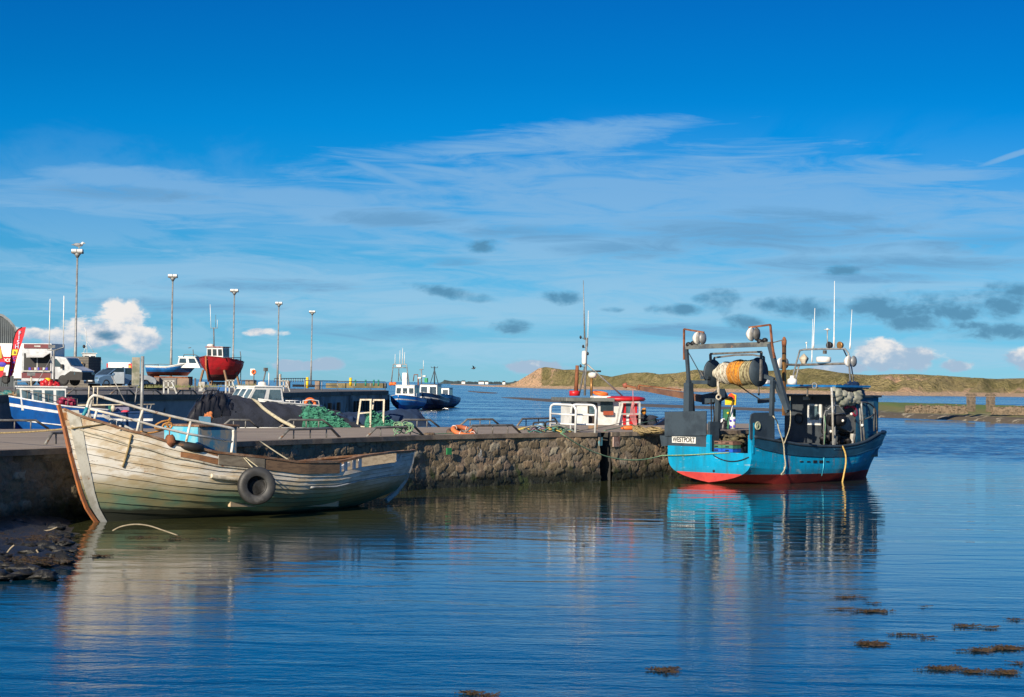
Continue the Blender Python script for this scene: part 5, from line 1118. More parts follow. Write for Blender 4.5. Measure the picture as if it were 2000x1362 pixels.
single('net_heap', mb, mat('olive_net', (0.13, 0.11, 0.06), (0.05, 0.045, 0.03), sc=6, rough=1, bump=1), 'olive brown heap of netting behind the fish boxes on the blue trawler', 'fishing net')
# ================================================================== THINGS ON THE PIER
M_TUBE = mat('worn_grey_rail', (0.17, 0.17, 0.16), (0.10, 0.09, 0.08), sc=3, rough=0.55, rust=(0.16, 0.08, 0.04), rt=(0.62, 0.7))
def low_rail(pts, posts, lab, z=DZ):
    """tube rail bent down to the ground at both ends; pts given as (px, py of its foot on the deck), height 0.28 m"""
    a_, c_ = G(*pts[0], z), G(*pts[1], z); t = thing('mooring_rail', lab, 'mooring rail', a_, 0, 'low mooring rails along the pier edges')
    d_ = (c_ - a_); L = d_.length; d_.normalize(); up = V((0, 0, 0.34)); sl = min(0.55, L * .25)
    mb = MB(); mb.tube([a_, a_ + d_ * sl + up, c_ - d_ * sl + up, c_], 0.048, 8); mb.build('rail_tube', M_TUBE, t, world=True)
    for k in range(posts):
        q = (a_ + d_ * sl).lerp(c_ - d_ * sl, (k + 0.3) / max(1, posts - 0.4)); mb = MB(); mb.tube([q, q + up], 0.028, 6); mb.build('post', M_TUBE, t, world=True)
    return t
low_rail([(545, 858.5), (664, 855)], 3, 'low grey mooring rail on the near pier edge above the stern of the wooden boat')
low_rail([(716, 853.5), (827, 851)], 3, 'low grey mooring rail on the near pier edge with green rope tied on')
low_rail([(905, 848.5), (1017, 846.5)], 3, 'low grey mooring rail on the near pier edge carrying the orange lifebuoy')
low_rail([(88, 868.5), (140, 866)], 1, 'low grey mooring rail on the pier just left of the wooden boat stem')
low_rail([(-40, 838.5), (95, 838)], 3, 'low grey mooring rail on the back pier edge before the bright blue boat hull')
low_rail([(430, 836.3), (505, 836)], 2, 'low grey mooring rail on the back pier edge before the black bale')
low_rail([(545, 836), (650, 835.5)], 3, 'low grey mooring rail on the back pier edge before the dark net heap')
low_rail([(770, 835), (858, 834.5)], 3, 'low grey mooring rail on the back pier edge before the navy sheet')
low_rail([(896, 833.8), (978, 833)], 3, 'low grey mooring rail on the back pier edge against open water behind the lifebuoy')
low_rail([(1010, 832.5), (1092, 830)], 3, 'low grey mooring rail on the back pier edge behind the tangled frames')
# post with box
q = G(276, 849, DZ); t = thing('sign_post', 'grey steel post with a weathered box plate standing on the pier behind the wooden boat', 'post', q)
qt = P(274, 696, q.y); mb = MB(); mb.tube([q, V((q.x, q.y, qt.z))], 0.062, 10); mb.build('pole', M_GALV, t, world=True)
b0, b1 = P(258, 698, q.y - .1), P(271.5, 753, q.y - .1)
mb = MB(); mb.box(((b0.x + b1.x) / 2, q.y - 0.05, (b0.z + b1.z) / 2), (b1.x - b0.x, 0.16, b0.z - b1.z), rz=0.35); mb.build('box', mat('lichen_grey_box', (0.34, 0.32, 0.26), (0.17, 0.18, 0.12), sc=2.5, rough=.8), t, world=True, bevel=0.01)
# lifebuoy on the rail
q = P(905, 842.5, G(905, 848, DZ).y); t = thing('lifebuoy', 'worn orange lifebuoy draped over a near edge mooring rail on the pier', 'lifebuoy', q)
ax = V((0.22, -0.30, 0.93)); mb = MB(); mb.torus(q, 0.42, 0.10, ax, n=30, sq=0.9); mb.build('ring', mat('worn_orange_ring', (0.62, 0.17, 0.05), (0.42, 0.12, 0.05), sc=3), t, world=True)
mb = MB(); z_ = ax.normalized(); x_ = z_.orthogonal().normalized(); y_ = z_.cross(x_)
for k in range(4):
    a0 = k * math.pi / 2 + .5; mb = MB(); mb.torus(q + (x_ * math.cos(a0) + y_ * math.sin(a0)) * 0.40, 0.112, 0.012, z_.cross(x_ * math.cos(a0) + y_ * math.sin(a0)), n=12, k=4); mb.build('band', M_WHITE, t, world=True)
mb = MB(); mb.torus(P(888, 844.5, q.y + .3), 0.25, 0.09, V((0.1, -.3, .9)), n=20); single('old_float', mb, mat('dirty_brown_float', (0.16, 0.09, 0.06), (0.08, 0.06, 0.05), sc=5), 'dirty brown ring float under the orange lifebuoy on the pier edge', 'float')
# hoop handrails of the ladder
def hoop(ptsT, mid, low, lab):
    d_ = G(ptsT[-1][0], ptsT[-1][1], DZ).y; d0_ = G(ptsT[0][0], ptsT[-1][1] - 2, DZ).y
    def Q(px, py): f = (px - ptsT[0][0]) / (ptsT[-1][0] - ptsT[0][0]); return P(px, py, d0_ + (d_ - d0_) * f)
    t = thing('ladder_handrail', lab, 'handrail', G(ptsT[0][0], ptsT[-1][1] - 1, DZ), 0, 'white ladder handrails on the pier')
    mb = MB(); pts = [Q(*p_) for p_ in ptsT]; pts[0].z = DZ; pts[-1].z = DZ; mb.tube([pts[0]] + smooth_path(pts[1:-1], 5) + [pts[-1]], 0.05, 8); mb.build('hoop', M_WHITE, t, world=True)
    for nm, (a_, b_) in (('mid_rail', mid), ('low_rail', low)): mb = MB(); mb.tube([Q(ptsT[0][0] + 1, a_), Q(ptsT[-1][0] - 1, b_)], 0.04, 7); mb.build(nm, M_WHITE, t, world=True)
hoop([(1075, 846), (1075.4, 800), (1076.5, 794), (1082, 790), (1098, 790.5), (1116, 791.6), (1122, 795), (1125, 802), (1123.6, 846)], (808, 811), (827, 829.5), 'left hooped white handrail at the pier ladder')
hoop([(1114.6, 846), (1115.6, 803), (1117, 796), (1121.5, 791), (1138, 791), (1156, 791.6), (1161.5, 795), (1164, 802), (1162, 846)], (809.5, 811), (828.8, 829.5), 'right hooped white handrail at the pier ladder')
# standing frame
def frame(name, lab, legs):
    q = G(legs[0][0][0], 834.5, DZ); t = thing(name, lab, 'metal frame', q, 0)
    for nm, pts, w_ in legs[1:]:
        mb = MB(); mb.path([P(a_, b_, q.y - .3) for a_, b_ in pts], w_); mb.build(nm, M_CREAM, t, world=True)
    return t
frame('metal_frame', 'cream painted trapezoid frame of square tube standing on the pier back edge', [((700, 0),), ('leg', [(697, 835), (704.5, 781)], .075), ('leg', [(723, 835), (724, 781)], .075), ('top_bar', [(703, 781), (726, 781)], .07), ('cross_bar', [(699, 808), (723, 805.5)], .06), ('foot_bar', [(699, 833), (721, 834)], .05)])
frame('metal_frame', 'narrow cream painted upright frame standing right of the trapezoid frame on the pier', [((730, 0),), ('leg', [(748, 835), (750, 781)], .075), ('leg', [(727.5, 800), (729.8, 781)], .06), ('top_bar', [(728.5, 781.5), (751.5, 781.5)], .07)])
# ---- heaps along the back edge
def heap(name, prof_, depth, mt, lab, cat, d_off=0.9, rough=0.06, seed=0, base=DZ, ret=False, nfold=0.0, single_=True):
    """draped heap: outline (px, ytop) as seen along the back edge, round cross section"""
    mb = MB(); rows = []; n = 60; m_ = 18; x0, x1 = prof_[0][0], prof_[-1][0]
    for i in range(n + 1):
        px = x0 + (x1 - x0) * i / n; yt = interp(px, prof_); g_ = G(px, 835.0, base); c = V((g_.x, g_.y + 0, base)); c += V((g_.x / g_.y * d_off, d_off, 0))
        h = max(0.02, P(px, yt, c.y).z - base); row = []
        for j in range(m_ + 1):
            v_ = j / m_; a_ = math.pi * v_; yy = -math.cos(a_) * depth; zz = h * (math.sin(a_) ** 0.7)
            k = noise.noise(V((i * .22, j * .35, seed))) * rough * 2 + noise.noise(V((i * .7, j * .8, seed + 5))) * rough + nfold * math.sin(i * 1.1 + j * 0.5 + 2 * noise.noise(V((i * .1, j * .2, seed))))
            row.append(V((c.x + g_.x / g_.y * yy + k * .6, c.y + yy + k * 0.4, base + zz * (1 + k * .8) + (0 if j in (0, m_) else k * .4))))
        rows.append(row)
    mb.grid(rows[::-1])
    for e in (0, -1): mb.add(rows[e], [tuple(range(m_ + 1))] if e else [tuple(range(m_, -1, -1))])
    if ret: return mb, rows
    return single(name, mb, mt, lab, cat)
M_NETD = mat('dark_navy_netting', (0.024, 0.030, 0.048), (0.015, 0.019, 0.030), sc=2, rough=0.95, bump=0.8, bsc=8)
M_TARPN = mat('navy_sheet', (0.018, 0.042, 0.10), (0.012, 0.028, 0.065), sc=1.5, rough=0.75, bump=0.5, bsc=3)
M_PLB = mat('black_polythene', (0.018, 0.018, 0.022), (0.012, 0.012, 0.014), sc=3, rough=0.38, bump=0.7, bsc=2.0)
M_NETGR = mat('green_netting', (0.05, 0.24, 0.15), (0.02, 0.10, 0.065), sc=6, rough=1, bump=1.0, bsc=10)
heap('net_heap', [(405, 800), (420, 780), (440, 772), (470, 776), (500, 783), (540, 789), (580, 794), (620, 796), (655, 803), (690, 818), (720, 833)], 1.5, M_NETD, 'long dark navy heap of covered netting on the back of the pier', 'net heap', 1.6, 0.05, 1)
heap('sheet_heap', [(610, 830), (640, 812), (670, 806), (700, 806), (740, 805), (770, 801), (800, 798), (815, 803), (828, 812), (842, 832)], 0.9, M_TARPN, 'low navy blue sheet spread over gear at the right end of the heaps', 'tarpaulin', 1.8, 0.05, 3)
heap('tarpaulin', [(600, 834), (622, 812), (640, 806), (660, 808), (690, 815), (708, 834)], 0.7, M_TARPN, 'navy sheet folded between the green net and the cream frame', 'tarpaulin', 1.0, 0.05, 6)
def green_net(prof_, lab, seed):
    mb, rows = heap('', prof_, 0.55, None, '', '', 0.45, 0.07, seed, ret=True)
    t = thing('fishing_net', lab, 'fishing net', rows[30][0]); mb.build('net_body', M_NETGR, t, world=True)
    rnd = random.Random(seed); m2 = MB()
    for k in range(110):
        r_ = rows[rnd.randrange(2, 58)]; p0 = r_[rnd.randrange(1, 11)]; pts = [p0 + V((rnd.uniform(-.02, .02), -.03, .02))]
        for _ in range(4): pts.append(pts[-1] + V((rnd.uniform(-.12, .12), rnd.uniform(-.03, .03), rnd.uniform(-.07, .05))))
        m2.tube(smooth_path(pts, 3), rnd.uniform(0.009, 0.016), 4)
    m2.build('net_twine', mat('light_green_twine', (0.09, 0.36, 0.23), (0.03, 0.18, 0.11), sc=6, rough=1), t, world=True)
green_net([(590, 800), (604, 794), (622, 797), (645, 807), (665, 820), (686, 833)], 'bright green fishing net spilling over the right end of the dark heap', 11)
green_net([(712, 830), (716, 808), (730, 806), (745, 813), (760, 823), (772, 834)], 'small green fishing net seen through and beside the cream frames', 12)
# black bale with a peep of cyan and orange
t = thing('wrapped_bale', 'shiny black plastic wrapped bale at the left end of the dark heap', 'wrapped bale', G(412, 836, DZ))
q = G(412, 836, DZ)
rnd = random.Random(5)
mb, _r_ = heap('', [(368, 822), (373, 798), (382, 784), (395, 775), (412, 769.5), (430, 768), (444, 775), (455, 792), (464, 812), (470, 834)], 0.62, None, '', '', 0.75, 0.13, 8, ret=True, nfold=0.02)
mb.build('plastic_cover', M_PLB, t, world=True)
mb = MB(); mb.box(P(401, 823, q.y - .05), (0.5, 0.3, 0.4)); mb.build('blue_crate', mat('faded_blue_crate', (0.03, 0.14, 0.24), sc=3), t, world=True)
mb = MB()
for k in range(7): mb.ell(P(rnd.uniform(402, 412), rnd.uniform(807, 818), q.y - .1), (.10, .06, .10), 7, 5, jit=.5, seed=k)
mb.build('orange_twine', mat('rusty_orange_twine', (0.50, 0.17, 0.06), sc=6, rough=1), t, world=True)
# thick hose over the heap
mb = MB(); mb.tube(smooth_path([P(492, 781, 87.6), P(503, 786, 86.9), P(514, 797, 86), P(530, 809, 85.4), (P(550, 822, 85.0)), P(566, 830, 84.6), P(576, 836, 84.4)], 6), 0.075, 8); single('thick_rope', mb, M_ROPEW, 'thick pale hawser laid diagonally down the dark net heap', 'rope')
# fuel point on the pier behind the trawler
q = G(1429, 841, DZ); q = P(1429, 838, q.y + 2.0); q.z = DZ; t = thing('fuel_point', 'white post carrying a yellow and red box on the pier behind the trawler', 'fuel point', q); d_ = q.y
mb = MB(); mb.tube([q, V((q.x, q.y, P(1430, 790, d_).z))], 0.055, 8); mb.build('post', M_WHITE, t, world=True)
b0, b1 = P(1416, 770, d_), P(1437.5, 791.5, d_)
mb = MB(); mb.prism([P(1416, 779, d_ - .1), P(1416, 791, d_ - .1), P(1437, 791.5, d_ - .1), P(1438, 772, d_ - .1), P(1428, 768, d_ - .1)], (0.06, 0.3, 0)); mb.build('yellow_box', M_YEL, t, world=True)
mb = MB(); mb.prism([P(1423, 771, d_ - .13), P(1428, 768, d_ - .13), P(1435, 773.5, d_ - .13), P(1435, 781, d_ - .13), P(1424, 777, d_ - .13)], (0, 0.025, 0)); mb.build('red_cover', mat('signal_red', (0.80, 0.06, 0.01), sc=4), t, world=True)
mb = MB(); mb.tube([P(1432, 779, d_ - .25), P(1427, 800, d_ - .25), P(1419, 826, d_ - .2)], 0.03, 6); mb.tube([P(1413, 775, d_ - .25), P(1430, 778, d_ - .25)], 0.07, 7); mb.build('fuel_hose', M_BLACK, t, world=True)
M_BLUEL = mat('violet_blue_print', (0.05, 0.03, 0.45), sc=5)
mb = MB(); mb.lathe(P(1430, 838, d_), [(0.16, 0.0), (0.155, 0.26), (0.16, 0.30), (0.15, 0.56), (0.0, 0.57)], 16); mb.build('wrapped_drum', M_WHITE, t, world=True)
for a_, b_ in ((1427, 822), (1434, 821), (1427, 834), (1434, 833)):
    mb = MB(); mb.box(P(a_, b_, d_ - .17), (0.09, 0.03, 0.1)); mb.build('blue_print', M_BLUEL, t, world=True)
mb = MB(); mb.ell(P(1412, 826, d_ - .3), (.16, .12, .2), 9, 7, jit=.4); mb.build('nozzle_cover', M_WHITE, t, world=True)
mb = MB(); mb.ell(P(1413, 838, d_ - .5), (.18, .16, .32), 10, 8, jit=.35, seed=4); mb.ell(P(1415, 828, d_ - .5), (.14, .12, .2), 10, 8, jit=.35, seed=5); single('rubbish_bag', mb, M_PLB, 'black plastic bag beside the white fuel post', 'bag')
q2 = P(1424, 828, d_ + 1.3); q2.z = DZ; t = thing('green_cabinet', 'dark green cabinet with a yellow disc on the pier behind the fuel post', 'cabinet', q2)
b0, b1 = P(1412.5, 799, q2.y), P(1436, 828, q2.y)
mb = MB(); mb.box(((b0.x + b1.x) / 2, q2.y, (b0.z + DZ) / 2), (b1.x - b0.x, 0.4, b0.z - DZ)); mb.build('cabinet_body', mat('cabinet_green', (0.01, 0.13, 0.06), (0.01, 0.09, 0.045), sc=2), t, world=True, bevel=0.02)
mb = MB(); mb.lathe(P(1421.5, 807, q2.y - .21), [(0.05, 0), (0.05, 0.02), (0, 0.02)], 14, axis=(0, -1, 0)); mb.build('yellow_disc', M_YEL, t, world=True)
q = P(1489, 822, 88); mb = MB(); mb.box(V((q.x, q.y, DZ + .35)), (0.9, 0.7, 0.7)); single('concrete_block', mb, M_COPE, 'pale concrete block on the pier seen between the trawler gallows', 'concrete block', bevel=0.03)
# rope coils and clutter
def coil(px, py, R_, lab, mt, n=26, seed=0, ax=(0.1, -.5, .8)):
    rnd = random.Random(seed); q = G(px, py, DZ); mb = MB()
    for k in range(n):
        rr = R_ * rnd.uniform(.55, 1.0); c = q + V((rnd.uniform(-.12, .12), rnd.uniform(-.1, .1), 0.03 + 0.008 * k)); a = V(ax) + V((rnd.uniform(-.25, .25), rnd.uniform(-.2, .2), 0))
        mb.torus(c, rr, 0.026, a, n=18, k=4)
    return single('rope_coil', mb, mt, lab, 'rope coil', 'rope coils by the pier ladder')
coil(1252, 844, 0.36, 'loose coil of tan rope on the pier edge left of the trawler stern', M_TAN, 15, 1, (0.35, -.35, 1)); coil(1277, 843.8, 0.40, 'flat wide coil of tan rope tucked against the trawler stern', M_TAN, 14, 2, (.05, -.15, 1))
mb = MB(); mb.lathe(G(1212, 840, DZ) + V((0, 0, .09)), [(0, 0), (0.06, 0.05), (0.10, 0.3), (0.10, 0.5), (0.05, 0.62), (0, 0.64)], 12, axis=(0.98, 0.1, 0.03)); single('buoy', mb, M_ORANGE, 'long orange float lying on the pier near the rope coils', 'float')
mb = MB(); mb.box(G(1158, 838.5, DZ) + V((0, 0, .12)), (0.42, 0.3, 0.24)); single('timber_block', mb, M_WOOD, 'short brown timber block on the pier deck behind the right ladder handrail', 'timber block')
t = thing('tangled_frames', 'tangle of black steel frames on the pier edge left of the ladder handrails', 'scrap frame', G(1065, 845, DZ)); mb = MB(); d_ = G(1065, 845, DZ).y
for pts in ([(1041, 843), (1042, 826), (1063, 825), (1065, 834)], [(1065, 834), (1066, 824.5), (1087, 822.5), (1088, 834)], [(1036, 845), (1045, 838), (1086, 834), (1092, 834)], [(1043, 836), (1065, 833)]): mb.path([P(a_, b_, d_ + .25) for a_, b_ in pts], 0.07)
mb.build('bent_bars', M_LET, t, world=True)
mb = MB(); mb.ell(P(1056, 833.5, d_ + .2), (.16, .14, .14), 10, 7, jit=.3); single('blue_buoy', mb, mat('pale_blue_plastic', (0.22, 0.42, 0.60), (0.5, 0.55, 0.6), sc=5), 'pale blue and white bundle caught in the tangled black frames', 'bundle')
M_MIX = [mat('scrap_' + n_, c_, sc=5) for n_, c_ in (('teal', (0.05, 0.20, 0.18)), ('dark', (0.03, 0.03, 0.035)), ('purple', (0.18, 0.12, 0.16)), ('yellow', (0.48, 0.36, 0.08)), ('grey', (0.22, 0.22, 0.2)), ('green', (0.12, 0.28, 0.16)))]
rnd = random.Random(22); mb = MB()
for k in range(120):
    px = rnd.uniform(1030, 1112); py = 846.2 - 0.0 + rnd.uniform(-6, 0); q = G(px, py, DZ); q.z += rnd.uniform(.03, .28) * max(.2, 1 - abs(px - 1070) / 45)
    if rnd.random() < .55:
        a_ = rnd.uniform(0, math.pi); mb.tube(smooth_path([q, q + V((math.cos(a_) * .3, .1, .08)), q + V((math.cos(a_) * .7, .1, -.02))], 3), rnd.uniform(.015, .035), 5, m=rnd.randrange(6))
    else: mb.ell(q, (rnd.uniform(.05, .18), .1, rnd.uniform(.03, .08)), 7, 5, m=rnd.randrange(6), jit=.5, seed=k)
o = single('gear_heap', mb, M_MIX, 'mixed heap of ropes, nets and fishing scraps round the tangled black frames', 'fishing gear', kind='stuff')
rnd = random.Random(3); mb = MB()
for k in range(9):
    px = 786 + rnd.uniform(-12, 12); q = G(px, 852.0, DZ) + V((0, .2, .32 + rnd.uniform(-.06, .1))); mb.torus(q, rnd.uniform(.08, .2), .022, (rnd.uniform(-1, 1), -1, rnd.uniform(-.5, .8)), n=14, k=4)
mb.tube(smooth_path([G(770, 852.6, DZ) + V((0, 0, .05)), G(786, 851.8, DZ) + V((0, 0, .3)), G(820, 850.5, DZ) + V((0, 0, .04)), G(860, 849, DZ) + V((0, .3, .03)), G(900, 848, DZ) + V((0, .3, .03))], 5), .02, 5)
single('rope_knot', mb, M_ROPEG, 'grey green rope knotted round a near edge mooring rail left of the lifebuoy', 'rope')
mb = MB()
for k in range(8): mb.ell(G(838 + k * 1.8 - 7, 850.6, DZ) + V((0, .15, .04)), (.12, .12, .06), 8, 5, jit=.5, seed=k)
single('net_scrap', mb, mat('brown_net_scrap', (0.14, 0.10, 0.065), (0.07, 0.05, 0.035), sc=6), 'small flat brown scrap of net on the pier edge', 'net scrap')
for pts, lab in (([(1125, 845), (1180, 841), (1222, 836), (1262, 830)], 'pale rope stretched from the ladder handrail past the orange float'), ([(1180, 843.5), (1230, 838.5), (1290, 829)], 'thin green rope across the pier deck towards the trawler board')):
    mb = MB(); mb.tube(smooth_path([G(a_, min(b_, 844.8), DZ) + V((0, 0, .05 + .12 * k)) for k, (a_, b_) in enumerate(pts)], 5), .02, 5); single('rope', mb, M_ROPEG if 'green' in lab else M_ROPEW, lab, 'rope')
mb = MB(); mb.box(along(near, 0.62, 1) + V((0.3, -0.25, -0.55)), (0.22, 0.06, 0.26), rz=0.8); 
q = G(873, 868, 1.5); mb = MB(); q = P(873, 878, near[5].y + 1.3) if False else None
# green patch on the wall
c = None
for k in range(400):
    w_ = along(near, k / 400, 1); 
    if 1000 + FP * w_.x / w_.y > 870: c = w_; break
mb = MB(); mb.box(c + V((0.13, -0.10, -0.62)), (0.26, 0.05, 0.26), rz=0.84); single('green_plate', mb, mat('green_paint_patch', (0.02, 0.20, 0.07), sc=6), 'small square green plate fixed to the rubble pier face', 'plate')
# ---- shore rubble bottom left
m, nb, b = new_mat('wet_dark_rock'); M_ROCK = m
p = nb.pos(); n1 = nb.noise(p, 2.0, 6, .65); n2 = nb.noise(p, 9, 5, .7)
col = nb.mix(nb.ss(n1, .4, .6), (0.009, 0.010, 0.010), (0.020, 0.019, 0.016)); col = nb.mix(nb.ss(n2, .55, .68), col, (0.05, 0.047, 0.040)); nb.set(b.inputs['Base Color'], col); nb.set(b.inputs['Roughness'], nb.math('ADD', .25, nb.math('MULTIPLY', n2, .5))); nb.set(b.inputs['Normal'], nb.bump(n2, .8, .04))  # wet rock, darkened further to hold the shore's shadow in its colour
mb = MB(); rows = []
for i in range(50):
    row = []
    for j in range(60):
        px = -260 + (460) * i / 49; py = 1018 + 160 * j / 59; g_ = G(px, py, 0); e_ = 1045 + 100 * max(0, 1 - max(0, px) / 175) ** 1.0
        f_ = (175 - px) / 175; hgt = 0.32 * min(1, max(-1, min(f_ * 1.5, (1135 - py) / 70))) + 0.10 * noise.noise(V((g_.x * 1.2, g_.y * 1.2, 0))) + 0.05 * noise.noise(V((g_.x * 5, g_.y * 5, 0)))
        row.append(V((g_.x, g_.y, hgt - 0.10)))
    rows.append(row)
mb.grid(rows); struct('rocky_shore', mb, M_ROCK)
rnd = random.Random(8); done = 0
while done < 70:
    px, py = rnd.uniform(-20, 150), rnd.uniform(1024, 1128)
    if px > 165 - (py - 1024) * 0.55 + 10: continue
    g_ = G(px, py, 0.1); s_ = rnd.uniform(.07, .26); mb = MB(); mb.ell(g_, (s_ * 1.3, s_, s_ * .45), 10, 7, jit=.6, seed=done, R=Matrix.Rotation(rnd.uniform(0, 3), 3, 'Z'))
    for v_ in mb.v: v_ += V((noise.noise(v_ * 6), noise.noise(v_ * 6 + V((5, 0, 0))), noise.noise(v_ * 6 + V((0, 5, 0))))) * 0.06 * s_ / .3
    single('rock', mb, M_ROCK, 'dark wet rock among the rubble of the shore below the pier', 'rock', 'dark rocks on the shore'); done += 1
M_STICK = mat('bleached_stick', (0.30, 0.25, 0.17), sc=8)
for pts, lab in (([(220, 1037), (236, 1029), (262, 1024.5), (290, 1027), (318, 1036), (347, 1046)], 'long thin arched branch standing out of the water below the wooden boat'), ([(12, 1083), (20, 1072), (28, 1065)], 'short pale stick on the rocks at the left'), ([(71, 1074), (76, 1082)], 'tiny pale stick on the rocks right of the short one'), ([(50, 1036), (90, 1037), (112, 1030)], 'thin pale stick lying along the shore rubble')):
    d_ = G(pts[0][0], max(b_ for a_, b_ in pts) , .1).y; mb = MB(); mb.tube(smooth_path([P(a_, b_, d_) for a_, b_ in pts], 4), .02, 5); single('driftwood_stick', mb, M_STICK, lab, 'stick')
# ---- floating weed
M_WEED = mat('brown_bladder_weed', (0.085, 0.05, 0.014), (0.03, 0.02, 0.008), sc=5, rough=.45)
def weed(patches, name, lab):
    rnd = random.Random(14); mb = MB()
    for px, py, w_, h_, n_ in patches:
        for k in range(n_):
            a_ = px + rnd.gauss(0, w_ * .42); b_ = py + rnd.gauss(0, h_ * .22); q = G(a_, b_, 0.012 if (a_ > 172 or b_ > 1118) else 0.22)
            r_ = rnd.uniform(.010, .030); an = rnd.uniform(0, 6.28)
            for s_ in range(3):
                a2 = an + rnd.uniform(-.8, .8); e_ = q + V((math.cos(a2) * r_ * 2.2, math.sin(a2) * r_ * 2.2, rnd.uniform(0, .008))); sd = V((-math.sin(a2), math.cos(a2), 0)) * r_ * .5
                mb.add([q - sd * .4, e_ - sd, e_ + sd + V((0, 0, .01)), q + sd * .4], [(0, 1, 2, 3)]); mb.ell(e_, (r_ * .45, r_ * .45, r_ * .25), 5, 4)
                q = e_
    o = single(name, mb, M_WEED, lab, 'seaweed', kind='stuff')
weed([(1660, 1167, 36, 2.5, 60), (1704, 1194, 34, 4.5, 150), (1645, 1190, 24, 2, 26), (1706, 1178, 6, 2, 12), (1702, 1258, 30, 8, 170), (1770, 1240, 30, 2, 40), (1808, 1245, 3, 4, 14), (1885, 1223, 26, 3, 60), (1935, 1225, 16, 2, 26), (1912, 1270, 24, 6, 100), (1965, 1266, 30, 8, 150), (1840, 1306, 34, 8, 130), (1900, 1312, 22, 6, 60), (1960, 1313, 30, 8, 90), (1308, 1307, 12, 4, 44), (1285, 1309, 12, 3, 36), (1306, 1314, 4, 2, 14), (1700, 1075, 20, 1.4, 24), (1560, 1100, 14, 1.2, 14), (920, 1354, 14, 6, 50), (950, 1360, 14, 3, 40), (1980, 1210, 20, 2, 20), (1808, 1185, 3, 2, 6), (1990, 1295, 8, 4, 16), (1140, 1065, 20, 1.5, 14)], 'floating_seaweed', 'scattered brown bladder weed floating in the lower right water')
weed([(60, 1050, 90, 22, 240), (70, 1095, 80, 18, 200), (275, 1050, 30, 3, 60), (345, 1054, 26, 1.6, 40), (196, 1086, 20, 3, 70), (300, 1070, 20, 1.4, 24), (415, 1053, 20, 1.2, 18), (345, 1048, 5, 3, 16)], 'seaweed', 'dark weed over the shore rocks and shallows before the wooden boat')
# ================================================================== FAR QUAY, VEHICLES, BOATS
# ---- generic small boat pieces
def simple_hull(L, B, zs, name, parent, mats, bands=(0.12, 0.72, 0.80), draft=0.35, stern_b=0.8, rake=0.6, k_=(3.0, 4.0, 1.25), nt=30, fine=0.62):
    """mats: bottom, topside, stripe, gunwale"""
    hb = [(0, B / 2 * stern_b), (0.25, B / 2 * .98), (0.5, B / 2), (fine + .08, B / 2 * .92), (0.85, B / 2 * .58), (0.95, B / 2 * .24), (1, 0.03)]
    H = Hull([(-draft, L - rake), (zs[2][1], L)], [(-draft, 0.05), (zs[0][1], -0.05)], hb, zs, [(0, -draft * .4), (0.2, -draft), (1, -draft)], [(0, k_[0]), (0.5, k_[1]), (1, k_[2])])
    gz_ = lambda t: interp(t, zs)
    fr = [0, 0.25, 0.5, 0.75, 1.0]
    wz = lambda t: bands[0]
    lv = [(lambda f: (lambda t: interp(t, H.zk) + (wz(t) - interp(t, H.zk)) * f))(f) for f in (0, .3, .65, 1)]
    lv += [(lambda f: (lambda t: wz(t) + (gz_(t) - wz(t)) * f))(f) for f in (.3, .55, bands[1], bands[2], 1)]
    mb = H.shell(lv, [0, 0, 0, 1, 1, 1, 2, 1], nt=nt)
    a = [H.pt(0, l(0), 1) for l in lv]; c = [H.pt(0, l(0), -1) for l in lv]; mb.grid([a, c], mf=lambda i, j: [0, 0, 0, 1, 1, 1, 2, 1][j])
    mb.build(name, mats[:3], parent)
    ts = [0.01 + 0.98 * k / 24 for k in range(25)]
    mb = MB(); mb.grid([[H.pt(t, gz_(t) - .3, -1, -.02) for t in ts], [H.pt(t, gz_(t) - .3, 1, -.02) for t in ts]]); mb.build('deck', mats[3], parent)
    for sd in (1, -1):
        mb = MB(); mb.tube([H.pt(t, gz_(t), sd, 0) for t in [0.005 + 0.99 * k / 30 for k in range(31)]], 0.045, 5); mb.build('gunwale', mats[4] if len(mats) > 4 else mats[3], parent)
    return H
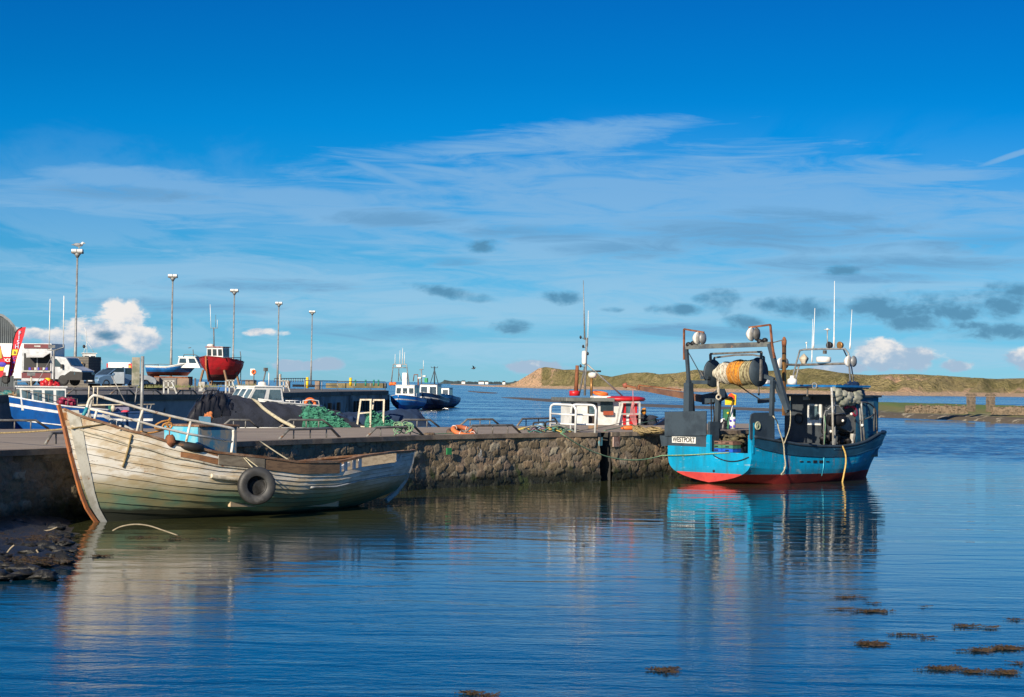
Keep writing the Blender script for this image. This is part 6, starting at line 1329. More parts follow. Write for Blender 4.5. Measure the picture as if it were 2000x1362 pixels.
def cabin(parent, x0, x1, w, z0, z1, mw, mroof, front=0.0, back=0.0, ov=0.12, sidew=2, frontw=3, gl=None, roof_th=0.07, name='wheelhouse', backw=0, wz=(0.42, 0.86)):
    """box cabin; x1 is the forward face, front = rake of the windscreen"""
    gl = gl or M_GLASS; mb = MB(); h = z1 - z0; y = w / 2
    vs = [(x0, -y, z0), (x1, -y, z0), (x1, y, z0), (x0, y, z0), (x0 + back, -y * .95, z1), (x1 - front, -y * .95, z1), (x1 - front, y * .95, z1), (x0 + back, y * .95, z1)]
    mb.add(vs, [(3, 2, 1, 0), (4, 5, 6, 7), (0, 1, 5, 4), (1, 2, 6, 5), (2, 3, 7, 6), (3, 0, 4, 7)]); wh_ = mb.build(name, mw, parent)
    mb = MB(); mb.box(((x0 + back + x1 - front) / 2, 0, z1 + roof_th / 2), (x1 - front - x0 - back + 2 * ov, w * .95 + 2 * ov, roof_th)); mb.build('roof', mroof, wh_, bevel=0.02)
    V_ = [V(v) for v in vs]
    def pane(a, b2, c, d, f0, f1, g0, g1, n_):
        nn_ = (b2 - a).cross(d - a).normalized() * n_
        q = lambda f, g_: (a.lerp(b2, f)).lerp(d.lerp(c, f), g_) + nn_ * 0.012
        mb = MB(); p_ = [q(f0, g0), q(f1, g0), q(f1, g1), q(f0, g1)]; mb.prism(p_, tuple(nn_ * 0.012)); mb.build('window', gl, wh_)
    for n_, (a, b2, c, d), s_ in ((sidew, (V_[0], V_[1], V_[5], V_[4]), 1), (sidew, (V_[2], V_[3], V_[7], V_[6]), 1), (frontw, (V_[1], V_[2], V_[6], V_[5]), 1), (backw, (V_[3], V_[0], V_[4], V_[7]), 1)):
        for k in range(n_): pane(a, b2, c, d, (k + .14) / n_, (k + .86) / n_, wz[0], wz[1], s_)
    return wh_
def tubep(name, pts, r, m_, par, n=6): mb = MB(); mb.tube(pts, r, n); return mb.build(name, m_, par)
def rail_set(par, H, t0, t1, hgt, n_, m_, side=1, name='rail', r=.022):
    zf = lambda t: interp(t, H.zs); tubep(name, [H.pt(t0 + (t1 - t0) * k / 12, zf(t0 + (t1 - t0) * k / 12), side, -.05) + V((0, 0, hgt)) for k in range(13)], r, m_, par)
    for k in range(n_): t = t0 + (t1 - t0) * k / max(1, n_ - 1); q = H.pt(t, zf(t), side, -.05); tubep('stanchion', [q, q + V((0, 0, hgt))], r, m_, par)
M_BLUEH = mat('royal_blue_hull', (0.004, 0.075, 0.30), (0.004, 0.055, 0.22), sc=1.5, rough=0.35)
M_BLUED = mat('deep_blue_hull', (0.006, 0.035, 0.12), (0.004, 0.025, 0.08), sc=1.5, rough=0.4)
M_BLUEC = mat('mid_blue_hull', (0.008, 0.12, 0.36), (0.008, 0.08, 0.24), sc=1.5, rough=0.4)
M_WSTR = mat('white_hull_line', (0.72, 0.74, 0.75), sc=3)
M_DECKG = mat('grey_boat_deck', (0.32, 0.33, 0.33), (0.22, 0.22, 0.22), sc=3)
M_REDB = mat('deep_red_hull', (0.42, 0.012, 0.018), (0.26, 0.01, 0.014), sc=1.2, rough=0.45, rust=(0.16, 0.03, 0.02), rt=(0.6, 0.7))
M_REDBB = mat('dark_red_bottom', (0.14, 0.03, 0.025), (0.08, 0.03, 0.025), sc=1.5, rough=0.8)

# ---- bright blue boat at the left
o_ = P(205, 835, 100); o_.z = 0; fB = Fr(o_, (-0.93, -0.36)); b1 = thing('fishing_boat', 'bright blue fishing boat with white lines and white wheelhouse at the left of the basin', 'fishing boat', fB.o, fB.rz)
L_ = fB.Y(17, 775, 0).x; zb_ = fB.Y(17, 774, 0).z; zs_ = [(0, fB.Y(200, 801, 1.1).z), (0.45, fB.Y(120, 794, 1.4).z), (0.8, fB.Y(50, 782, .9).z), (1, zb_)]
HB = simple_hull(L_, 2.9, zs_, 'hull', b1, [M_REDBB, M_BLUEH, M_WSTR, M_DECKG, M_WSTR], bands=(0.1, 0.84, 0.89))
mould_ = MB(); mould_.tube([HB.pt(t, 0.15 + (interp(t, zs_) - 0.15) * .62, 1, .02) for t in [k / 24 for k in range(24)]], .035, 5); mould_.build('white_line', M_WSTR, b1)
xw1 = fB.Y(42, 800, 0.6).x; xw0 = fB.Y(128, 800, 0.6).x; zt_ = fB.Y(80, 757, .6).z
cabin(b1, xw0, xw1, 1.35, 2.45, zt_, M_WHITE, M_WHITE, front=-.12, ov=0.08, sidew=4, frontw=3, gl=M_GLASSL, wz=(0.32, 0.88))
mb = MB()
for k, (a_, b2, r_) in enumerate(((84, 751, .2), (91, 749, .22), (98, 750, .22), (106, 751, .18), (112, 752, .15))): mb.ell(fB.Y(a_, b2, .2), (r_, r_, r_ * .9), 10, 8, jit=.4, seed=k)
mb.build('red_gear', M_RED, b1); mb = MB(); mb.lathe(fB.Y(93.5, 744, .2), [(.16, -.12), (.17, .1), (.1, .14), (0, .15)], 12); mb.build('yellow_drum', M_YEL, b1)
ms = fB.Y(106, 752, 0); tubep('mast', [ms, fB.Y(105, 684, 0)], .055, M_GALV, b1)
tubep('mast_crossbar', [fB.Y(92, 683, 0), fB.Y(105, 685, 0), fB.Y(124, 679, 0), fB.Y(124.5, 674, 0)], .04, M_GALV, b1); tubep('mast_stay', [fB.Y(103, 694, 0), fB.Y(70, 752, .4)], .015, M_GALV, b1)
tubep('whip_antenna', [fB.Y(96, 680, 0), fB.Y(98, 584, 0)], .026, M_WHITE, b1); tubep('whip_antenna', [fB.Y(123.5, 676, 0), fB.Y(125, 578, 0)], .026, M_WHITE, b1)
mb = MB(); mb.box(fB.Y(101, 677, 0), (.3, .25, .15)); mb.build('nav_lamp', M_GALV, b1)
tubep('lamp_post', [fB.Y(61, 756, 0), fB.Y(61, 732, 0)], .045, M_CREAM, b1); mb = MB(); mb.box(fB.Y(61, 731, 0), (.35, .3, .16)); mb.build('deck_lamp', M_GALV, b1)
tubep('rail', [fB.Y(28, 770, .6), fB.Y(28, 746, .6), fB.Y(56, 746, .6), fB.Y(57, 757, .6)], .03, M_GALV, b1)
rail_set(b1, HB, 0.35, 0.93, .42, 7, M_GREYT)
mb = MB(); rnd = random.Random(2)
for k in range(5): mb.ell(fB.Y(118 + k * 6, 786 - (k % 2) * 3, .9), (.2, .2, .2), 9, 7, jit=.3, seed=k)
mb.build('crimson_floats', mat('crimson_float', (0.30, 0.015, 0.06), sc=4), b1)
# ---- second darker blue boat
o_ = P(297, 835, 106); o_.z = 0; fB2 = Fr(o_, (-0.985, -0.17)); b2_ = thing('fishing_boat', 'dark blue open fishing boat with white lines behind the rails of the wooden boat', 'fishing boat', fB2.o, fB2.rz)
Lz = fB2.Y(110, 800, 0).x; zs2 = [(0, fB2.Y(290, 806, 1).z), (0.4, fB2.Y(230, 803, 1).z - .1), (1, fB2.Y(130, 790, 0).z)]
H2 = simple_hull(Lz, 2.5, zs2, 'hull', b2_, [M_BLUED, M_BLUED, M_WSTR, M_DECKG, M_BLUED], bands=(0.1, .80, .86), stern_b=.9)
mb = MB(); mb.tube([H2.pt(t, 0.12 + (interp(t, zs2) - 0.12) * .6, 1, .02) for t in [k / 20 for k in range(20)]], .03, 5); mb.build('white_line', M_WSTR, b2_)
for pts in ([(173, 786), (174, 754)], [(182, 793), (183, 757)], [(190, 790), (191, 757)], [(262, 800), (268, 754)], [(180, 755.5), (268, 754.5)], [(218, 735), (247, 790)], [(150, 792), (302, 790)], [(288, 792), (287, 803)], [(296, 790), (292, 803)]): tubep('frame_tube', [fB2.Y(a_, c_, .8) for a_, c_ in pts], .035, M_GALV if pts[0][0] > 200 else M_CREAM, b2_)
mb = MB(); mb.box(fB2.Y(180, 799, .2), (1.4, 1.2, .6)); mb.build('engine_box', M_LET, b2_); mb = MB(); mb.ell(fB2.Y(221, 798, 1.0), (.12, .12, .18), 10, 8); mb.build('cream_float', M_CREAM, b2_)
mb = MB(); mb.ell(fB2.Y(245, 807, .9), (.26, .22, .16), 12, 8); mb.build('pink_float', mat('pink_float_paint', (0.75, 0.06, 0.10), sc=4), b2_)
for k in range(3): mb = MB(); mb.box(fB2.Y(230 + k * 9, 797, .5), (.24, .3, .25)); mb.build('creel', mat('violet_grey_creel', (0.18, 0.18, 0.28), sc=4), b2_)
mb = MB(); mb.box(fB2.Y(214, 800, .9), (.14, .1, .4)); mb.build('green_bin', mat('teal_green_bin', (0.01, 0.16, 0.12), sc=4), b2_)
# ---- white cabin cruiser behind the dark heap
o_ = P(606, 830, 104); o_.z = 0; fC = Fr(o_, (-0.80, -0.60)); b3 = thing('cabin_boat', 'white cabin cruiser with big windscreen behind the dark net heap', 'motor boat', fC.o, fC.rz)
Lc = fC.Y(455, 806, 0).x; zc_ = fC.Y(590, 793, 1.1).z; zs3 = [(0, zc_), (0.5, zc_ + .15), (1, zc_ + .45)]
H3 = simple_hull(Lc, 2.7, zs3, 'hull', b3, [M_BLUED, M_WHITE, M_BLUEH, M_WHITE, M_WHITE], bands=(0.1, .62, .72))
xw1 = fC.Y(478, 782, .7).x; xw0 = fC.Y(556, 782, .9).x; cab3 = cabin(b3, xw0, xw1 + .3, 1.9, zc_ - .2, fC.Y(530, 757, .9).z, M_WHITE, M_WHITE, front=.75, back=.2, ov=.05, sidew=2, frontw=3, gl=M_GLASSL, wz=(.44, .9))
mb = MB(); c = fC.Y(512, 755, .2); mb.lathe(c, [(.42, -.05), (.44, .03), (.22, .06), (.2, .2), (.1, .24), (0, .25)], 16); mb.build('roof_radar', M_DOME, b3)
tubep('mast', [c, fC.Y(519, 725, .2)], .035, M_GREYT, b3); mb = MB(); mb.box(fC.Y(519, 722, .2), (.18, .15, .18)); mb.build('mast_lamp', M_GREYT, b3)
tubep('antenna', [fC.Y(525, 754, .2), fC.Y(525, 728, .2)], .018, M_WHITE, b3)
for pts in ([(558, 783), (590, 783)], [(592, 793), (592, 783), (608, 781), (622, 783), (624, 793)]): tubep('rail', [fC.Y(a_, c_, 1.2) for a_, c_ in pts], .03, M_WHITE, b3)
for a_ in (565, 576, 587): tubep('stanchion', [fC.Y(a_, 795, 1.2), fC.Y(a_, 783, 1.2)], .02, M_WHITE, b3)
mb = MB(); mb.torus(fC.Y(606, 789, 1.0), .25, .09, (0.2, 1, .2), n=18, k=8); single_o = mb.build('lifebuoy_holder', M_ORANGE, b3)
mb = MB(); mb.box(fC.Y(609, 796, 1.1), (.7, .1, .12)); mb.build('yellow_board', M_YEL, b3)
# ---- red and white boat behind the pier
o_ = P(1092, 835, 101); o_.z = 0; fR = Fr(o_, (0.96, 0.28)); b4 = thing('fishing_boat', 'fishing boat with white wheelhouse, red and grey roof and tall mast behind the pier', 'fishing boat', fR.o, fR.rz)
rY = lambda px, py, y=-.9: fR.Y(px, py, y)
Lr = rY(1305, 835, 0).x; zs4 = [(0, 1.35), (.5, 1.3), (1, rY(1290, 815, 0).z)]
simple_hull(Lr, 2.9, zs4, 'hull', b4, [M_REDBB, M_BLUED, M_WSTR, M_DECKG, M_BLUED])
zr4 = rY(1170, 784).z; xw0, xw1 = rY(1117, 800).x, rY(1243, 800).x
w4 = cabin(b4, xw0, xw1, 1.9, 1.0, zr4, M_WHITE, M_RED, front=.05, ov=.1, sidew=0, frontw=2, name='wheelhouse')
mb = MB(); zr_ = zr4 + .0
mb.prism([(xw0 - .45, -1.35, zr_), (rY(1195, 784).x, -1.35, zr_), (rY(1195, 784).x, 1.2, zr_), (xw0 - .45, 1.2, zr_)], (0, 0, .17)); mb.build('grey_canopy', mat('grey_roof_edge', (0.16, 0.17, 0.16), (0.10, 0.11, 0.10), sc=2), w4, bevel=.03)
mb = MB(); cx = rY(1225, 784).x; mb.lathe((cx, 0, zr_ + .02), [(1.15, 0), (1.25, .08), (1.2, .18), (.9, .24), (0, .26)], 24); mb.build('red_visor', M_RED, w4)
def rp(name, x0, y0, x1, y1, m_, y=-.97, th=.03, par=w4):
    a_, c_ = rY(x0, y0, y), rY(x1, y1, y); mb = MB(); mb.box(((a_.x + c_.x) / 2, y, (a_.z + c_.z) / 2), (abs(c_.x - a_.x), th, abs(a_.z - c_.z))); return mb.build(name, m_, par)
rp('door', 1148, 787, 1166, 829, mat('dark_brown_door', (0.06, 0.045, 0.035), sc=3)); rp('door_glass', 1151, 789, 1163, 808, M_GLASSL, -1.0); rp('window', 1173, 785, 1197, 804, M_GLASS, -.98); rp('window_box', 1179, 803, 1197, 811, mat('brick_red_box', (0.35, 0.07, 0.03), sc=4), -1.05, .16)
rp('white_locker', 1138, 808, 1147.5, 828, M_WHITE, -1.2, .3); rp('dark_recess', 1116, 787, 1124, 829, M_LET, -.97); rp('red_panel', 1217, 788, 1222, 830, M_RED); rp('red_panel', 1229, 810, 1240, 829, M_RED); rp('red_panel', 1240, 788, 1244, 830, M_RED)
rp('side_glass', 1223, 788, 1238, 808, M_GLASSL, -.98)
for pts in ([(1204, 829), (1208, 808), (1213, 786), (1249, 786), (1249, 829)], [(1213, 809), (1248, 809)]): 
    mb = MB(); mb.path([rY(a_, c_, -1.25) for a_, c_ in pts], .08); mb.build('grey_frame', M_GREYP, b4)
tubep('mast', [rY(1142, 773, 0), rY(1144, 712, 0), rY(1146, 660, 0)], .06, M_GALV, b4); tubep('mast_leg', [rY(1131, 772, 0), rY(1142, 718, 0)], .045, M_GREYT, b4)
tubep('exhaust', [rY(1125, 765, 0), rY(1127.5, 714, 0)], [.11, .09], M_RUST, b4); tubep('mast_stay', [rY(1147, 712, 0), rY(1218, 776, 0)], .04, M_GALV, b4); tubep('mast_crossbar', [rY(1132, 725, 0), rY(1173.5, 725.5, 0)], .05, M_GREYT, b4)
mb = MB(); mb.lathe(rY(1122, 768, 0), [(.26, -.14), (.27, .1), (.22, .12), (0, .12)], 16); mb.build('red_bucket', M_RED, b4)
tubep('radar_post', [rY(1155, 774, 0), rY(1155, 739, 0)], .07, M_BRONZE, b4)
mb = MB(); mb.lathe(rY(1157, 733, 0), [(.0, -.14), (.14, -.14), (.21, -.05), (.22, .06), (.17, .12), (0, .14)], 18); mb.build('radar', M_DOME, b4)
mb = MB(); mb.lathe(rY(1141, 699, 0), [(0, -.36), (.10, -.33), (.125, -.25), (.125, .25), (.10, .33), (0, .36)], 14); mb.build('radar_reflector', M_DOME, b4)
tubep('whip_antenna', [rY(1142, 664, 0), rY(1140.8, 610, 0), rY(1139.3, 548, 0)], [.05, .03, .014], M_GALV, b4); tubep('whip_antenna', [rY(1148, 677, 0), rY(1149, 607, 0)], .016, M_WHITE, b4)
for a_, c_ in ((1134, 659), (1139, 677), (1134, 715), (1148, 691)): mb = MB(); mb.ell(rY(a_, c_, 0), (.06, .06, .09), 8, 6); mb.bar(rY(a_, c_ + 1, 0), rY(1144, c_ + 3, 0), .025); mb.build('mast_fitting', M_LET, b4)
mb = MB(); mb.torus(rY(1173, 770, -.3) + V((0, 0, .03)), .32, .085, (0.1, -.15, 1), n=22); mb.build('roof_lifebuoy', M_ORANGE, b4); mb = MB(); mb.box(rY(1173, 776, -.3), (.9, .7, .14)); mb.build('raft_case', M_WHITE, b4, bevel=.04)
mb = MB(); rnd = random.Random(4)
for k in range(12): mb.ell(rY(1257 + rnd.uniform(-16, 22), 822 + rnd.uniform(-8, 8), -.4), (.3, .3, .16), 9, 7, jit=.4, seed=k)
mb.build('grey_net', M_NETD, b4); mb = MB(); mb.ell(rY(1258, 803, -.4), (.14, .12, .16), 9, 7, jit=.4); mb.build('orange_scrap', mat('amber_scrap', (0.6, 0.25, 0.04), sc=5), b4)
mb = MB(); mb.tube(smooth_path([TF.w(TF.X(1236, 760, 2.2)), TF.w(TF.X(1237, 800, 2.2)), G(1238, 838, DZ) + V((0, 0, .1))], 5), .015, 5)
for k in range(6): mb.tube(smooth_path([TF.w(TF.X(1235 + k * .6, 785, 2.2)), TF.w(TF.X(1231 + k * 2, 812, 2.2)), TF.w(TF.X(1239 + k, 832, 2.2))], 4), .014, 4)
single('pink_rope', mb, mat('pink_twine', (0.60, 0.22, 0.22), sc=6), 'pale pink rope bundle hanging from the tip of the trawler boom', 'rope')

# ---- three boats moored at the quay end
def gantry_boat(frm, L, B, zs, lab, mats_, masts):
    t = thing('moored_boat', lab, 'fishing boat', frm.o, frm.rz, 'boats moored at the far quay end'); H = simple_hull(L, B, zs, 'hull', t, mats_, bands=(.12, .66, .74)); return t, H
o_ = P(862, 803, 298); o_.z = 0; f5 = Fr(o_, (-0.20, -0.98)); 
o5 = G(780, 801.5, 0); fwd = V((-0.20, -0.98, 0)).normalized(); L5 = 10.0
f5 = Fr(o5 - fwd * (L5 - .8), fwd.xy); t5, H5 = gantry_boat(f5, L5, 4.3, [(0, 1.5), (.5, 1.75), (1, f5.Y(782, 771, 0).z)], 'bright blue fishing boat with white wheelhouse, frontmost of three at the far quay end', [M_REDBB, mat('vivid_blue_hull', (0.008, 0.17, 0.58), (0.008, 0.13, 0.48), sc=1, rough=.4), M_WSTR, M_DECKG, M_WSTR], 0)
zq = f5.Y(792, 753, 0).z; cabin(t5, L5 * .30, L5 * .62, 2.9, 1.4, zq, M_WHITE, M_WHITE, front=.1, ov=.12, sidew=2, frontw=3, wz=(.45, .82))
f5x = lambda px, py: f5.X(px, py, L5 * .40)
tubep('mast_gantry', [f5x(764, 752), f5x(768, 712), f5x(794, 712), f5x(799, 752)], .09, M_GALV, t5); tubep('gantry_bar', [f5x(766, 718.5), f5x(796, 718.5)], .07, M_GALV, t5)
mb = MB(); c = f5x(779.5, 715); mb.box(c, (.5, .75, .36)); mb.build('radar', M_WHITE, t5, bevel=.08)
for a_, c_, d_ in ((771.5, 710, 692), (781, 708, 684), (786, 710, 680), (790, 710, 688)): tubep('whip_antenna', [f5x(a_, c_ + 2), f5x(a_ + .3, d_)], [.07, .03], M_WHITE, t5)
mb = MB(); a_, c_ = f5x(787, 727), f5x(795, 750); mb.box((a_.x, (a_.y + c_.y) / 2, (a_.z + c_.z) / 2 - .3), (.6, abs(a_.y - c_.y), a_.z - c_.z + .4)); mb.build('white_funnel', M_WHITE, t5)
for k, px in enumerate((764, 770)): mb = MB(); mb.ell(f5x(px, 750), (.35, .35, .25), 10, 7, jit=.3, seed=k); mb.build('orange_float', M_ORANGE, t5)
tubep('mast', [f5x(778, 745), f5x(779, 720)], .06, M_GREYT, t5); tubep('mast_leg', [f5x(784, 744), f5x(779, 728)], .05, M_GREYT, t5)
rail_set(t5, H5, .7, .97, .5, 5, M_WHITE, 1)
tubep('forestay_post', [f5.X(818, 775, L5 * .2), f5.X(817, 740, L5 * .2)], .08, M_RUST, t5)
o6 = G(816, 800, 0); f6 = Fr(o6 - fwd * 8 + V((1.0, 4, 0)), fwd.xy); t6, H6 = gantry_boat(f6, 10.5, 4.4, [(0, 1.5), (.5, 1.8), (1, 2.6)], 'white topped dark boat with a green box, middle one of three at the quay end', [M_REDBB, M_BLUED, M_WHITE, M_DECKG, M_WHITE], 0)
cabin(t6, 3.6, 6.6, 2.8, 1.4, f6.X(826, 751, 5).z, M_WHITE, M_BLUED, front=.2, ov=.15, sidew=1, frontw=2, wz=(.35, .85)); f6x = lambda px, py: f6.X(px, py, 4.5)
tubep('mast', [f6x(823, 752), f6x(823, 721)], .10, M_GALV, t6); tubep('mast_crossbar', [f6x(819, 722.5), f6x(827, 722)], .05, M_GALV, t6); tubep('whip_antenna', [f6x(827, 722), f6x(827, 704)], .04, M_WHITE, t6)
for a_, c_, w_ in ((820, 738.5, .55), (829, 735, .5)): mb = MB(); mb.box(f6x(a_, c_), (.5, w_, .22)); mb.build('radar', M_WHITE, t6, bevel=.06)
mb = MB(); mb.box(f6x(832.5, 743), (.5, .45, .7)); mb.build('green_box', mat('bright_green_box', (0.01, 0.30, 0.10), sc=4), t6)
tubep('gallows', [f6x(807, 745), f6x(809, 732), f6x(816, 732), f6x(816.5, 780)], .08, M_RUST, t6)
o7 = G(846, 797, 0); f7 = Fr(o7 - fwd * 8 + V((0.8, 8, 0)), fwd.xy); t7, H7 = gantry_boat(f7, 10, 4.0, [(0, 1.5), (.5, 1.7), (1, 2.3)], 'blue boat with dark tripod mast and tyres, rearmost of three at the quay end', [M_REDBB, M_BLUEC, M_BLUED, M_DECKG, M_BLUEC], 0)
cabin(t7, 4.4, 7.2, 2.6, 1.3, f7.X(850, 758, 6).z, M_WHITE, M_BLUED, front=.2, ov=.12, sidew=1, frontw=2, wz=(.35, .85)); f7x = lambda px, py: f7.X(px, py, 5)
tubep('mast', [f7x(848.5, 757), f7x(848.5, 716)], .11, M_NAVY, t7); tubep('mast_leg', [f7x(841, 748), f7x(848, 724)], .06, M_NAVY, t7); tubep('mast_leg', [f7x(856, 750), f7x(849, 724)], .06, M_NAVY, t7); tubep('mast_crossbar', [f7x(842, 716), f7x(842.5, 718.5), f7x(854.5, 718.5), f7x(855, 716)], .05, M_NAVY, t7)
for k in range(4): mb = MB(); q = H7.pt(.25 + k * .09, 1.25, -1, .15); mb.torus(q, .38, .16, (0, 1, 0), n=16, k=7); mb.build('fender_tyre', M_BLACK, t7)

# ---- lamp posts
def lamp(px, ytop, lab, gull=False):
    hor = 748.7 + (px - 1000) * .0131; d = 11.03 * FP / (hor - ytop); q = P(px - 2.5, hor + .95 * FP / d, d); z0 = q.z; top = P(px, ytop, d)
    t = thing('street_lamp', lab, 'street lamp', q, 0, 'tall quay lamps in a row')
    mb = MB(); H_ = top.z - q.z; lean = V((0.0, 0, 0)); mb.tube([q, q + V((0.02, 0, H_ * .33)), q + V((0.02, 0, H_ * .335)), V((q.x + .06, q.y, top.z - .7))], [.15, .13, .10, .08], 10); mb.build('pole', M_GALV, t, world=True)
    hd = V((q.x + .06, q.y, top.z)); mb = MB()
    mb.box(hd - V((0, 0, .30)), (.95, .7, .16)); o = mb.build('lamp_head', M_GREYT, t, world=True, bevel=.03)
    for s_ in (-.25, .25): mb = MB(); mb.box(hd + V((s_, 0, -.12)), (.46, .6, .24)); mb.build('lamp_housing', M_WHITE, t, world=True, bevel=.05)
    mb = MB(); mb.lathe(hd - V((0, 0, .75)), [(.09, 0), (.2, .2), (.34, .38)], 10); mb.build('bracket', M_GALV, t, world=True); return hd
hd = lamp(148, 487, 'tallest quay lamp with a gull perched on it, nearest of the five'); lamp(335.5, 536, 'quay lamp left of the red boat, second nearest of the five'); lamp(456.5, 565, 'quay lamp behind the stern of the red boat, middle of the five'); lamp(544, 590, 'quay lamp behind the white cabin cruiser, fourth of the five'); lamp(609.5, 607, 'smallest quay lamp, farthest right of the five')
def gull(name, lab, q, s, flying):
    mb = MB(); 
    mb.ell(q, (.24 * s, .11 * s, .11 * s), 12, 8, m=0); mb.ell(q + V((.23 * s, 0, .12 * s)), (.08 * s, .07 * s, .07 * s), 10, 7, m=0); mb.tube([q + V((.15 * s, 0, .03 * s)), q + V((.22 * s, 0, .11 * s))], [.09 * s, .06 * s], 8, m=0)
    mb.tube([q + V((.29 * s, 0, .12 * s)), q + V((.38 * s, 0, .10 * s))], [.022 * s, .008 * s], 5, m=2); mb.tube([q + V((-.18 * s, 0, .0)), q + V((-.42 * s, 0, .02 * s))], [.07 * s, .02 * s], 6, m=1)
    if flying:
        for sd in (1, -1): mb.grid([[q + V((.12 * s, sd * .08 * s, .05 * s)), q + V((.10 * s, sd * .35 * s, .30 * s)), q + V((-.12 * s, sd * .75 * s, .42 * s))], [q + V((-.12 * s, sd * .08 * s, .04 * s)), q + V((-.12 * s, sd * .35 * s, .28 * s)), q + V((-.2 * s, sd * .76 * s, .41 * s))]], m=1)
    else:
        for sd in (1, -1): mb.ell(q + V((-.06 * s, sd * .10 * s, .02 * s)), (.24 * s, .03 * s, .09 * s), 8, 6, m=1); mb.tube([q + V((.02 * s, sd * .04 * s, -.08 * s)), q + V((.02 * s, sd * .04 * s, -.2 * s))], .012 * s, 4, m=2)
    return single(name, mb, [mat('gull_white', (.7, .7, .7) if not flying else (.06, .06, .07)), mat('gull_grey', (.22, .23, .25) if not flying else (.05, .05, .06)), M_YEL], lab, 'bird')
gull('gull', 'gull perched on top of the nearest quay lamp', hd + V((0.1, 0, .36)), 1.5, False)
gull('flying_bird', 'dark bird flying low over the open water left of the dunes', P(925, 720, 150), 0.5, True)

# ---- land at the left: shed, van, trailer, flags, cars
def gz_at(px, py, d): return P(px, py, d)
M_SHED = mat('grey_corrugated', (0.085, 0.105, 0.12), (0.065, 0.08, 0.09), sc=.5, rough=.7)
q = P(-60, 756, 190); t = thing('shed', 'grey corrugated shed with a curved roof at the far left edge', 'shed', q); I_ = []
mb = MB(); outl = [P(-260, 757, 190), P(34, 757, 190), P(34, 654, 190), P(28, 640, 190), P(18, 628, 190), P(6, 619, 190), P(-20, 611, 190), P(-80, 602, 190), P(-260, 600, 190)]
mb.prism(outl, (-6.3, 24, 0)); mb.build('wall', M_SHED, t, world=True)
mb = MB()
for k in range(40): a_ = P(30 - k * 4, 757, 189.95); z1 = interp(30 - k * 4, [(-130, 603), (-20, 613), (6, 621), (18, 630), (28, 642), (34, 655)]); mb.box(((a_.x), 189.95, (a_.z + P(30 - k * 4, z1, 189.95).z) / 2), (.09, .06, P(30 - k * 4, z1, 189.95).z - a_.z))
o = mb.build('corrugation', M_SHED, t, world=True)
mb = MB(); rf = outl[2:8]
for a_, c_ in zip(rf, rf[1:]): u_ = V((0, -.3, .0)); w_ = V((-6.3, 24, 0)); n_ = V((.12, 0, .2)); mb.add([a_ + u_, c_ + u_, c_ + w_, a_ + w_, a_ + u_ + n_, c_ + u_ + n_, c_ + w_ + n_, a_ + w_ + n_], [(0, 1, 2, 3), (7, 6, 5, 4), (0, 4, 5, 1), (1, 5, 6, 2), (2, 6, 7, 3), (3, 7, 4, 0)])
mb.build('roof', mat('slate_grey_roof', (0.16, 0.18, 0.20), sc=.5), t, world=True)
M_MAROON = mat('maroon_panel', (0.13, 0.02, 0.025), (0.10, 0.015, 0.02), sc=2, rough=.4)
# catering van
vf = Fr(P(40, 752.5, 137), (0.97, -0.24)); t = thing('catering_van', 'white catering van with maroon panels and open serving hatch on the quay', 'van', vf.o, vf.rz)
vy = lambda px, py, y=-1.0: vf.Y(px, py, y)
z0 = .45; zt = vy(60, 671).z; xe = vy(100, 700).x
mb = MB(); mb.box((xe / 2, 0, (z0 + zt) / 2), (xe, 2.0, zt - z0)); body = mb.build('body', M_WHITE, t, bevel=.04)
def vp(name, x0, y0, x1, y1, m_, y=-1.012, th=.02, par=body): a_, c_ = vy(x0, y0, y), vy(x1, y1, y); mb = MB(); mb.box(((a_.x + c_.x) / 2, y, (a_.z + c_.z) / 2), (abs(c_.x - a_.x), th, abs(a_.z - c_.z))); return mb.build(name, m_, par)
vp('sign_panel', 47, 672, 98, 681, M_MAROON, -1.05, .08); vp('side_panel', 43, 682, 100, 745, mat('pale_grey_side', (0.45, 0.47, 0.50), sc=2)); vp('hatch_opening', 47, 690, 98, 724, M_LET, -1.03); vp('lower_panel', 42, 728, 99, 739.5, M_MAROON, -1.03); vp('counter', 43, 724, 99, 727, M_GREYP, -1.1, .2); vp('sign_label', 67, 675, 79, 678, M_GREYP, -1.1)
a_, c_ = vy(51, 691), vy(97, 691); mb = MB(); mb.add([(a_.x, -1.03, a_.z), (c_.x, -1.03, c_.z), (c_.x, -1.9, c_.z - .28), (a_.x + .5, -1.9, a_.z - .28)], [(0, 1, 2, 3)]); mb.add([(a_.x, -1.03, a_.z + .03), (c_.x, -1.03, c_.z + .03), (c_.x, -1.9, c_.z - .25), (a_.x + .5, -1.9, a_.z - .25)], [(3, 2, 1, 0)]); mb.build('hatch_flap', M_WHITE, t)
vp('hatch_post', 72, 690, 73.4, 724, M_GREYP, -1.06)
rnd = random.Random(1)
for k in range(7): vp('menu_card', 56 + k * 5.5, 718, 60 + k * 5.5, 723, [M_BLUEL, M_MAROON, M_GREYP][k % 3], -1.06, .02)
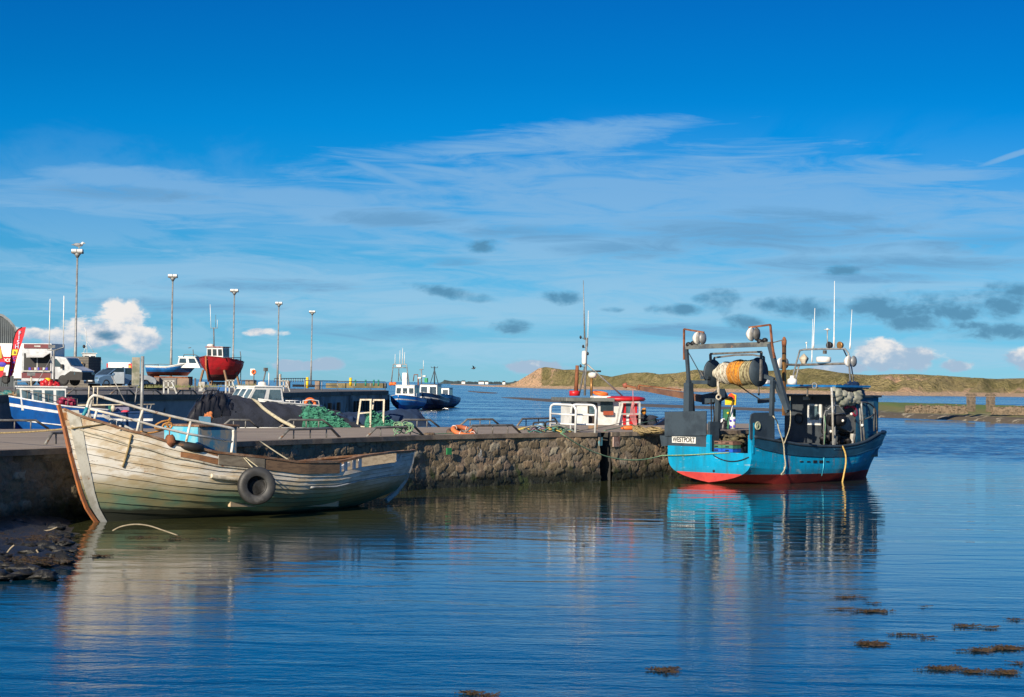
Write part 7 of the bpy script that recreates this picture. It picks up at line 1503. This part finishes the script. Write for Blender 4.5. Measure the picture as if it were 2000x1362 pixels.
# cab
xc0 = xe; xc1 = vy(159, 735).x
prof = [(xc0, .45), (xc1 - .1, .45), (xc1, .75), (xc1 - .02, vy(155, 724).z), (vy(138, 716).x, vy(138, 715.5).z), (vy(128, 700).x, vy(128, 699).z), (vy(116, 698).x, vy(116, 697).z), (xc0, vy(104, 696).z)]
mb = MB(); mb.prism([(a_, -.95, c_) for a_, c_ in prof], (0, 1.9, 0)); cab = mb.build('cab', mat('silver_white_cab', (0.50, 0.52, 0.54), sc=2, rough=.35), t, bevel=.06)
mb = MB(); mb.prism([(xc0 + .5, -.96, .4), (xc1 + .03, -.96, .4), (xc1 + .05, -.96, .95), (xc0 + 1.4, -.96, 1.0)], (0, 1.92, 0)); mb.build('bumper', M_LET, cab)
mb = MB(); a_, c_ = V((vy(137, 716).x, 0, vy(138, 715).z)), V((vy(127, 700).x, 0, vy(128, 700).z)); nn_ = V((.06, 0, .06)); mb.add([a_ + V((.05, -.82, .03)), a_ + V((.05, .82, .03)), c_ + V((.05, .75, .02)), c_ + V((.05, -.75, .02))], [(0, 1, 2, 3)]); mb.build('windscreen', mat('blue_windscreen', (0.03, 0.12, 0.17), (0.02, 0.07, 0.1), sc=2, rough=.1, spec=.9), cab)
mb = MB(); mb.prism([vy(103, 716, -.97), vy(118, 717, -.97), vy(120, 713, -.97), vy(110, 701, -.97), vy(103, 701, -.97)], (0, .02, 0)); mb.build('side_window', M_GLASS, cab)
mb = MB(); mb.box(vy(141, 730, -.75) + V((.25, 0, 0)), (.3, .4, .2), rz=-.4); mb.build('headlight', M_GLASSL, cab, bevel=.04); mb = MB(); mb.box((xc1 + .02, .6, vy(141, 730, -.75).z), (.2, .4, .2)); mb.build('headlight', M_GLASSL, cab, bevel=.04)
mb = MB(); mb.box(vy(121, 716, -1.1), (.14, .2, .3)); mb.build('wing_mirror', M_LET, cab)
def wheel(par, x, y, r=.34, m1=None):
    mb = MB(); mb.lathe((x, y, r), [(r * .55, -.1), (r * .92, -.11), (r, -.06), (r, .06), (r * .92, .11), (r * .55, .1)], 18, axis=(0, 1, 0)); w_ = mb.build('wheel', M_BLACK, par); mb = MB(); mb.lathe((x, y, r), [(0, -.07), (r * .55, -.08), (r * .6, 0), (r * .55, .08), (0, .07)], 14, axis=(0, 1, 0)); mb.build('hub', M_GREYP, w_)
for y_ in (-.85, .85): wheel(t, vy(122, 750).x, y_, .38); wheel(t, vy(58, 750).x, y_, .38)
mb = MB(); mb.box((xe / 2, 0, .42), (xe, 1.7, .12)); mb.build('chassis', M_LET, t)
# white trailer kiosk left of it
tf = Fr(P(12, 750, 139), (0.97, -.24)); t = thing('catering_trailer', 'white kiosk trailer with maroon bands behind the feather flags', 'trailer', tf.o, tf.rz)
w_ = tf.Y(40, 720, -1).x - tf.Y(-60, 720, -1).x; z1 = tf.Y(20, 671, -1).z; xk = tf.Y(-60, 720, -1).x
mb = MB(); mb.box((xk + w_ / 2, 0, (z1 + .55) / 2), (w_ - .05, 2, z1 - .55)); tb_ = mb.build('body', M_WHITE, t, bevel=.04)
def tp(name, x0, y0, x1, y1, m_): a_, c_ = tf.Y(x0, y0, -1.02), tf.Y(x1, y1, -1.02); mb = MB(); mb.box(((a_.x + c_.x) / 2, -1.015, (a_.z + c_.z) / 2), (abs(c_.x - a_.x), .02, abs(a_.z - c_.z))); return mb.build(name, m_, tb_)
tp('red_band', -20, 700, 37, 713, M_MAROON); tp('red_band', 20, 713, 27, 728, M_MAROON); tp('red_band', -20, 727, 11, 735, M_MAROON)
mb = MB(); c = tf.Y(12, 704, -1.04); 
for k in range(5): mb.lathe(c + V(((k - 2) * .18, 0, 0)), [(.26, 0), (.26, .02), (0, .025)], 12, axis=(0, -1, 0))
mb.build('red_badge', M_RED, tb_); text('COCO', .32, M_LETW, tb_, basis(c + V((0, -.06, 0)), (1, 0, 0), (0, 0, 1)))
for x_ in (xk + 1.0, xk + w_ - 1.2): wheel(t, x_, -.8, .3)
def flag(pts, zd, lab, letters, yb):
    q = P(pts[0][0], 752, zd); t = thing('feather_flag', lab, 'flag', q, 0, 'feather flags by the catering van')
    mb = MB(); poly = [P(a_, c_, zd) for a_, c_ in pts]; mb.prism(poly, (0, .03, 0)); fb = mb.build('flag_cloth', mat('flag_red', (0.62, 0.01, 0.025), (0.48, 0.01, 0.02), sc=1.5, rough=.7), t, world=True)
    pole = [P(a_, c_, zd) for a_, c_ in yb]; mb = MB(); mb.tube([V((pole[0].x, zd + .02, q.z - .1))] + pole, .035, 6); mb.build('pole', M_LET, t, world=True); return t, fb
pl = [(15.5, 738), (20, 711), (23, 684), (26, 665), (30, 651), (35, 643.5), (43, 639.5), (50.5, 639), (47, 655), (43, 668), (38, 682), (33, 698), (29, 715), (24.5, 733), (20, 736)]
t, fb = flag(pl, 128, 'tall red feather flag lettered FISH with a yellow band beside the catering van', 'FISH', [(15.5, 738), (20, 711), (23, 684), (26, 665), (30, 651), (35, 643.5), (43, 639.5)])
I_ = t.matrix_world.inverted()
mb = MB(); mb.prism([P(a_, c_, 127.95) for a_, c_ in ((22.5, 694), (24.5, 683), (35.5, 683), (32.5, 694))], (0, .02, 0)); mb.build('yellow_band', M_YEL, t, world=True)
M_LILAC = mat('pale_lilac_letters', (.55, .60, .78), sc=4)
for ch_, (a_, c_) in zip('FISH', ((38.5, 651), (37, 660), (35.5, 669), (33, 677.5))): text(ch_, .36, M_LILAC, t, I_ @ basis(P(a_, c_, 127.93), (1, 0, .0), (0.0, 0, 1)))
for ch_, (a_, c_) in zip('&CHIPS', ((29, 689), (28, 700), (26, 708), (24.5, 716), (22.5, 724), (20.5, 731))): text(ch_, .26, M_BLUEL if ch_ != '&' else M_MAROON, t, I_ @ basis(P(a_, c_, 127.93), (1, 0, .0), (0.0, 0, 1)))
t, fb = flag([(-12, 735), (-10, 660), (-4, 668), (1, 676), (4, 690), (9, 703), (10.5, 712), (7, 724), (6, 732), (2, 737)], 127, 'red and yellow feather flag cut by the left edge of the picture', '', [(-12, 735), (-10, 660)])
mb = MB(); mb.prism([P(a_, c_, 126.95) for a_, c_ in ((-9, 725), (-8, 716), (8, 716), (6.5, 724))], (0, .02, 0)); mb.build('yellow_band', M_YEL, t, world=True); mb = MB(); mb.prism([P(a_, c_, 126.95) for a_, c_ in ((-9, 702), (-9, 668), (-1, 673), (3, 688), (4, 700))], (0, .02, 0)); mb.build('yellow_patch', mat('orange_yellow_cloth', (.75, .35, .02), (.4, .3, .03), sc=3), t, world=True)
mb = MB(); mb.ell(P(4, 712, 126.93), (.28, .03, .16), 10, 6); mb.build('blue_patch', M_BLUEL, t, world=True)
# teal sheets and small gear below
mb = MB(); 
for k in range(10): mb.ell(P(-4 + k * 4.5, 769 + 2 * math.sin(k), 101), (.22, .2, .13), 8, 6, jit=.4, seed=k)
single('teal_netting', mb, mat('teal_net_pile', (0.02, 0.16, 0.16), (0.25, 0.14, 0.06), sc=3), 'teal and brown pile of netting on the quay corner left of the blue boat', 'net pile')
# stone block building
sf = Fr(P(172, 757, 150), (0.90, -.44)); t = thing('stone_store', 'dark grey blockwork store beside the catering van', 'building', sf.o, sf.rz)
zs_ = sf.Y(172, 697, 0).z; xl = sf.Y(122, 720, 0).x; yb = sf.X(197, 720, 0).y
mb = MB(); mb.box((xl / 2, yb / 2, zs_ / 2), (abs(xl), abs(yb), zs_)); wl_ = mb.build('block_wall', mat('grey_blockwork', (0.15, 0.135, 0.115), (0.095, 0.09, 0.085), sc=1.2, rough=.95, bump=.6, bsc=3), t)
mb = MB(); 
for k in range(11):
    z_ = .2 + k * .2
    if z_ < zs_: mb.box((xl / 2, -.005, z_), (abs(xl), .02, .025)); mb.box((.005, yb / 2, z_), (.02, abs(yb), .025))
mb.build('mortar_joint', mat('dark_mortar', (0.05, 0.05, 0.05)), wl_)
mb = MB(); mb.bar(sf.Y(139, 718, -.3), sf.Y(156, 718, -.3), .12); mb.bar(sf.Y(155, 728, -.3), sf.Y(161, 708, -.3), .14); mb.bar(sf.Y(140, 724, -.3), sf.Y(157, 726, -.3), .08); single('broken_timber', MB().add([sf.w(v_) for v_ in mb.v], mb.f), mat('yellow_timber', (.42, .27, .10), sc=3), 'broken light timber frame leaning on the dark store', 'timber')
# white boat behind the store
wf = Fr(P(190, 747, 200), (-.95, -.3)); t = thing('laid_up_boat', 'small white boat on land behind the dark store, only mast and cabin showing', 'boat', wf.o, wf.rz)
H_ = simple_hull(5.5, 2.2, [(0, 1.5), (.5, 1.6), (1, 2.2)], 'hull', t, [M_GREYP, M_WHITE, M_GREYP, M_WHITE, M_WHITE], bands=(.3, .6, .7)); w0, w1 = wf.Y(186, 700, 0), wf.Y(162, 690, 0)
cabin(t, min(w0.x, w1.x), max(w0.x, w1.x), 1.4, 1.2, wf.Y(174, 691, 0).z, M_WHITE, M_WHITE, sidew=2, frontw=2)
for pts in ([(170, 691), (168, 648), (165, 640)], [(163, 690), (170, 668), (183, 688)], [(166, 680), (172, 680)], [(190, 700), (197, 700), (200, 712)]): tubep('mast', [wf.Y(a_, c_, 0) for a_, c_ in pts], .03, M_WHITE, t)
mb = MB(); mb.ell(wf.Y(164, 677, 0), (.14, .14, .18), 8, 6); mb.build('mast_lamp', M_LET, t)
# ---- cars
def car(frm, L, W_, H_, bodym, lab, name='parked_car'):
    t = thing(name, lab, 'car', frm.o, frm.rz); x = lambda f: (f - .5) * L
    pr = [(0, .28), (0.02, .62), (0.06, .86), (.18, .95), (.30, 1.0), (.42, .97), (.5, .99), (.72, .95), (.86, .90), (.97, .74), (1.0, .5), (.99, .28)]
    mb = MB(); rows = []
    for y_, s_ in ((-.5, .93), (-.47, 1), (.47, 1), (.5, .93)): rows.append([V((x(f) * (1 if abs(y_) < .5 else .985), y_ * W_, z_ if abs(y_) < .5 else .28 + (z_ - .28) * s_)) for f, z_ in pr + [pr[0]]])
    mb.grid(rows[::-1]); n_ = len(pr)
    for r_, rev in ((rows[0], 0), (rows[-1], 1)): mb.add(r_[:-1], [tuple(range(n_)) if rev else tuple(range(n_))[::-1]])
    b_ = mb.build('body', bodym, t)
    g = [(.04, .86), (.10, 1.22), (.20, H_), (.48, H_ - .02), (.57, H_ - .12), (.74, .93)]
    mb = MB(); mb.prism([(x(f), -W_ * .42, z_) for f, z_ in g], (0, W_ * .84, 0)); cb = mb.build('cabin_glass', M_GLASS, b_)
    mb = MB(); mb.box((x(.36), 0, H_), (L * .34, W_ * .8, .045)); mb.build('roof', bodym, b_, bevel=.02)
    for s_ in (-1, 1):
        mb = MB(); mb.bar((x(.57), s_ * W_ * .41, H_ - .08), (x(.745), s_ * W_ * .43, .93), .06); mb.bar((x(.36), s_ * W_ * .425, H_), (x(.36), s_ * W_ * .43, .95), .07); mb.bar((x(.15), s_ * W_ * .41, H_ - .06), (x(.05), s_ * W_ * .43, .9), .08); mb.build('window_pillar', bodym, b_)
        mb = MB(); mb.box((x(.965), s_ * W_ * .36, .66), (.14, .36, .16)); mb.build('headlight', M_GLASSL, b_, bevel=.03)
        mb = MB(); mb.box((x(.65), s_ * W_ * .54, 1.0), (.14, .16, .12)); mb.build('wing_mirror', bodym, b_)
        wheel(t, x(.80), s_ * W_ * .44, .31); wheel(t, x(.2), s_ * W_ * .44, .31)
    mb = MB(); mb.box((x(.995), 0, .42), (.05, W_ * .6, .2)); mb.build('grille', M_LET, b_); mb = MB(); mb.box((x(1.0), 0, .5), (.05, .5, .11)); mb.build('number_plate', M_WHITE, b_)
    return t, b_
cf = Fr(P(219, 757.5, 146), (-.66, -.75)); M_CARB = mat('light_blue_car_paint', (0.13, 0.23, 0.36), (0.11, 0.20, 0.32), sc=1, rough=.3, coat=.6)
t, cb = car(cf, 3.9, 1.7, 1.45, M_CARB, 'light blue hatchback parked on the quay with a person at its open door')
mb = MB(); d0 = cf.Y(232, 730, .9); mb.box((.35, 1.25, .72), (.07, .85, .85), rz=.5); dr_ = mb.build('open_door', mat('silver_blue_door', (0.30, 0.36, 0.42), sc=1, rough=.3), t, bevel=.03)
cf2 = Fr(P(250, 757, 149), (.9, .3)); car(cf2, 4.0, 1.7, 1.35, mat('silver_car_paint', (0.36, 0.40, 0.44), sc=1, rough=.3, coat=.5), 'silver car standing behind the blue hatchback, half hidden by the sign post')
vf2 = Fr(P(232, 752, 165), (.98, -.15)); t = thing('white_van', 'plain white van roof showing behind the two parked cars', 'van', vf2.o, vf2.rz)
zz = vf2.Y(230, 708, 0).z; x0_, x1_ = vf2.Y(209, 720, -.9).x, vf2.Y(256, 720, -.9).x
mb = MB(); mb.box(((x0_ + x1_) / 2, 0, (zz + .4) / 2), (x1_ - x0_, 1.8, zz - .4)); bd_ = mb.build('body', M_WHITE, t, bevel=.12)
mb = MB(); mb.box((x0_ + .02, -.86, zz - .35), (.12, .12, .5)); mb.build('tail_light', M_RED, bd_); mb = MB(); mb.box((x1_ - .05, -.86, zz - .45), (.35, .12, .7)); mb.build('red_panel', M_RED, bd_); mb = MB(); mb.box((x1_ - .1, -.93, zz - .35), (.15, .03, .15)); mb.build('yellow_badge', M_YEL, bd_)
for x_ in (x0_ + .7, x1_ - .7): wheel(t, x_, -.8, .33)
# person at the car door
q = P(240, 757, 146.8); t = thing('person', 'person in a dark and white top standing in the open door of the blue car', 'person', q, 0.0)
zc = P(238, 721, 146.8).z - q.z; S_ = (zc + .11) / 1.72
pts = [(0, 0, .92), (0, 0, 1.12), (0, 0, 1.32), (0, 0, 1.45), (0, 0, 1.52), (0, 0, 1.63), (0, -.02, 1.70), (.17, 0, 1.38), (.30, -.05, 1.16), (.22, -.24, 1.08), (-.17, 0, 1.38), (-.30, -.05, 1.17), (-.25, -.26, 1.15), (.09, 0, .86), (.10, -.01, .48), (.10, .02, .07), (.10, -.13, .04), (-.09, 0, .86), (-.10, -.01, .48), (-.10, .02, .07), (-.10, -.13, .04)]
eds = [(0, 1), (1, 2), (2, 3), (3, 4), (4, 5), (5, 6), (3, 7), (7, 8), (8, 9), (3, 10), (10, 11), (11, 12), (0, 13), (13, 14), (14, 15), (15, 16), (0, 17), (17, 18), (18, 19), (19, 20)]
rad = [.15, .14, .16, .10, .055, .095, .085, .06, .045, .035, .06, .045, .035, .09, .06, .045, .04, .09, .06, .045, .04]
me = bpy.data.meshes.new('body'); me.from_pydata([V(p_) * S_ for p_ in pts], eds, []); bo_ = bpy.data.objects.new('body', me); COL.objects.link(bo_); bo_.parent = t
sk = bo_.modifiers.new('skin', 'SKIN'); 
for v_, r_ in zip(me.skin_vertices[0].data, rad): v_.radius = (r_ * S_, r_ * S_ * .8)
me.skin_vertices[0].data[0].use_root = True
sb = bo_.modifiers.new('sub', 'SUBSURF'); sb.levels = 2; sb.render_levels = 2
m, nb, b = new_mat('person_surface'); z_ = nb.sep(nb.coord())[2]
c_ = nb.mix(nb.math('GREATER_THAN', z_, 0.86 * S_), (0.02, 0.03, 0.06), nb.mix(nb.ss(nb.noise(nb.coord(), 6, 1), .5, .52), (0.03, 0.035, 0.05), (0.5, 0.5, 0.52))); c_ = nb.mix(nb.math('GREATER_THAN', z_, 1.49 * S_), c_, (0.42, 0.20, 0.13)); nb.set(b.inputs['Base Color'], c_); me.materials.append(m)
mb = MB(); mb.ell((0, .015 * S_, 1.68 * S_), (.095 * S_, .10 * S_, .09 * S_), 12, 8); mb.build('hair', mat('brown_hair', (.06, .03, .02)), t)
# ---- red boat and blue cabin boat laid up on the quay
rf_ = Fr(P(452, 748.5, 157), (-.40, -.917)); rf_.o.z -= .1; rf_ = Fr(rf_.o, (-.40, -.917)); t = thing('laid_up_boat', 'red wooden boat with white wheelhouse propped up on the quay', 'boat', rf_.o, rf_.rz)
Lr_ = 8.0; off = rf_.Y(402, 745, 0).x; zbow = rf_.Y(401, 696, 0).z; zst = rf_.Y(470, 708, 0).z
mb0 = simple_hull(off, 3.0, [(0, zst), (.5, zst + .15), (1, zbow)], 'hull', t, [M_REDBB, M_REDB, M_REDB, M_DECKG, mat('dark_red_gunwale', (.20, .01, .015))], bands=(.75, .7, .78), draft=-.25, rake=.45, stern_b=.72, k_=(1.9, 2.3, 1.15))
tubep('stem', [(off - .40, 0, .2), (off + .0, 0, zbow * .6), (off + .06, 0, zbow + .05)], .08, mat('orange_brown_stem', (.40, .13, .04)), t); 
wc0 = rf_.X(418, 690, off * .62); 
cabin(t, off * .42, off * .66, 1.5, zst, rf_.X(412, 679, off * .6).z, M_WHITE, mat('dull_red_roof', (.30, .05, .04), (.5, .45, .4), sc=3), front=-.08, ov=.1, sidew=2, frontw=3, wz=(.42, .88))
rx = lambda px, py: rf_.X(px, py, off * .55)
tubep('mast', [rx(418, 678), rx(417.5, 640)], .05, M_GREYT, t); tubep('mast_crossbar', [rx(412, 641), rx(425, 641)], .03, M_GALV, t); tubep('whip_antenna', [rx(412, 641), rx(410.5, 595)], .025, M_WHITE, t); tubep('whip_antenna', [rx(421, 642), rx(421.5, 615)], .018, M_GREYT, t); tubep('whip_antenna', [rx(424.5, 641), rx(424.5, 625)], .018, M_WHITE, t)
mb = MB(); mb.ell(rx(411, 675), (.25, .3, .13), 10, 6); mb.build('roof_dome', M_DOME, t)
rs = lambda px, py: rf_.Y(px, py, 1.2)
for pts in ([(435, 699), (470, 699)], [(459, 708), (459, 702), (470, 702), (470, 710)], [(470, 744), (470.5, 697), (469, 687)], [(463, 708), (463, 702)], [(452, 708), (452, 699)]): tubep('rail', [rs(a_, c_) for a_, c_ in pts], .035, M_GREYT, t)
mb = MB(); mb.box((off * .45, 0, .05), (off * .75, .25, .3)); mb.build('cradle_keel_block', M_WOOD, t)
for a_ in (.25, .7):
    for s_ in (1, -1): mb = MB(); mb.bar((off * a_, s_ * 1.3, -.1), (off * a_, s_ * .95, 1.1), .14); mb.build('prop', M_WOOD, t)
bf = Fr(P(296, 752, 160), (.96, -.28)); t = thing('laid_up_boat', 'blue and white cabin boat laid up on the quay left of the red boat', 'boat', bf.o, bf.rz)
xb_ = bf.Y(391, 712, 0).x; zbw = bf.Y(391, 707, 0).z; z_s = bf.Y(291, 715.5, 0).z
Hb_ = simple_hull(xb_, 2.5, [(0, z_s), (.5, z_s - .05), (1, zbw)], 'hull', t, [M_REDBB, M_BLUEC, M_WHITE, M_WHITE, M_WHITE], bands=(1.05, .80, .95), draft=-.75, rake=1.1, stern_b=.85)
c0_ = bf.Y(346, 715, -.8).x; c1_ = bf.Y(392, 712, -.8).x; cabin(t, c0_, c1_, 1.7, z_s - .1, bf.Y(368, 698, -.8).z, M_WHITE, M_WHITE, front=.5, back=.15, ov=.06, sidew=2, frontw=2, wz=(.45, .88))
by = lambda px, py: bf.Y(px, py, -.9)
for pts in ([(358, 697), (360, 692.5), (380, 692.5), (388, 697)], [(378, 696), (377, 683)], [(368, 680), (373, 679)], [(309, 722), (309, 711.5), (338, 712.5), (340, 722)], [(282, 713), (309, 712)]): tubep('rail', [by(a_, c_) for a_, c_ in pts], .03, M_GREYT, t)
mb = MB(); mb.box((xb_ * .45, 0, .35), (xb_ * .7, .9, .7)); mb.build('trailer_frame', M_RUST, t)
for x_ in (xb_ * .35, xb_ * .5): wheel(t, x_, -.9, .3)
# concrete blocks and odds and ends along the quay
def blockq(x0, y0, x1, y1, d, m_, lab, name='concrete_block', cat='concrete block', dep=1.0):
    a_, c_ = P(x0, y0, d), P(x1, y1, d); mb = MB(); mb.box(((a_.x + c_.x) / 2, d + dep / 2, (a_.z + c_.z) / 2 - .15), (abs(c_.x - a_.x), dep, abs(a_.z - c_.z) + .3)); return single(name, mb, m_, lab, cat, bevel=.04)
M_BLK = mat('rusty_tan_block', (.26, .19, .14), (.14, .11, .09), sc=1, rough=.9)
blockq(278, 737, 311, 755, 150, mat('brown_wall', (.17, .13, .11), (.11, .09, .08), sc=1), 'brown low wall block under the blue laid up boat'); blockq(311.5, 738, 345, 755, 150.5, mat('grey_low_wall', (.14, .135, .13), sc=1), 'grey low wall block right of the brown one'); blockq(346, 739, 369, 754, 149, M_BLK, 'tan block right of the grey low wall')
blockq(388, 746, 400, 758, 146, M_GREYP, 'small pile of pale timbers before the red boat', 'timber_pile', 'timber'); blockq(425, 752, 448, 757, 150, M_BLUEC, 'blue crate lying under the red boat', 'crate', 'crate', .8)
blockq(479, 742, 497, 755, 150, M_BLK, 'tan bin box on the quay right of the red boat', 'bin', 'bin', .8); blockq(557, 744.5, 565, 753, 200, M_BLK, 'small tan bollard block left of the right railing'); blockq(615, 744.5, 624, 756, 215, M_BLK, 'tan concrete block beside the smallest lamp')
def post_(name, px, y0, y1, d, r, m_, lab, cat='post', grp=None, extra=None):
    a_ = P(px, y1, d); c_ = P(px, y0, d); mb = MB(); mb.tube([a_ - V((0, 0, .1)), V((a_.x, a_.y, c_.z))], r, 8)
    t = thing(name, lab, cat, a_, 0, grp); mb.build('post', m_, t, world=True)
    if extra: extra(t, V((a_.x, a_.y, c_.z)))
    return t
def ring_board(t, q): mb = MB(); mb.torus(q + V((0, -.06, 0)), .13, .06, (0.3, -1, 0), n=18, k=7); mb.build('lifebuoy', M_ORANGE, t, world=True); mb = MB(); mb.box(q + V((-.1, .05, 0)), (.36, .05, .5)); mb.build('backboard', M_WHITE, t, world=True)
post_('lifebuoy_post', 495.5, 727, 753, 150, .04, M_GREYT, 'white post with a round red and white lifebuoy board on the quay', 'lifebuoy post', None, ring_board)
post_('bollard', 600, 737, 757, 215, .15, M_YEL, 'yellow bollard left of the smallest lamp', 'bollard', 'yellow bollards on the quay'); post_('bollard', 684.5, 738, 753, 270, .19, M_YEL, 'yellow bollard far along the quay near the green posts', 'bollard', 'yellow bollards on the quay')
M_GRP = mat('green_post_paint', (0.02, .25, .18), sc=3)
for px, w_ in ((694, 'leftmost'), (714, 'second'), (730, 'third'), (739, 'rightmost')): post_('green_post', px, 742, 753, 275, .12, M_GRP, '%s of the four small green posts on the far quay' % w_, 'post', 'green posts on the quay')
post_('timber_post', 547, 731, 752, 230, .14, M_CREAM, 'worn tan post by the fourth lamp', 'post'); post_('thin_post', 525, 730, 754, 170, .05, M_WHITE, 'thin white post behind the white cabin cruiser', 'post'); post_('bar_post', 381, 739, 768, 128, .06, M_GREYT, 'dark stubby post on the quay edge left of the tan block', 'post')
def railing(name, lab, x0, x1, yt, yb, d0, d1, n_, m_, mid=True, r=.04):
    a_, c_ = P(x0, yb, d0), P(x1, yb + (-.6 if d1 > d0 else 0), d1); t = thing(name, lab, 'railing', a_, 0, 'quay railings'); h_ = P(x0, yt, d0).z - a_.z
    mb = MB(); mb.tube([a_ + V((0, 0, h_)), c_ + V((0, 0, h_))], r, 6); mb.build('top_rail', m_, t, world=True)
    if mid: mb = MB(); mb.tube([a_ + V((0, 0, h_ * .5)), c_ + V((0, 0, h_ * .5))], r * .8, 6); mb.build('mid_rail', m_, t, world=True)
    for k in range(n_): q = a_.lerp(c_, k / (n_ - 1)); mb = MB(); mb.tube([q, q + V((0, 0, h_))], r, 6); mb.build('post', m_, t, world=True)
railing('quay_railing', 'dark railing with close bars behind the fourth lamp', 536, 599, 739.5, 747, 235, 250, 15, M_GREYT, False, .05); railing('quay_railing', 'grey three post railing along the quay edge above the rusty fender piles', 595, 659, 743.5, 764, 160, 174, 3, M_GALV, True); railing('quay_railing', 'grey wide post railing on the quay edge towards the moored boats', 659, 752, 745, 763, 176, 196, 4, M_GALV, False, .04)
railing('quay_railing', 'thin railing on the quay edge between red boat and white cruiser', 471, 500, 744, 767, 127, 131, 3, M_GREYT, True, .035)
def trestle(x0, x1, y0, y1, d, lab):
    t = thing('trestle', lab, 'trestle', P(x0, y1, d), 0, 'steel trestles on the quay edge')
    for nm, pts in (('leg', [(x0, y1), (x0, y0)]), ('leg', [(x0 + (x1 - x0) * .35, y1), (x0 + (x1 - x0) * .35, y0)]), ('leg', [(x0 + (x1 - x0) * .6, y0), (x1, y1)]), ('top_bar', [(x0, y0), (x0 + (x1 - x0) * .85, y0)]), ('mid_bar', [(x0, (y0 + y1) / 2), (x0 + (x1 - x0) * .8, (y0 + y1) / 2)])): mb = MB(); mb.path([P(a_, c_, d) for a_, c_ in pts], .09); mb.build(nm, M_GREYP, t, world=True)
trestle(320, 345, 744.5, 769, 121, 'steel trestle on the quay edge below the blue cabin boat'); trestle(441, 461, 743.5, 768, 127, 'pale steel trestle on the quay edge below the red boat'); trestle(547, 566, 744, 765, 150, 'pale steel trestle on the quay edge behind the white cruiser')
for k, (x0, x1) in enumerate(((130, 190), (215, 262), (262, 315), (345, 385), (395, 430))):
    d_ = interp((x0 + x1) / 2, [(0, 100), (250, 116), (500, 131)]); a_, c_ = P(x0, 770.5, d_ - 1), P(x1, 770.5, d_ + 1); t = thing('mooring_rail', ['low rail on the far quay edge above the dark blue boat bow', 'low rail on the far quay edge left of the sign post', 'low rail on the far quay edge right of the sign post', 'low rail on the far quay edge left of the dark stubby post', 'low rail on the far quay edge right of the dark stubby post'][k], 'mooring rail', a_, 0, 'low rails along the far quay edge')
    up = V((0, 0, .25)); mb = MB(); mb.tube([a_, a_.lerp(c_, .2) + up, a_.lerp(c_, .8) + up, c_], .05, 6); mb.build('rail_tube', M_TUBE, t, world=True)
    for f_ in (.3, .7): mb = MB(); mb.tube([a_.lerp(c_, f_), a_.lerp(c_, f_) + up], .035, 5); mb.build('post', M_TUBE, t, world=True)
# weeds at the foot of the low walls
mb = MB(); rnd = random.Random(6)
for k in range(500):
    px = rnd.uniform(265, 500); q = P(px, 758 - (px - 265) * .01, 146 + rnd.uniform(-1, 1)); h_ = rnd.uniform(.08, .3); mb.add([q, q + V((.05, 0, 0)), q + V((rnd.uniform(-.1, .1), 0, h_))], [(0, 1, 2)])
o = single('grass_weeds', mb, mat('dull_grass', (.09, .12, .025), (.16, .14, .05), sc=2), 'thin grassy weeds along the foot of the low quay walls', 'grass', kind='stuff')

a_, c_ = P(640, 753.5, 300), P(752, 753.5, 296); mb = MB(); mb.bar(a_, c_, 1.2, .75); single('sea_kerb', mb, mat('brown_stone_kerb', (.20, .16, .08), (.10, .09, .05), sc=.6, rough=1, bump=.5, bsc=2), 'low brown stone kerb along the sea side of the quay end', 'low wall', bevel=.05)
a_, c_ = P(577, 753.5, 250), P(612, 754, 245); mb = MB(); mb.bar(a_, c_, .8, .3); single('dark_kerb', mb, M_LET, 'dark kerb strip on the quay before the smallest lamp', 'kerb')
